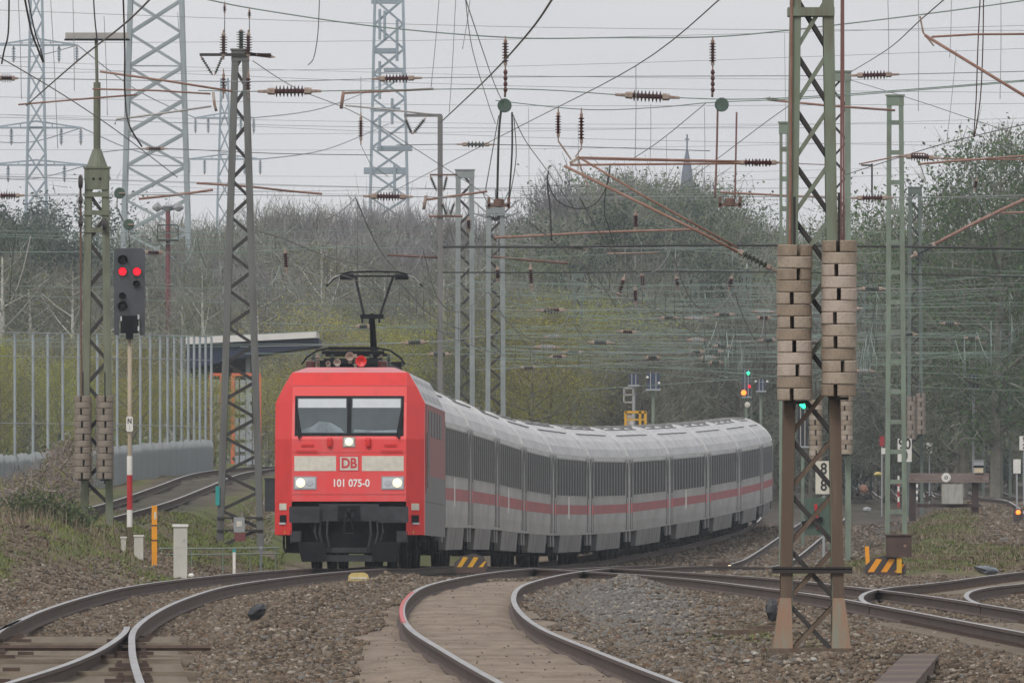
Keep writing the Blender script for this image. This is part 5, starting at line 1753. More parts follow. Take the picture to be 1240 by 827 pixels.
PY, _, _ = pylon('tall grey power pylon cut by the top of the picture, left of the dark mast', 189, 1000, [(-120, 25), (0, 31), (460, 44), (600, 50)], -120, 1.9, .14, 'pylon', brace=.62)
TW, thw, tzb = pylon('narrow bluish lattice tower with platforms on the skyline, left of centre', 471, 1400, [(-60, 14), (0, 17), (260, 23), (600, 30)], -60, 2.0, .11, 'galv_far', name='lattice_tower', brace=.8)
for py, w, h in ((2, 1, .35), (62, .8, .4), (133, .9, .3), (180, 1.0, .4), (207, 1.2, .5), (85, .7, .3)):
    zt = HC - (py - YH) * 1400 / F - tzb
    b = MB(); b.box(((.5 if py in (85, 180) else -.3), 0, zt), (2 * thw(zt) * w, 2 * thw(zt), h)); b.build('platform', M['galv_far'], TW)
for px, py, l in ((460, 12, 2.6), (466, 14, 2.4), (481, 25, 3.5), (460, 75, 3.2), (460, 140, 3.0), (475, 120, 2.2), (478, 200, 2.6)):
    zt = HC - (py - YH) * 1400 / F - tzb
    b = MB(); b.tube([((px - 471) * .07, -thw(zt) - .2, zt), ((px - 471) * .07, -thw(zt) - .2, zt - l)], .14, 6); b.build('antenna', M['galv_far'], TW)
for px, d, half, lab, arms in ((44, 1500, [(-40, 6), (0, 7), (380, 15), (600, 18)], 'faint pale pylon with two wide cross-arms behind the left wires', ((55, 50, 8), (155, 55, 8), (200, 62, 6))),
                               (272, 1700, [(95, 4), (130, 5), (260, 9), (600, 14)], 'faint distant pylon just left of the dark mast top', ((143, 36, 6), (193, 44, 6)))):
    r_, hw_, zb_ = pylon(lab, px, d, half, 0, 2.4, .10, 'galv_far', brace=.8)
    for py, half_w, hgt in arms:
        zt = HC - (py - YH) * d / F - zb_
        L = half_w * d / F
        b = MB()
        for s in (-1, 1):
            b.bar((0, -.6, zt), (s * L, 0, zt), .16, .16); b.bar((0, .6, zt), (s * L, 0, zt), .16, .16); b.bar((0, 0, zt + hgt * d / F), (s * L, 0, zt), .14, .14)
            for f in (.35, .65):
                b.bar((s * L * f, 0, zt), (s * L * f, 0, zt + hgt * d / F * (1 - f)), .1, .1)
        ar = b.build('cross_arm', M['galv_far'], r_)
        for s in (-1, 1):
            for f in (.55, .98):
                insul(ar, (s * L * f, 0, zt), (s * L * f, 0, zt - 1.6), .2, 5, 'galv_far', .7)

# ------------------------------------------------------------------ overhead wires
def smooth(pts, sub=6):
    if len(pts) < 3:
        return [pts[0].lerp(pts[1], i / 4) for i in range(5)]
    out = []
    n = len(pts)
    for i in range(n - 1):
        p0, p1, p2, p3 = pts[max(i - 1, 0)], pts[i], pts[i + 1], pts[min(i + 2, n - 1)]
        for k in range(sub):
            t = k / sub
            out.append(.5 * (2 * p1 + (p2 - p0) * t + (2 * p0 - 5 * p1 + 4 * p2 - p3) * t * t + (3 * p1 - p0 - 3 * p2 + p3) * t ** 3))
    out.append(pts[-1])
    return out


def wpart(name, pts, r, m, parent, n=5):
    b = MB(); b.tube(pts, r, n, cap=True)
    return b.build(name, M[m], parent, True)


def wire(name, label, cat, pts, r, m, d=None, group=None, ins=(), sub=6):
    """A wire through photograph points (px, py[, depth]); ins: in-line insulators as (px0, px1, radius, sheds, kind)."""
    P3 = [P(p[0], p[1], p[2] if len(p) > 2 else d) for p in pts]
    o3 = P3[0].copy()
    S3 = smooth(P3, sub)
    o = wpart(name, [p - o3 for p in S3], r, m, None)
    o.location = o3
    tag(o, label, cat, group)
    xs = [(p.x * F / p.y + 620) for p in S3]
    def at(px):
        i = min(range(len(xs) - 1), key=lambda k: 0 if min(xs[k], xs[k + 1]) <= px <= max(xs[k], xs[k + 1]) else min(abs(px - xs[k]), abs(px - xs[k + 1])) + 1)
        t = (px - xs[i]) / ((xs[i + 1] - xs[i]) or 1)
        return S3[i].lerp(S3[i + 1], t) - o3
    for a, c, rad, n, kind in ins:
        insul(o, at(a), at(c), rad, n, kind)
    return o


# --- head spans: wires slung across all tracks
HS = thing('head_span', 'green-patinated head span slung across the sky with two hanging brown insulators', 'head span', (0, 380, 0))
hq = lambda px, py, d=380: P(px, py, d) - HS.location
wpart('span_wire', smooth([hq(*p) for p in ((150, -24), (252, 0), (320, 13), (460, 33), (620, 46), (740, 46), (861, 45), (955, 37), (1100, 20), (1240, 1), (1330, -14))]), .016, 'wire_green', HS)
for px in (612, 863):
    insul(HS, hq(px, 44), hq(px, 84), .085, 7, 'insul', .6)
    wpart('hanger', [hq(px, 84), hq(px, 100), hq(px - .5, 118)], .028, 'fitting', HS)
    b = MB()
    for k in range(4):
        b.lathe([(.03, -.06), (.055, 0), (.03, .06)], 7, 0, hq(px, 88 + 7 * k))
    b.build('link', M['insul'], HS)
for px, py in ((611, 128), (874, 127)):
    b = MB(); b.lathe([(.05, -.05), (.15, -.06), (.165, -.02), (.14, 0), (.165, .02), (.15, .06), (.05, .05)], 18, 0, hq(px, py), 'y'); b.build('pulley', M['pulley'], HS)
for px in (272, 302):
    wpart('hanger', [hq(px, 4 if px < 300 else 10), hq(px, 40)], .012, 'wire_grey', HS)
    insul(HS, hq(px, 2 if px < 300 else 9), hq(px, 20 if px < 300 else 26), .05, 4, 'insul', .3)
for i, (pts, r) in enumerate((([(607, 132), (604, 165), (602, 242)], .028), ([(620, 136), (620, 185), (616, 244)], .022), ([(869, 133), (868, 180), (866, 240)], .025), ([(892, 136), (891, 190), (890, 240)], .022), ([(604, 140), (588, 230)], .012), ([(622, 140), (625, 190), (617, 240)], .012))):
    wpart('drop_cable', smooth([hq(*p) for p in pts]), r, 'wire_black' if i < 2 else 'wire_rust' if i < 4 else 'wire', HS)
for px, py in ((604, 249), (884, 248)):
    b = MB(); b.box(hq(px, py), (.50, .1, .07)); b.lathe([(.05, -.10), (.12, -.08), (.12, .08), (.05, .10)], 12, 0, hq(px, py - 3))
    for s in (-1, 1):
        b.box(hq(px + s * 12, py - 3), (.07, .1, .26))
    b.build('pulley_yoke', M['tube_dark'], HS)

I = 'insul'
CROSS = [  # label, points, depth, radius, material, insulators
    ('thin span wire under the head span with brown insulators at both ends of the sky', [(-30, 96), (14, 95), (300, 99), (488, 95), (700, 93), (1000, 92), (1060, 91), (1270, 86)], 384, .011, 'wire_grey', [(-6, 22, .11, 6, I), (450, 511, .11, 7, I), (1029, 1089, .11, 7, I)]),
    ('green span wire carrying the big brown insulators left of centre and above the train', [(240, 110), (350, 111), (620, 108), (784, 117), (950, 119), (1270, 95)], 381, .013, 'wire_green', [(312, 389, .14, 8, I), (745, 823, .14, 8, I)]),
    ('pale green wire sagging below the two green pulleys', [(600, 122), (710, 133), (800, 130), (868, 124), (1000, 118), (1250, 98)], 383, .012, 'wire_green', []),
    ('lower span wire with brown insulators above the tree tops', [(-30, 237), (10, 237), (250, 236), (470, 238), (620, 240), (880, 238), (1057, 240), (1270, 236)], 432, .012, 'wire_grey', [(-10, 30, .11, 6, I), (440, 500, .13, 8, I), (1030, 1083, .11, 7, I)]),
    ('wire with a small dark insulator between the bluish tower and the pulley', [(480, 176), (575, 175), (700, 178), (860, 183)], 470, .012, 'wire', [(553, 600, .10, 5, 'insul_dark')]),
    ('wire crossing the church spire, one brown insulator at its right end', [(700, 193), (840, 196), (916, 197), (1010, 200)], 420, .012, 'wire_rust', [(893, 942, .10, 7, I)]),
    ('brown wire through the insulator in front of the right tree tops', [(1040, 199), (1112, 186), (1140, 192), (1270, 194)], 400, .018, 'tube', [(1090, 1138, .11, 7, I)]),
    ('rusty rod above the right tree, below the insulator wire', [(1113, 199), (1160, 195), (1270, 187)], 398, .028, 'tube', []),
    ('wire passing the small insulator beside the signal head on the tall pylon', [(120, 185), (187, 180), (330, 186), (450, 188)], 440, .011, 'wire', [(172, 203, .08, 7, I)]),
    ('green wire at signal-head height with one brown insulator', [(-20, 306), (120, 305), (187, 306), (300, 305), (470, 297)], 430, .012, 'wire_green', [(172, 200, .10, 7, I)]),
    ('rusty rod right of the signal head below the pulleys', [(168, 241), (215, 236), (258, 230)], 440, .035, 'tube', []),
    ('rusty rod leaving the dark mast to the right', [(238, 222), (300, 226), (345, 231), (390, 235)], 402, .028, 'tube', []),
    ('thick dark span between slim pole and far right masts, upper one', [(529, 299), (700, 299), (860, 297), (1100, 299), (1270, 302)], 480, .034, 'wire_black', []),
    ('thick dark span between slim pole and far right masts, lower one', [(529, 330), (700, 330), (860, 329), (1100, 332), (1270, 336)], 480, .020, 'wire_black', []),
    ('long brown tube running level behind the black cables', [(598, 288), (660, 285), (740, 281), (846, 278)], 500, .040, 'tube', []),
    ('dark brown rod sloping right from the paired masts', [(596, 311), (640, 315), (688, 319)], 500, .042, 'tube_dark', []),
    ('short brown rod right of the black cable loop', [(735, 307), (770, 307), (797, 306)], 500, .035, 'tube', []),
]
for lab, pts, d, r, m, ins in CROSS:
    rod = r > .024 and 'span' not in lab
    wire('brown_rod' if rod else 'span_wire', lab, 'rod' if rod else 'overhead wire', pts, r, m, d, None, ins)
# two green tension pulleys hanging left of the pylon
for px, py, lab in ((145, 234, 'upper small dark pulley left of the tall pylon'), (156, 272, 'lower small dark pulley just above the signal head')):
    t = thing('tension_pulley', lab, 'pulley', P(px, py, 360))
    b = MB(); b.lathe([(.03, -.05), (.11, -.05), (.125, -.015), (.10, 0), (.125, .015), (.11, .05), (.03, .05)], 16, 0, (0, 0, 0), 'y'); b.build('wheel', M['pulley'], t)
    b = MB(); b.box((.05, -.07, 0), (.14, .03, .03)); b.build('hub', M['fitting'], t)
    wpart('rope', [Vector((-.05, 0, 0)), Vector((-.06, 0, -.3)), Vector((.08, 0, -.62))] if py < 250 else [Vector((0, 0, 0)), Vector((.01, 0, -.5))], .012, 'wire', t)

# --- the long wires that come towards the camera over the tracks
LONG = [
    ('dark messenger wire rising steeply to the upper left corner', [(32, 128, 300), (94, 74, 240), (150, 30, 205), (330, -190, 130)][:3] + [(186, -5, 186)], .016, 'wire'),
    ('dark messenger wire climbing from the slim pole to the top edge above the tower', [(533, 149, 470), (590, 95, 350), (640, 40, 260), (672, -6, 215)], .022, 'wire'),
    ('long thin wire rising to the right from the paired masts to the top edge', [(470, 235, 560), (632, 152, 420), (770, 80, 300), (878, -6, 225)], .014, 'wire'),
    ('thin wire rising from behind the near mast to the top right edge', [(1026, 90, 460), (1075, 60, 370), (1113, 26, 290), (1150, -6, 235)], .014, 'wire'),
    ('thin wire falling to the right from the mast behind the near mast', [(1026, 96, 460), (1110, 122, 440), (1215, 157, 430), (1270, 172, 420)], .013, 'wire'),
    ('dark wire rising from the small weights to the right edge', [(1020, 213, 460), (1130, 178, 420), (1180, 165, 400), (1245, 150, 380)], .018, 'wire'),
    ('long wire falling from the dark mast past the raised pantograph', [(306, 74, 400), (360, 108, 420), (440, 142, 440), (552, 212, 480), (600, 244, 500)], .014, 'wire'),
    ('dark wire falling left to right behind the raised pantograph', [(300, 277, 402), (340, 288, 410), (400, 312, 420), (470, 332, 440), (520, 380, 480), (560, 400, 500)], .022, 'wire'),
    ('wire rising from the cantilever end to the right pulley', [(762, 195, 380), (800, 170, 380), (855, 125, 380)], .013, 'wire'),
    ('wire rising to the right behind the church spire', [(810, 235, 470), (868, 193, 440), (925, 150, 410), (956, 128, 400)], .013, 'wire'),
    ('wire falling right from the left pulley to the black cable loop', [(620, 137, 380), (636, 170, 390), (662, 206, 400), (700, 260, 430)], .013, 'wire'),
    ('wire steeply falling from the top edge to the left pulley', [(562, -6, 300), (580, 48, 340), (598, 100, 370), (608, 122, 380)], .013, 'wire_green'),
    ('second wire falling from the top edge left of the pulley', [(563, -6, 300), (572, 60, 340), (592, 128, 380), (600, 150, 390)], .011, 'wire_green'),
    ('black cable hanging in the upper left corner, nearest the edge', [(11, -6, 200), (10, 40, 200), (5, 62, 200), (2, 78, 200)], .014, 'wire_black'),
    ('pair of black cables bending down right in the upper left', [(29, -6, 210), (38, 38, 215), (46, 60, 220), (52, 75, 225)], .018, 'wire_black'),
    ('black cable beside the pair, curving to the same clamp', [(33, -6, 210), (42, 38, 215), (49, 60, 220), (53, 75, 225)], .012, 'wire_black'),
    ('black cable hanging over the double lamp', [(113, -6, 230), (115, 25, 230), (118, 52, 230)], .013, 'wire_black'),
    ('thick black cable hanging along the left leg of the tall pylon', [(149, -6, 240), (151, 60, 245), (151, 110, 250), (156, 150, 250), (172, 178, 250)], .018, 'wire_black'),
    ('thin diagonal wire from the upper left clamp to the pylon foot', [(0, 70, 260), (60, 105, 280), (110, 137, 300), (150, 165, 320), (215, 215, 350)], .013, 'wire'),
    ('thin wire hanging loose in the sky above the large insulator', [(387, -6, 300), (385, 40, 300), (380, 70, 300), (373, 79, 300)], .012, 'wire'),
    ('thin rust cable loop hanging down at the right edge', [(1187, -6, 250), (1184, 60, 255), (1182, 120, 260), (1179, 166, 265)], .013, 'wire_rust'),
    ('second thin rust cable of the loop at the right edge', [(1191, -6, 250), (1190, 60, 255), (1187, 120, 260), (1180, 166, 265)], .013, 'wire_rust'),
    ('black cable dropping from the wire left of the church spire', [(664, 207, 400), (663, 224, 400), (666, 250, 400), (668, 292, 400)], .024, 'wire_black'),
    ('black cable sagging in a deep loop in front of the trees', [(664, 222, 400), (675, 243, 400), (700, 253, 400), (722, 246, 400), (736, 222, 400), (739, 200, 400)], .018, 'wire_black'),
    ('black cable bending down from the loop to the brown tube', [(739, 200, 402), (733, 235, 402), (732, 258, 402), (737, 275, 402), (742, 292, 402)], .018, 'wire_black'),
    ('pale cable hanging from the wire at the left among the trees', [(37, 286, 420), (30, 318, 420), (22, 345, 420), (13, 364, 420)], .018, 'tube_pale'),
    ('thin black wire hanging beside the pale cable at the left', [(20, 276, 425), (15, 315, 425), (12, 360, 425)], .012, 'wire_black'),
    ('thick dark wire falling from the loop foot towards the train roofs', [(640, 268, 470), (668, 290, 480), (700, 315, 500), (720, 332, 520), (745, 370, 560)], .026, 'wire'),
]
for lab, pts, r, m in LONG:
    r *= .78
    wire('hanging_cable' if ('cable' in lab) else 'overhead_wire', lab, 'cable' if 'cable' in lab else 'overhead wire', pts, r, m)
# fine droppers in the sky
for i, (xa, ya, xb, yb, dd) in enumerate(((532, -6, 522, 106, 300), (552, -6, 544, 137, 310), (570, -6, 560, 60, 320), (770, 80, 769, 195, 300), (788, 126, 787, 200, 380), (853, 130, 853, 236, 400), (1075, -6, 1076, 90, 330), (1112, -6, 1112, 135, 340), (1152, -6, 1150, 70, 350), (1158, 60, 1146, 175, 380), (1212, -6, 1211, 120, 330), (22, -6, 26, 120, 300), (61, -6, 70, 180, 310), (88, -6, 90, 110, 330), (126, 20, 130, 140, 330), (215, 15, 222, 130, 360), (640, 130, 640, 280, 450), (700, 150, 700, 260, 450), (807, 165, 806, 300, 470), (950, 40, 952, 300, 460))):
    wire('dropper', 'fine grey vertical dropper wire between the overhead lines', 'overhead wire', [(xa, ya), ((xa + xb) / 2 + .6, (ya + yb) / 2), (xb, yb)], .007, 'wire_grey', dd, 'fine droppers in the sky')

# --- vertical insulator with hanger left of the tower, and other hanging insulators among the far wires
def hang_ins(label, px, y0, y1, d, rad, n, kind='insul', x1=None, group='small hanging insulators'):
    t = thing('hanging_insulator', label, 'insulator', P(px, y0, d), group)
    e = P(px if x1 is None else x1, y1, d) - t.location
    insul(t, (0, 0, 0), e, rad, n, kind, .5, 'insulator_body')
    wpart('hanger_wire', [Vector((0, 0, 0)), Vector((0, 0, .9))], .010, 'wire_grey', t)
    wpart('lower_wire', [e, e + Vector((.25, 0, -.5)), e + Vector((.7, 0, -.8))], .010, 'wire_green', t)
hang_ins('brown insulator hanging in the sky left of the bluish tower', 437, 136, 176, 420, .075, 7, group=None)
for px, y0, y1, x1, lab in ((345, 298, 332, 347, 'small brown insulator hanging left of the raised pantograph'), (770, 254, 282, 770, 'small brown insulator hanging on the long brown tube'),
                            (642, 318, 352, 644, 'brown insulator hanging beside the paired masts'), (567, 262, 282, 568, 'brown insulator on the taller paired mast'), (602, 322, 342, 603, 'brown insulator between the paired masts'),
                            (757, 332, 362, 748, 'slanting dark insulator above the middle coaches'), (777, 328, 352, 779, 'upright dark insulator above the middle coaches'), (769, 345, 372, 770, 'lower dark insulator above the middle coaches'),
                            (818, 333, 352, 822, 'brown insulator slanting above the far coaches'), (887, 333, 352, 882, 'brown insulator slanting left of the near mast'), (1183, 215, 232, 1180, 'dark insulator hanging in front of the tall leafy tree')):
    hang_ins(lab, px, y0, y1, 520, .12 if px < 1000 else .09, 6, 'insul', x1)

# --- far cross wires with light ribbed insulators, hung one behind another
rw = random.Random(12)
FAR = [(668, 376, 20, 540), (727, 415, 16, 560), (694, 427, 14, 580), (675, 432, 12, 590), (502, 415, 16, 470), (532, 429, 15, 500), (1075, 354, 0, 480), (862, 425, 16, 600), (700, 300, 14, 520), (925, 385, 10, 560),
       (1056, 350, 18, 500), (1150, 392, 12, 640), (990, 415, 14, 600), (1100, 428, 14, 660), (810, 385, 12, 600), (760, 402, 12, 620), (930, 412, 12, 560), (1200, 415, 14, 700), (640, 445, 12, 600), (440, 396, 10, 460)]
side = ['left of the paired masts', 'over the yellow willows', 'over the train roofs', 'near the amber light', 'right of the near mast', 'under the far right trees']
for i, (px, py, hw_, d) in enumerate(FAR):
    x0 = max([a for a in (-60, 291, 533, 563, 600, 700, 800, 905) if a < px - 70])
    x1 = min([a for a in (533, 600, 842, 905, 1050, 1108, 1131, 1218, 1300) if a > px + 70])
    s = rw.uniform(-8, 8)
    w_ = 'left of the paired masts' if px < 545 else 'over the yellow willows' if px < 705 else 'over the train roofs' if px < 850 else 'left of the near mast' if px < 945 else 'between near mast and ladder mast' if px < 1095 else 'under the far right trees'
    kind = 'insul_dark' if i % 3 else 'insul'
    wire('cross_wire', ('thin green cross wire with a small ribbed insulator ' if hw_ else 'thin green cross wire ') + w_, 'overhead wire', [(x0, py - s - 3), (px, py), (x1, py + s - 2)], .012, 'wire_green' if i % 2 else 'wire_grey', d, 'far cross wires',
         [(px - hw_, px + hw_, .12, 5, kind)] if hw_ else [])
for i in range(16):
    d = rw.uniform(520, 700); px = rw.uniform(640, 1200); py = rw.uniform(370, 452); s = rw.uniform(-7, 7); hw_ = rw.uniform(9, 16)
    w_ = 'over the yellow willows' if px < 705 else 'over the train roofs' if px < 850 else 'left of the near mast' if px < 945 else 'between near mast and ladder mast' if px < 1095 else 'under the far right trees'
    wire('cross_wire', 'far cross wire with a small pale ribbed insulator ' + w_, 'overhead wire', [(600, py - s), (px, py), (1218, py + s)], .009, 'wire_green', d, 'far cross wires with pale insulators', [(px - hw_, px + hw_, .11, 6, 'insul_pale' if i % 2 else 'insul_dark')])
for i in range(34):
    py = rw.uniform(292, 470); d = rw.uniform(480, 720); x0, x1 = rw.choice(((533, 1108), (563, 1131), (600, 1218), (533, 905), (700, 1196), (600, 842), (800, 1290), (905, 1290), (563, 1050))); L = x1 - x0; s = rw.uniform(-26, 26)
    wire('cross_wire', 'thin pale green wire of the far overhead tangle, no insulator', 'overhead wire', [(x0, py - s), (x0 + L / 2, py + rw.uniform(2, 7)), (x0 + L, py + s)], .010, 'wire_green', d, 'far tangle of wires')
for i in range(8):
    py = rw.uniform(262, 420); d = rw.uniform(420, 560); x0 = -40; L = rw.choice((332, 573, 573, 603)); s = rw.uniform(-10, 10)
    wire('cross_wire', 'thin pale green wire crossing in front of the left trees', 'overhead wire', [(x0, py - s), (x0 + L / 2, py + 4), (x0 + L, py + s)], .010, 'wire_green', d, 'wires before the left trees')
for i in range(16):
    py = rw.uniform(10, 235); d = rw.uniform(500, 900); x0 = -60; L = rw.choice((1380, 1380, 1045)); s = rw.uniform(-22, 22)
    wire('power_line', 'faint thin power line crossing the pale sky', 'power line', [(x0, py - s), (x0 + L / 2, py + rw.uniform(4, 10)), (x0 + L, py + s)], .009, 'wire_grey', d, 'faint power lines')
for i, (x0, y0, x1, y1) in enumerate(((94, 55, -30, 64), (99, 155, -30, 170), (106, 200, -30, 214), (-6, 55, -40, 70), (99, 155, 236, 193), (94, 55, 236, 143), (316, 193, 471, 150), (308, 143, 471, 100))):
    wire('power_line', 'faint thin conductor strung from a distant pylon arm', 'power line', [(x0, y0, 1500), ((x0 + x1) / 2, (y0 + y1) / 2 + 10, 1550), (x1, y1, 1650)], .05, 'galv_far', None, 'pylon conductors')


# --- catenaries over the tracks: contact wire, messenger wire and droppers
def catenary(label, cf, zf, d0, d1, span=55, zc=5.75, zm=7.4, r=.011, m='wire', step=9):
    t = thing('overhead_line', label, 'overhead line', (float(cf(d0)), d0, 0), 'overhead lines along the tracks')
    ds = np.arange(d0, d1, 3.0)
    sag = lambda d: zm - 1.0 * 4 * ((d / span) % 1) * (1 - (d / span) % 1)
    zig = lambda d: .18 * math.sin(d / span * math.pi)
    pt = lambda d, z: Vector((float(cf(d)) + zig(d), d, float(zf(d)) + z)) - t.location
    wpart('contact_wire', [pt(d, zc) for d in ds], r * .9, m, t)
    wpart('messenger_wire', [pt(d, sag(d)) for d in ds], r, m, t)
    for d in np.arange(d0 + 4, d1, step):
        wpart('dropper', [pt(d, sag(d)), pt(d, zc)], .006, m, t, 4)
catenary('contact line above the curved track of the red locomotive', TC, ZR, 318, 640)
catenary('contact line above the sand-filled middle track', MC, ZR, 330, 640)
catenary('contact line above the track behind the grassy mound', R3, lambda d: G(R3(d), d) + .19, 430, 760, m='wire_green')
catenary('contact line above the siding below the pale fence', LT, LTZ, 385, 620, m='wire_green')
for k, (a, b_) in enumerate(((9.5, 21), (13, 25), (18, 29), (5, 15))):
    cf = lambda d, a=a, b_=b_: a + (b_ - a) * (np.asarray(d) - 430) / 570
    catenary('green contact line of the far yard, ' + ['above the coaches in the curve', 'seen through the near mast', 'right of the ladder mast', 'left of the near mast'][k], cf, lambda d: ZR(d), 430, 900, 62, 5.6, 7.2, .012, 'wire_green', 14)

# ------------------------------------------------------------------ colour light signals
def gbase(px, d):
    x = (px - 620) * d / F
    return Vector((x, d, Gz(x, d)))


d = 320.0
sb = gbase(157, d)
SG = thing('main_signal', 'grey signal head with two red lights on a beige pole with red and white bands', 'signal', sb)
u = d / F
z = lambda py: HC - (py - YH) * u - sb.z
X = lambda px: (px - 157) * u
b = MB(); b.tube([(0, 0, -.3), (0, 0, z(405))], .042, 10); b.build('pole', M['pole_beige'], SG, True)
for y0, y1, m in ((552, 575, 'white'), (575, 617, 'pole_red'), (617, 638, 'white')):
    b = MB(); b.lathe([(.040, z(y1)), (.054, z(y1) + .002), (.054, z(y0) - .002), (.040, z(y0))], 12); b.build('band', M[m], SG)
b = MB()
ow, oh = (X(176) - X(138.5)) / 2, (z(301) - z(406)) / 2
cz = (z(301) + z(406)) / 2
pl = [(-ow, -oh), (-ow + .10, -oh), (-ow + .10, -oh + .28), (ow - .10, -oh + .28), (ow - .10, -oh), (ow, -oh), (ow, oh - .06), (ow - .05, oh), (-ow + .05, oh), (-ow, oh - .06)]
b.prism([(x, cz + zz_) for x, zz_ in pl], -.10, -.07)
b.box((0, .04, cz + .1), (.36, .22, 1.0))
b.build('signal_face', M['signal_face'], SG)
for px, py, r, on in ((149, 315, .085, 0), (148.5, 329, .075, 1), (166, 329, .075, 1), (165.5, 344, .060, 0), (148.5, 358.5, .058, 0), (148.5, 371, .085, 0)):
    b = MB()
    n = 14
    for k in range(n + 1):                      # open visor over each lens
        a = math.radians(-25 + 230 * k / n)
        for yy in (-.10, -.26):
            b.v.append((X(px) + math.cos(a) * r * 1.12, yy, z(py) + math.sin(a) * r * 1.12))
    b.f += [(2 * k, 2 * k + 1, 2 * k + 3, 2 * k + 2) for k in range(n)]; b.m += [0] * n
    ln = b.build('lamp_visor', M['black'], SG)
    b = MB(); b.lathe([(r, 0), (r, .01), (r * .6, .02)], 16, 0, (X(px), -.102, z(py)), 'y'); b.build('lens', M['red_lamp' if on else 'stone_black'], ln)
b = MB(); b.box((0, -.12, z(393)), (.34, .16, .34)); b.box((-.11, -.2, z(399)), (.09, .08, .12)); b.box((.11, -.2, z(399)), (.09, .08, .12)); b.box((0, -.2, z(388)), (.12, .08, .14)); b.box((0, -.10, z(404)), (.14, .12, .22)); b.build('shunting_lamp', M['black'], SG)
for px, py in ((147, 386), (168, 384), (168, 398)):
    b = MB(); b.box((X(px), -.22, z(py)), (.03, .04, .09)); b.build('bracket', M['blind'], SG)
b = MB(); b.lathe([(.0, 0), (.1, .0), (.1, .012), (0, .012)], 20, 0, (0, 0, 0), 'y')
b = MB(); b.prism([(X(157) + xx * .065, (z(513.5)) + zz_ * .145) for xx, zz_ in ((-1, -.85), (-.7, -1), (.7, -1), (1, -.85), (1, .85), (.7, 1), (-.7, 1), (-1, .85))], -.075, -.062); nb = b.build('name_board', M['white'], SG)
text_part('lettering', 'N', .145, M['text_black'], nb, (X(157), -.078, z(510)), sx=.75, bold=.004)
text_part('lettering', '1', .12, M['plate_grey'], nb, (X(157), -.078, z(518.5)), sx=.75)


def far_signal(label, px, ytop, ybot, w, d, pole='green_pale', lamps=(), back='signal_back'):
    gb = gbase(px, d)
    u = d / F
    z = lambda py: HC - (py - YH) * u - gb.z
    t = thing('colour_signal', label, 'signal', gb, 'far colour light signals')
    b = MB(); b.tube([(0, .1, -.2), (0, .1, z(ybot) + .3)], .06, 8); b.build('pole', M[pole], t)
    b = MB(); b.box((0, -.05, (z(ytop) + z(ybot)) / 2), (w * u, .12, z(ytop) - z(ybot))); fc = b.build('signal_face', M[back], t)
    for s in (-.22, .22):
        b = MB(); b.box((s * w * u, -.12, (z(ytop) + z(ybot)) / 2), (.03, .03, z(ytop) - z(ybot))); b.build('ladder_rail', M['tube_pale'], fc)
    b = MB(); b.box((0, -.12, z(ybot) - .03), (w * u + .1, .2, .06)); b.build('shelf', M['plate_grey'], t)
    for px2, py2, r, m in lamps:
        b = MB(); b.lathe([(r, 0), (r, .05), (r * .5, .07)], 12, 0, ((px2 - px) * u, -.16, z(py2)), 'y'); b.build('lamp', M[m], t)
    return t
far_signal('dark blue signal back on a pale green pole above the train roofs', 791, 451, 471, 15, 620, lamps=((784, 457, .05, 'white'), (798, 464, .05, 'white')))
far_signal('faint blue signal on a thin pole beside the yellow cage', 767.5, 453, 466, 11, 640, pole='plate_grey')
far_signal('blue signal back on a pale pole close left of the near mast', 921.5, 459, 473, 10, 680, lamps=((915, 462, .05, 'white'), (929, 462, .05, 'white')))
far_signal('blue signal back on a tall thin pole in the right wood', 1179, 453, 470, 11, 700, pole='plate_grey')
far_signal('far dark signal showing a green light over amber and red ones', 904, 448, 480, 9, 690, lamps=((906, 452, .075, 'green_lamp'), (907.5, 468, .06, 'red_lamp'), (900.5, 475.5, .11, 'amber_lamp'), (905, 490, .12, 'cream')))
far_signal('signal with a green arrow light seen through the near mast', 972, 482, 540, 12, 560, lamps=((970.5, 490, .07, 'green_lamp'), (973, 489, .07, 'green_lamp'), (973, 492.5, .07, 'green_lamp')), back='stone_black')

# ------------------------------------------------------------------ left side: cabinets, posts
def post(name, label, cat, px, y0, y1, w, d, m, group=None, dep=.1, top=None):
    gb = gbase(px, d)
    z = lambda py: HC - (py - YH) * d / F - gb.z
    t = thing(name, label, cat, gb, group)
    b = MB(); b.box((0, 0, (z(y0) + min(z(y1), -.1)) / 2), (w * d / F, dep, z(y0) - min(z(y1), -.1))); b.build('body', M[m], t)
    return t, z
t, z = post('trackside_cabinet', 'white trackside cabinet with a flat lid standing in the grass', 'cabinet', 218.5, 638, 680, 16.5, 312, 'cabinet', dep=.22)
b = MB(); b.box((0, 0, z(636)), (.30, .27, .05)); b.build('lid', M['white'], t)
b = MB(); b.box((0, -.113, z(652)), (.20, .006, .34)); dr = b.build('door', M['cabinet'], t); b = MB(); b.box((.07, -.12, z(654)), (.02, .012, .06)); b.build('handle', M['plate_grey'], dr)
t, z = post('marker_post', 'bright orange cable marker post with dark joints', 'post', 187, 612, 672, 6.5, 316, 'orange', dep=.08)
for py in (636, 654):
    b = MB(); b.box((0, 0, z(py)), (.112, .09, .03)); b.build('joint', M['tube_dark'], t)
b = MB(); b.box((.015, -.042, z(624)), (.04, .006, .14)); b.build('reflector', M['cream'], t)
for px, y0, w, lab in ((149.5, 651, 6, 'small pale box left of the signal pole foot'), (168, 649, 11, 'small white box right of the signal pole foot')):
    t, z = post('cable_box', lab, 'cable box', px, y0, 668, w, 317, 'cabinet', 'pale boxes at the signal foot', .16)
    b = MB(); b.box((0, 0, z(y0 - .6)), (w * 317 / F + .03, .19, .03)); b.build('lid', M['white'], t)
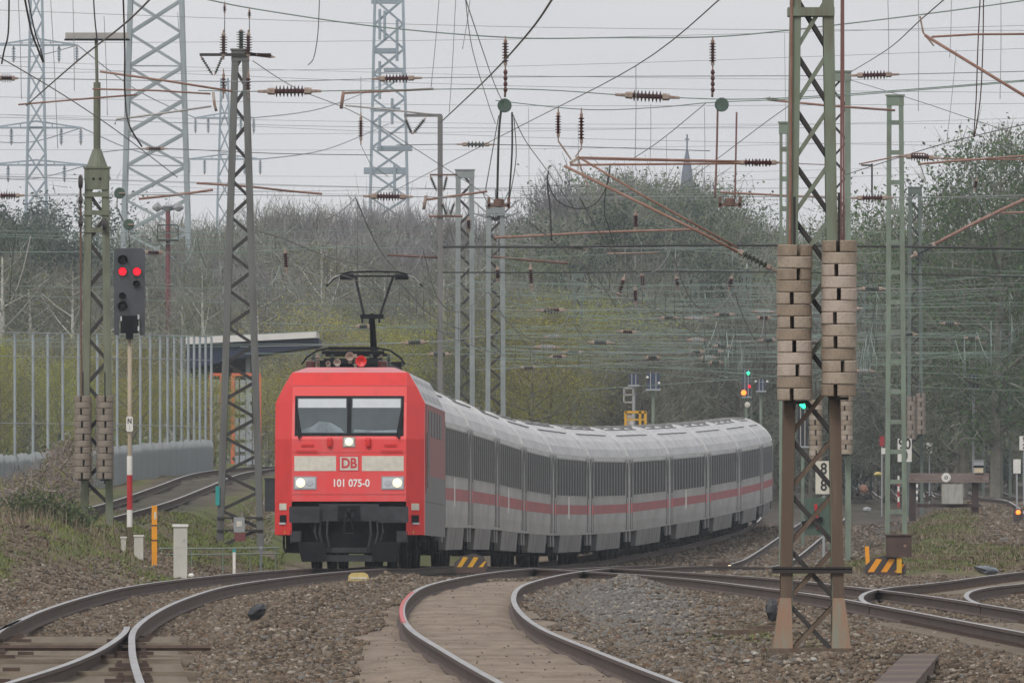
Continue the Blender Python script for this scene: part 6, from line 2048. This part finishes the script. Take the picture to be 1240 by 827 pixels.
t, z = post('pegged_stake', 'short white stake with a blue top beside the low pipe rail', 'stake', 283.5, 668, 685, 3.4, 318, 'white', 'short stakes by the pipe rail', .05)
b = MB(); b.box((0, 0, z(666.5)), (.058, .054, .06)); b.build('cap', M['teal'], t)
t, z = post('pegged_stake', 'short blue-grey stake nearest the red locomotive', 'stake', 316, 664, 684, 2.6, 322, 'bluegrey', 'short stakes by the pipe rail', .05)
b = MB(); b.box((0, 0, z(663)), (.05, .05, .05)); b.build('cap', M['plate_grey'], t)
PR = thing('pipe_rail', 'low grey-green pipe rail behind the white cabinet', 'rail', gbase(260, 330))
z = lambda py: HC - (py - YH) * 330 / F - PR.location.z
uu = 330 / F
for py, r in ((664, .022), (671, .018)):
    b = MB(); b.tube([((192 - 260) * uu, 0, z(py)), (0, 0, z(py)), ((338 - 260) * uu, 0, z(py - 1))], r, 6); b.build('pipe', M['green_pale'], PR)
for px in (196, 232, 270, 303, 334):
    b = MB(); b.tube([((px - 260) * uu, 0, z(663)), ((px - 260) * uu, 0, -.6)], .015, 6); b.build('pipe_post', M['green_pale'], PR)
b = MB(); b.lathe([(0.02, -.03), (.055, -.01), (.06, .03), (.03, .06)], 10)
o = b.build('white_bag', M['white'], None, True); o.location = gbase(231.5, 311) + Vector((0, 0, .1)); tag(o, 'small crumpled white bag beside the cabinet foot', 'bag')

# ------------------------------------------------------------------ between the tracks
def blob(name, label, cat, px, py, w, h, d, m, group=None, seed=1, lean=0):
    rs = random.Random(seed)
    b = MB()
    u = d / F
    R, Hh = w * u / 2, h * u
    prof = [(R * .55, -Hh * .5), (R, -Hh * .15), (R * .92, Hh * .25), (R * .5, Hh * .5)]
    b.lathe(prof, 8)
    b.v = [(x * (1 + rs.uniform(-.26, .26)) + lean * z, y * (1 + rs.uniform(-.26, .26)), z * (1 + rs.uniform(-.2, .2))) for x, y, z in b.v]
    o = b.build(name, M[m], None, False)
    o.location = P(px, py, d)
    o.location.z = max(o.location.z, Gz(o.location.x, d) + Hh * .35)
    return tag(o, label, cat, group)
blob('rubber_bung', 'round black rubber cap lying on the gravel between the left tracks', 'cap', 312, 741, 20, 18, 207, 'stone_black', seed=3, lean=.3)
blob('rubber_bung', 'black rubber cap on the gravel left of the near mast foot', 'cap', 935, 738, 16, 24, 205, 'stone_black', seed=5)
o = blob('plastic_canister', 'blue-grey plastic canister lying on the grass at the right', 'canister', 1195, 690, 26, 11, 300, 'bluegrey', seed=8, lean=.8)
o.rotation_euler = (0, .35, .4)
d = 296
t = thing('track_marker', 'small pale yellow marker block on the gravel in front of the locomotive', 'marker', gbase(434, d) + Vector((0, 0, .05)))
b = MB(); b.prism([(-.19, 0), (.20, 0), (.17, .11), (.10, .15), (-.12, .14), (-.17, .10)], -.15, .15); b.build('body', M['marker'], t)
b = MB(); b.box((.0, -.153, .05), (.30, .01, .03)); b.build('band', M['cream'], t)


def lever_weight(label, px, d, w, m2='yellow', mirror=1, py=690):
    gb = gbase(px, d)
    gb.z = HC - (py - YH) * d / F
    t = thing('point_lever', label, 'point lever', gb, 'striped point levers')
    pts = [(-.5, 0.02), (.5, 0.02), (.5, .22), (.36, .42), (.1, .5), (-.28, .42), (-.5, .22)]
    pts = [(x * w * mirror, zz_ * w) for x, zz_ in pts]
    if mirror < 0: pts = pts[::-1]
    b = MB(); b.prism(pts, -.08, .08); b.build('weight', M['lever_black'], t)
    for x0 in (-.44, -.12, .20):
        b = MB()
        q = [(x0, .06), (x0 + .15, .06), (x0 + .36, .38), (x0 + .22, .40)]
        q = [(max(-.49, min(.47, x)), min(zz_, .40 if abs(x) < .35 else .27)) for x, zz_ in q]
        b.prism([(x * w * mirror, zz_ * w) for x, zz_ in (q if mirror > 0 else q[::-1])], -.088, -.078); b.build('stripe', M[m2], t)
    b = MB(); b.box((0, .1, .0), (w * .9, .4, .12)); b.box((.3 * w, .1, .12), (.12, .2, .3)); b.build('base', M['box_brown'], t)
    return t, gb
t, gb = lever_weight('black and yellow striped point lever beside the coach bogies', 570, 318, .64)
t, gb = lever_weight('black and yellow striped point lever with a brown drive box on the grass', 1072, 322, .80, 'orange', py=696)
b = MB(); b.box((.26, .0, .56), (.50, .36, .42)); b.box((.26, .0, .78), (.56, .42, .03)); bx = b.build('drive_box', M['box_brown'], t)
b = MB(); b.lathe([(.03, 0), (.03, .01)], 10, 0, (.38, -.182, .57), 'y'); b.build('reflector', M['tube'], bx)
b = MB(); b.bar((-.34, -.02, .20), (-.36, -.02, .56), .08, .08); b.build('handle', M['orange'], t)
b = MB(); b.bar((.27, -.12, .04), (.27, -.12, .34), .10, .05); b.build('lug', M['yellow'], t)
t = thing('ground_signal', 'tiny dark dwarf signal with a pale lamp beside the rear coaches', 'signal', gbase(874, 430))
b = MB(); b.box((0, 0, .1), (.45, .3, .42)); b.build('box', M['box_brown'], t)
b = MB(); b.lathe([(.08, 0), (.08, .03), (.04, .05)], 10, 0, (.2, -.16, .16), 'y'); b.build('lamp', M['lamp_on'], t)
# concrete cable trough by the near mast
CT = thing('cable_trough', 'dark concrete cable trough lid lying beside the near mast foot', 'cable trough', P(906, 754, 196))
CT.location.z = Gz(CT.location.x, 196) + .04
b = MB(); b.box((0, 0, 0), (.7, .5, .10)); b.box((.25, .1, .07), (.3, .3, .05)); b.build('lid', M['rust_leg'], CT)
CT.rotation_euler.z = .4
CT2 = thing('cable_trough', 'long dark cable trough running right from the near mast foot', 'cable trough', (3.75, 156, Gz(3.75, 156)))
b = MB(); b.box((0, 0, .03), (.34, 24, .12)); b.build('channel', M['rust_leg'], CT2)
for k in range(16):
    b = MB(); b.box((0, -11.2 + 1.5 * k, .10), (.36, 1.46, .03)); b.build('lid', M['box_brown'] if k % 3 else M['rust_leg'], CT2)
CT2.rotation_euler.z = -.035
for i, (px, py, d, lab) in enumerate(((905, 800, 158, 'pale flat stone on the dirt left of the near mast foot'), (985, 798, 157, 'pale stone in front of the near mast foot'), (913, 791, 164, 'yellowish stone near the mast foot'), (1160, 690, 330, 'white scrap on the grass in front of the mound'))):
    blob('pale_stone', lab, 'stone', px, py, 10 if i < 3 else 7, 5, d, 'pale_wood', 'pale stones near the mast', 20 + i)


# ------------------------------------------------------------------ boards and the buffer stop
def board(label, px, y0, y1, w, d, rows, size, m='white', name='kilometre_board', postm='plate_grey', group=None, ext=0):
    gb = gbase(px, d)
    z = lambda py: HC - (py - YH) * d / F - gb.z
    t = thing(name, label, 'sign', gb, group)
    h = z(y0) - z(y1)
    b = MB(); b.tube([(0, .05, -.2), (0, .05, z(y0) - .1)], .035, 7); b.build('post', M[postm], t)
    b = MB(); b.box((0, 0, (z(y0) + z(y1)) / 2), (w * d / F, .03, h)); pl = b.build('plate', M[m], t)
    for i, s in enumerate(rows):
        text_part('lettering', s, size, M['text_black'], pl, (0, -.018, z(y0) - h * (i + .5) / len(rows)), sx=.85, bold=.008)
    return t
board('white kilometre board reading 90 over 0 behind the ladder mast', 1095.5, 531, 559, 17, 450, ['90', '0'], .40)
board('white board with figure eights half hidden by the near mast leg', 997.5, 558, 598, 20, 380, ['8', '8'], .36, 'cream')
board('small white sign on a thin post left of the buffer stop beam', 1125.5, 536, 549, 7, 720, [], .2, group=None, name='small_sign')
board('white board with black figures cut by the right edge', 1240, 528, 545, 11, 600, ['9', '2'], .24)
board('white topped post with two lamps at the right edge', 1231.5, 556, 573, 9, 560, [], .2, name='lamp_post_sign')
t = board('small red sign over a white one behind the ladder mast', 1068, 528, 540, 6, 700, [], .2, 'coach_red', name='small_sign')
b = MB(); b.box((.12, 0, HC - (546 - YH) * 700 / F - t.location.z), (.3, .03, .25)); b.build('lower_plate', M['white'], t)
d = 550
gb = gbase(1149, d)
gb.z = HC - (616 - YH) * d / F
BS = thing('buffer_stop', 'weathered timber buffer stop beam with a round white sign on dark posts', 'buffer stop', gb)
u = d / F
z = lambda py: HC - (py - YH) * u - gb.z
for x0, x1, nm in ((1100.5, 1197.5, 'beam'),):
    b = MB(); b.box((0, 0, z(578.5)), (97 * u, .30, 11.5 * u)); bm = b.build('beam', M['wood'], BS)
for px in (1105, 1181):
    b = MB(); b.box(((px - 1149) * u, .2, (z(584) - .4) / 2), (.22, .25, z(584) + .4)); b.build('post', M['buffer_post'], BS)
    b = MB(); b.bar(((px - 1149) * u, .3, z(588)), ((px - 1149) * u, 2.2, -.2), .15, .2); b.build('strut', M['buffer_post'], BS)
b = MB(); b.lathe([(.155, 0), (.155, .02)], 22, 0, ((1145.5 - 1149) * u, -.152, z(578)), 'y'); sg = b.build('round_sign', M['white'], BS)
text_part('sign_symbol', 'ø', .24, M['text_black'], sg, ((1145.5 - 1149) * u, -.176, z(577.5)))
b = MB(); b.box(((1153 - 1149) * u, -.3, z(598)), (26 * u, .05, 24 * u)); b.build('hanging_panel', M['pale_wood'], BS)
b = MB(); b.box((0, .1, z(612)), (76 * u, .2, .12)); b.build('cross_tie', M['buffer_post'], BS)
b = MB(); b.box(((1104.5 - 1149) * u, -.17, z(578)), (.06, .04, .06)); b.box(((1187 - 1149) * u, -.17, z(578)), (.06, .04, .06)); b.build('bolt', M['tube'], bm)
t = thing('lantern', 'cream lantern with a dark band standing on the buffer stop beam', 'lantern', P(1185, 572.8, 549.9))
b = MB(); b.box((0, 0, .10), (.30, .25, .18)); b.build('base', M['lantern'], t)
b = MB(); b.box((0, 0, .22), (.34, .28, .07)); b.build('band', M['black'], t)
b = MB(); b.box((0, 0, .33), (.34, .28, .14)); b.box((0, 0, .42), (.38, .32, .03)); b.build('hood', M['plate_grey'], t)
for px, y0, y1, lab in ((1088, 574, 612, 'red and white striped stake left of the buffer stop'), (1110.5, 584, 607, 'white striped stake behind the left post of the buffer stop')):
    gb = P(px, y1 + 2, 540)
    t = thing('striped_stake', lab, 'stake', gb)
    n = 6
    h = (y1 - y0) * 540 / F / n
    for k in range(n):
        b = MB(); b.box((0, 0, h * (k + .5)), (.06, .05, h)); b.build('band', M['white' if k % 2 else 'pole_red'] if px < 1100 else M['white' if k % 2 else 'bluegrey'], t)
blob('yellow_drum', 'yellow-brown point motor beside the far dark tracks', 'point motor', 1063, 574, 10, 5, 640, 'marker', None, 41)
blob('orange_drum', 'orange-brown point lantern right of the hidden mast', 'lantern', 1046, 592, 9, 10, 560, 'tube', None, 42)
o = blob('grey_box', 'pale grey box on the ground right of the near mast', 'box', 1050, 617, 10, 6, 470, 'plate_grey', None, 43)
t = thing('ground_signal', 'low dwarf signal with an amber light at the right edge', 'signal', gbase(1233, 520))
zz_ = HC - (620 - YH) * 520 / F - t.location.z
b = MB(); b.box((0, .1, zz_ / 2), (.3, .2, zz_ + .2)); b.build('box', M['lever_black'], t)
b = MB(); b.lathe([(.075, 0), (.075, .03), (.03, .05)], 12, 0, (0, -.03, zz_), 'y'); b.build('lamp', M['amber_lamp'], t)
# green point lantern seen through the near mast
gb = gbase(990, 330)
t = thing('point_lantern', 'green and red painted point machine seen between the near mast legs', 'point machine', gb)
uu = 330 / F
zz = lambda py: HC - (py - YH) * uu - gb.z
b = MB(); b.box((0, 0, zz(625)), (.50, .3, .75)); b.build('body', M['pulley'], t)
b = MB(); b.bar((0, -.2, zz(640)), (-.04, -.2, zz(610)), .06, .03); b.build('pointer', M['pole_red'], t)
b = MB(); b.bar((-.32, -.2, zz(634)), (.10, -.2, zz(628)), .05, .09); b.box((0, 0, .02), (.8, .4, .12)); b.build('rod', M['black'], t)
# yellow cage above the train roofs
d = 630
gb = gbase(769.5, d)
t = thing('work_cage', 'yellow railed work platform with a white box above the train roofs', 'work platform', gb)
u = d / F
z = lambda py: HC - (py - YH) * u - gb.z
for px in (757.5, 775, 781.5):
    for yy in (-.4, .4):
        b = MB(); b.box(((px - 769.5) * u, yy, z(498) / 2), (.09, .09, z(498))); b.build('upright', M['yellow'], t)
b = MB()
for yy in (-.4, .4):
    b.box((0, yy, z(499)), (25 * u, .09, .10)); b.box((0, yy, z(508)), (25 * u, .06, .06))
b.build('railing', M['yellow'], t)
b = MB(); b.box((0, 0, z(518)), (26 * u, 1.0, .1)); b.build('deck', M['plate_grey'], t)
b = MB(); b.box((-6.5 * u, 0, z(509)), (7 * u, .4, 13 * u)); b.build('white_box', M['white'], t)
b = MB(); b.box((-14 * u, .1, z(478)), (.05, .05, 18 * u)); b.box((-3 * u, .1, z(478)), (.04, .05, 18 * u)); b.box((-8.5 * u, .1, z(470)), (11 * u, .05, .05)); b.box((-8.5 * u, .1, z(487)), (11 * u, .05, .05)); b.box((-8.5 * u, .1, z(478)), (11 * u, .05, .05)); b.build('ladder_frame', M['tube_pale'], t)

# ------------------------------------------------------------------ pale fence on the left
FX = [-18, 18, 40, 58, 76, 95, 118, 142, 158, 170, 182, 194, 203, 211, 220, 228, 235, 242, 249, 256]
FN = thing('palisade_fence', 'pale grey palisade fence with tall thin posts and wires, left of the train', 'fence', (0, 0, 0))
fp = []
for k, px in enumerate(FX):
    d = 478 + 4.4 * k
    fp.append(((px - 620) * d / F, d))
for k, (x, d) in enumerate(fp):
    zt = HC - (402 + .3 * k - YH) * d / F
    zg = Gz(x, d) - .2
    b = MB(); b.tube([(x, d, zg), (x, d, zt)], .042, 7); b.build('fence_post', M['fence_post'], FN)
for k in range(len(fp) - 1):
    (x0, d0), (x1, d1) = fp[k], fp[k + 1]
    n = max(6, int(math.hypot(x1 - x0, d1 - d0) / .17))
    b = MB()
    for i in range(n):
        t_ = (i + .5) / n
        x, d = x0 + (x1 - x0) * t_, d0 + (d1 - d0) * t_
        zg = float(np.mean(G(np.linspace(x - 3, x + 3, 9), np.linspace(d - 14, d + 14, 9)))) - .1
        h = 1.25 + rnd.uniform(-.03, .03)
        w = .07
        b.add([(x - w, d - .01, zg), (x + w, d - .01, zg), (x + w, d - .01, zg + h - .08), (x, d - .01, zg + h), (x - w, d - .01, zg + h - .08),
               (x - w, d + .01, zg), (x + w, d + .01, zg), (x + w, d + .01, zg + h - .08), (x, d + .01, zg + h), (x - w, d + .01, zg + h - .08)],
              [(0, 1, 2, 3, 4), (9, 8, 7, 6, 5), (1, 6, 7, 2), (2, 7, 8, 3), (3, 8, 9, 4), (4, 9, 5, 0), (5, 6, 1, 0)])
    b.m = [rnd.choice((0, 0, 1)) for _ in range(n) for q_ in range(7)]
    b.build('fence_panel', [M['fence'], M['plate_grey']], FN)
b = MB()
for py in (402.5, 431, 512):
    b.tube([(x, d, HC - (py + .3 * k - YH) * d / F) for k, (x, d) in enumerate(fp)], .010 if py > 410 else .014, 5, cap=False)
b.build('fence_wires', M['fence_post'], FN)

# ------------------------------------------------------------------ dark blue shed with racks
d = 700
u = d / F
gb = gbase(310, d)
z = lambda py: HC - (py - YH) * u - gb.z
X = lambda px: (px - 310) * u
SH = thing('open_shed', 'dark blue open shed with a slanting white-edged roof behind the dark mast', 'shed', gb)
def slab(x0, y0a, y0b, x1, y1a, y1b, dy0, dy1):
    b = MB()
    q = [(X(x0), z(y0b)), (X(x1), z(y1b)), (X(x1), z(y1a)), (X(x0), z(y0a))]
    b.prism(q, dy0, dy1)
    return b
slab(225, 408, 417, 383, 401, 409, -.1, 12).build('roof', M['shed_white'], SH)
slab(226, 417.5, 447, 300, 414, 431, .2, 11).build('roof_band', M['shed_blue'], SH)
slab(300.2, 413.8, 431, 386, 409.4, 419, .2, 11).build('roof_band', M['shed_blue'], SH)
b = MB(); b.box((X(262), 9, z(510) + 1.5), (X(306) - X(222), .3, z(431) - z(520))); b.build('back_wall', M['shed_dark'], SH)
for px in (228, 300, 376):
    b = MB(); b.box((X(px), 1 if px < 370 else 10, z(430) / 2), (.2, .2, z(430))); b.build('column', M['galv'], SH)
for px, w, y0, cols, lab in ((262, 13, 455, 2, 'orange storage rack of grey crates left of the dark mast legs'), (298, 32, 455, 4, 'wide orange storage rack of grey crates between the dark mast legs')):
    g2 = gbase(px, 690)
    uu = 690 / F
    t = thing('storage_rack', lab, 'rack', g2, 'orange racks in the shed')
    zz = lambda py: HC - (py - YH) * uu - g2.z
    H = zz(y0)
    W = w * uu
    for s in (-1, 1):
        b = MB(); b.box((s * W / 2, 0, H / 2), (.16, .8, H)); b.build('upright', M['rack_orange'], t)
    b = MB(); b.box((0, 0, H + .05), (W + .1, .8, .12)); b.build('top_beam', M['rack_orange'], t)
    for i in range(7):
        for j in range(cols):
            b = MB(); b.box((-W / 2 + W * (j + .5) / cols, 0, .3 + (H - .4) * (i + .5) / 7), (W / cols * .78, .7, (H - .4) / 7 * .72)); b.build('crate', M['crate_grey'], t)
# red-brown floodlight mast behind the signal
d = 760
u = d / F
gb = gbase(203.5, d)
z = lambda py: HC - (py - YH) * u - gb.z
FL = thing('floodlight_mast', 'red-brown floodlight mast with a railed platform and lamps, behind the signal', 'lamp post', gb)
b = MB(); b.tube([(0, 0, 0), (0, 0, z(255))], [.14, .10], 8); b.build('pole', M['platform_red'], FL)
b = MB(); b.box((0, 0, z(291)), (26 * u, .9, .10))
for s in (-1, 1):
    b.box((s * 12.5 * u, -.4, z(282)), (.05, .05, 17 * u))
for py in (273, 282):
    b.box((0, -.4, z(py)), (25 * u, .05, .06))
b.build('platform', M['lace_dark'], FL)
for s, ln in ((-1, 12), (1, 14)):
    b = MB(); b.bar((0, 0, z(255)), (s * ln * u, 0, z(252)), .08, .08); b.build('lamp_arm', M['pole'], FL)
    b = MB(); b.tube([(s * 8 * u, -.1, z(253)), (s * 13 * u, -.1, z(250.5)), (s * 19 * u, -.1, z(252))], [.10, .24, .06], 8); b.build('lamp_head', M['plate_grey'], FL)
b = MB(); b.lathe([(.12, z(256)), (.26, z(250)), (.2, z(248))], 10); b.build('cap', M['plate_grey'], FL)

# ------------------------------------------------------------------ the church spire far off
d = 1750
u = d / F
gb = gbase(832, d)
z = lambda py: HC - (py - YH) * u - gb.z
CH = thing('church_spire', 'pointed slate church spire with a cross, blue with distance', 'church', gb)
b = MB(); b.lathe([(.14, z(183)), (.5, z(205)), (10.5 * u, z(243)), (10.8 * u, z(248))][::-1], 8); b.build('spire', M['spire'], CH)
b = MB(); b.box((0, 0, z(248) / 2), (19 * u, 19 * u, z(248))); tw = b.build('tower', M['wood'], CH)
for s in (-.25, .25):
    b = MB(); b.box((s * 19 * u, -9.5 * u - .03, z(275)), (.4, .08, 1.6)); b.build('window', M['shed_dark'], tw)
b = MB(); b.tube([(0, 0, z(184)), (0, 0, z(163))], .10, 6); b.box((0, 0, z(169)), (5.5 * u, .14, .14)); b.build('cross', M['spire'], CH)
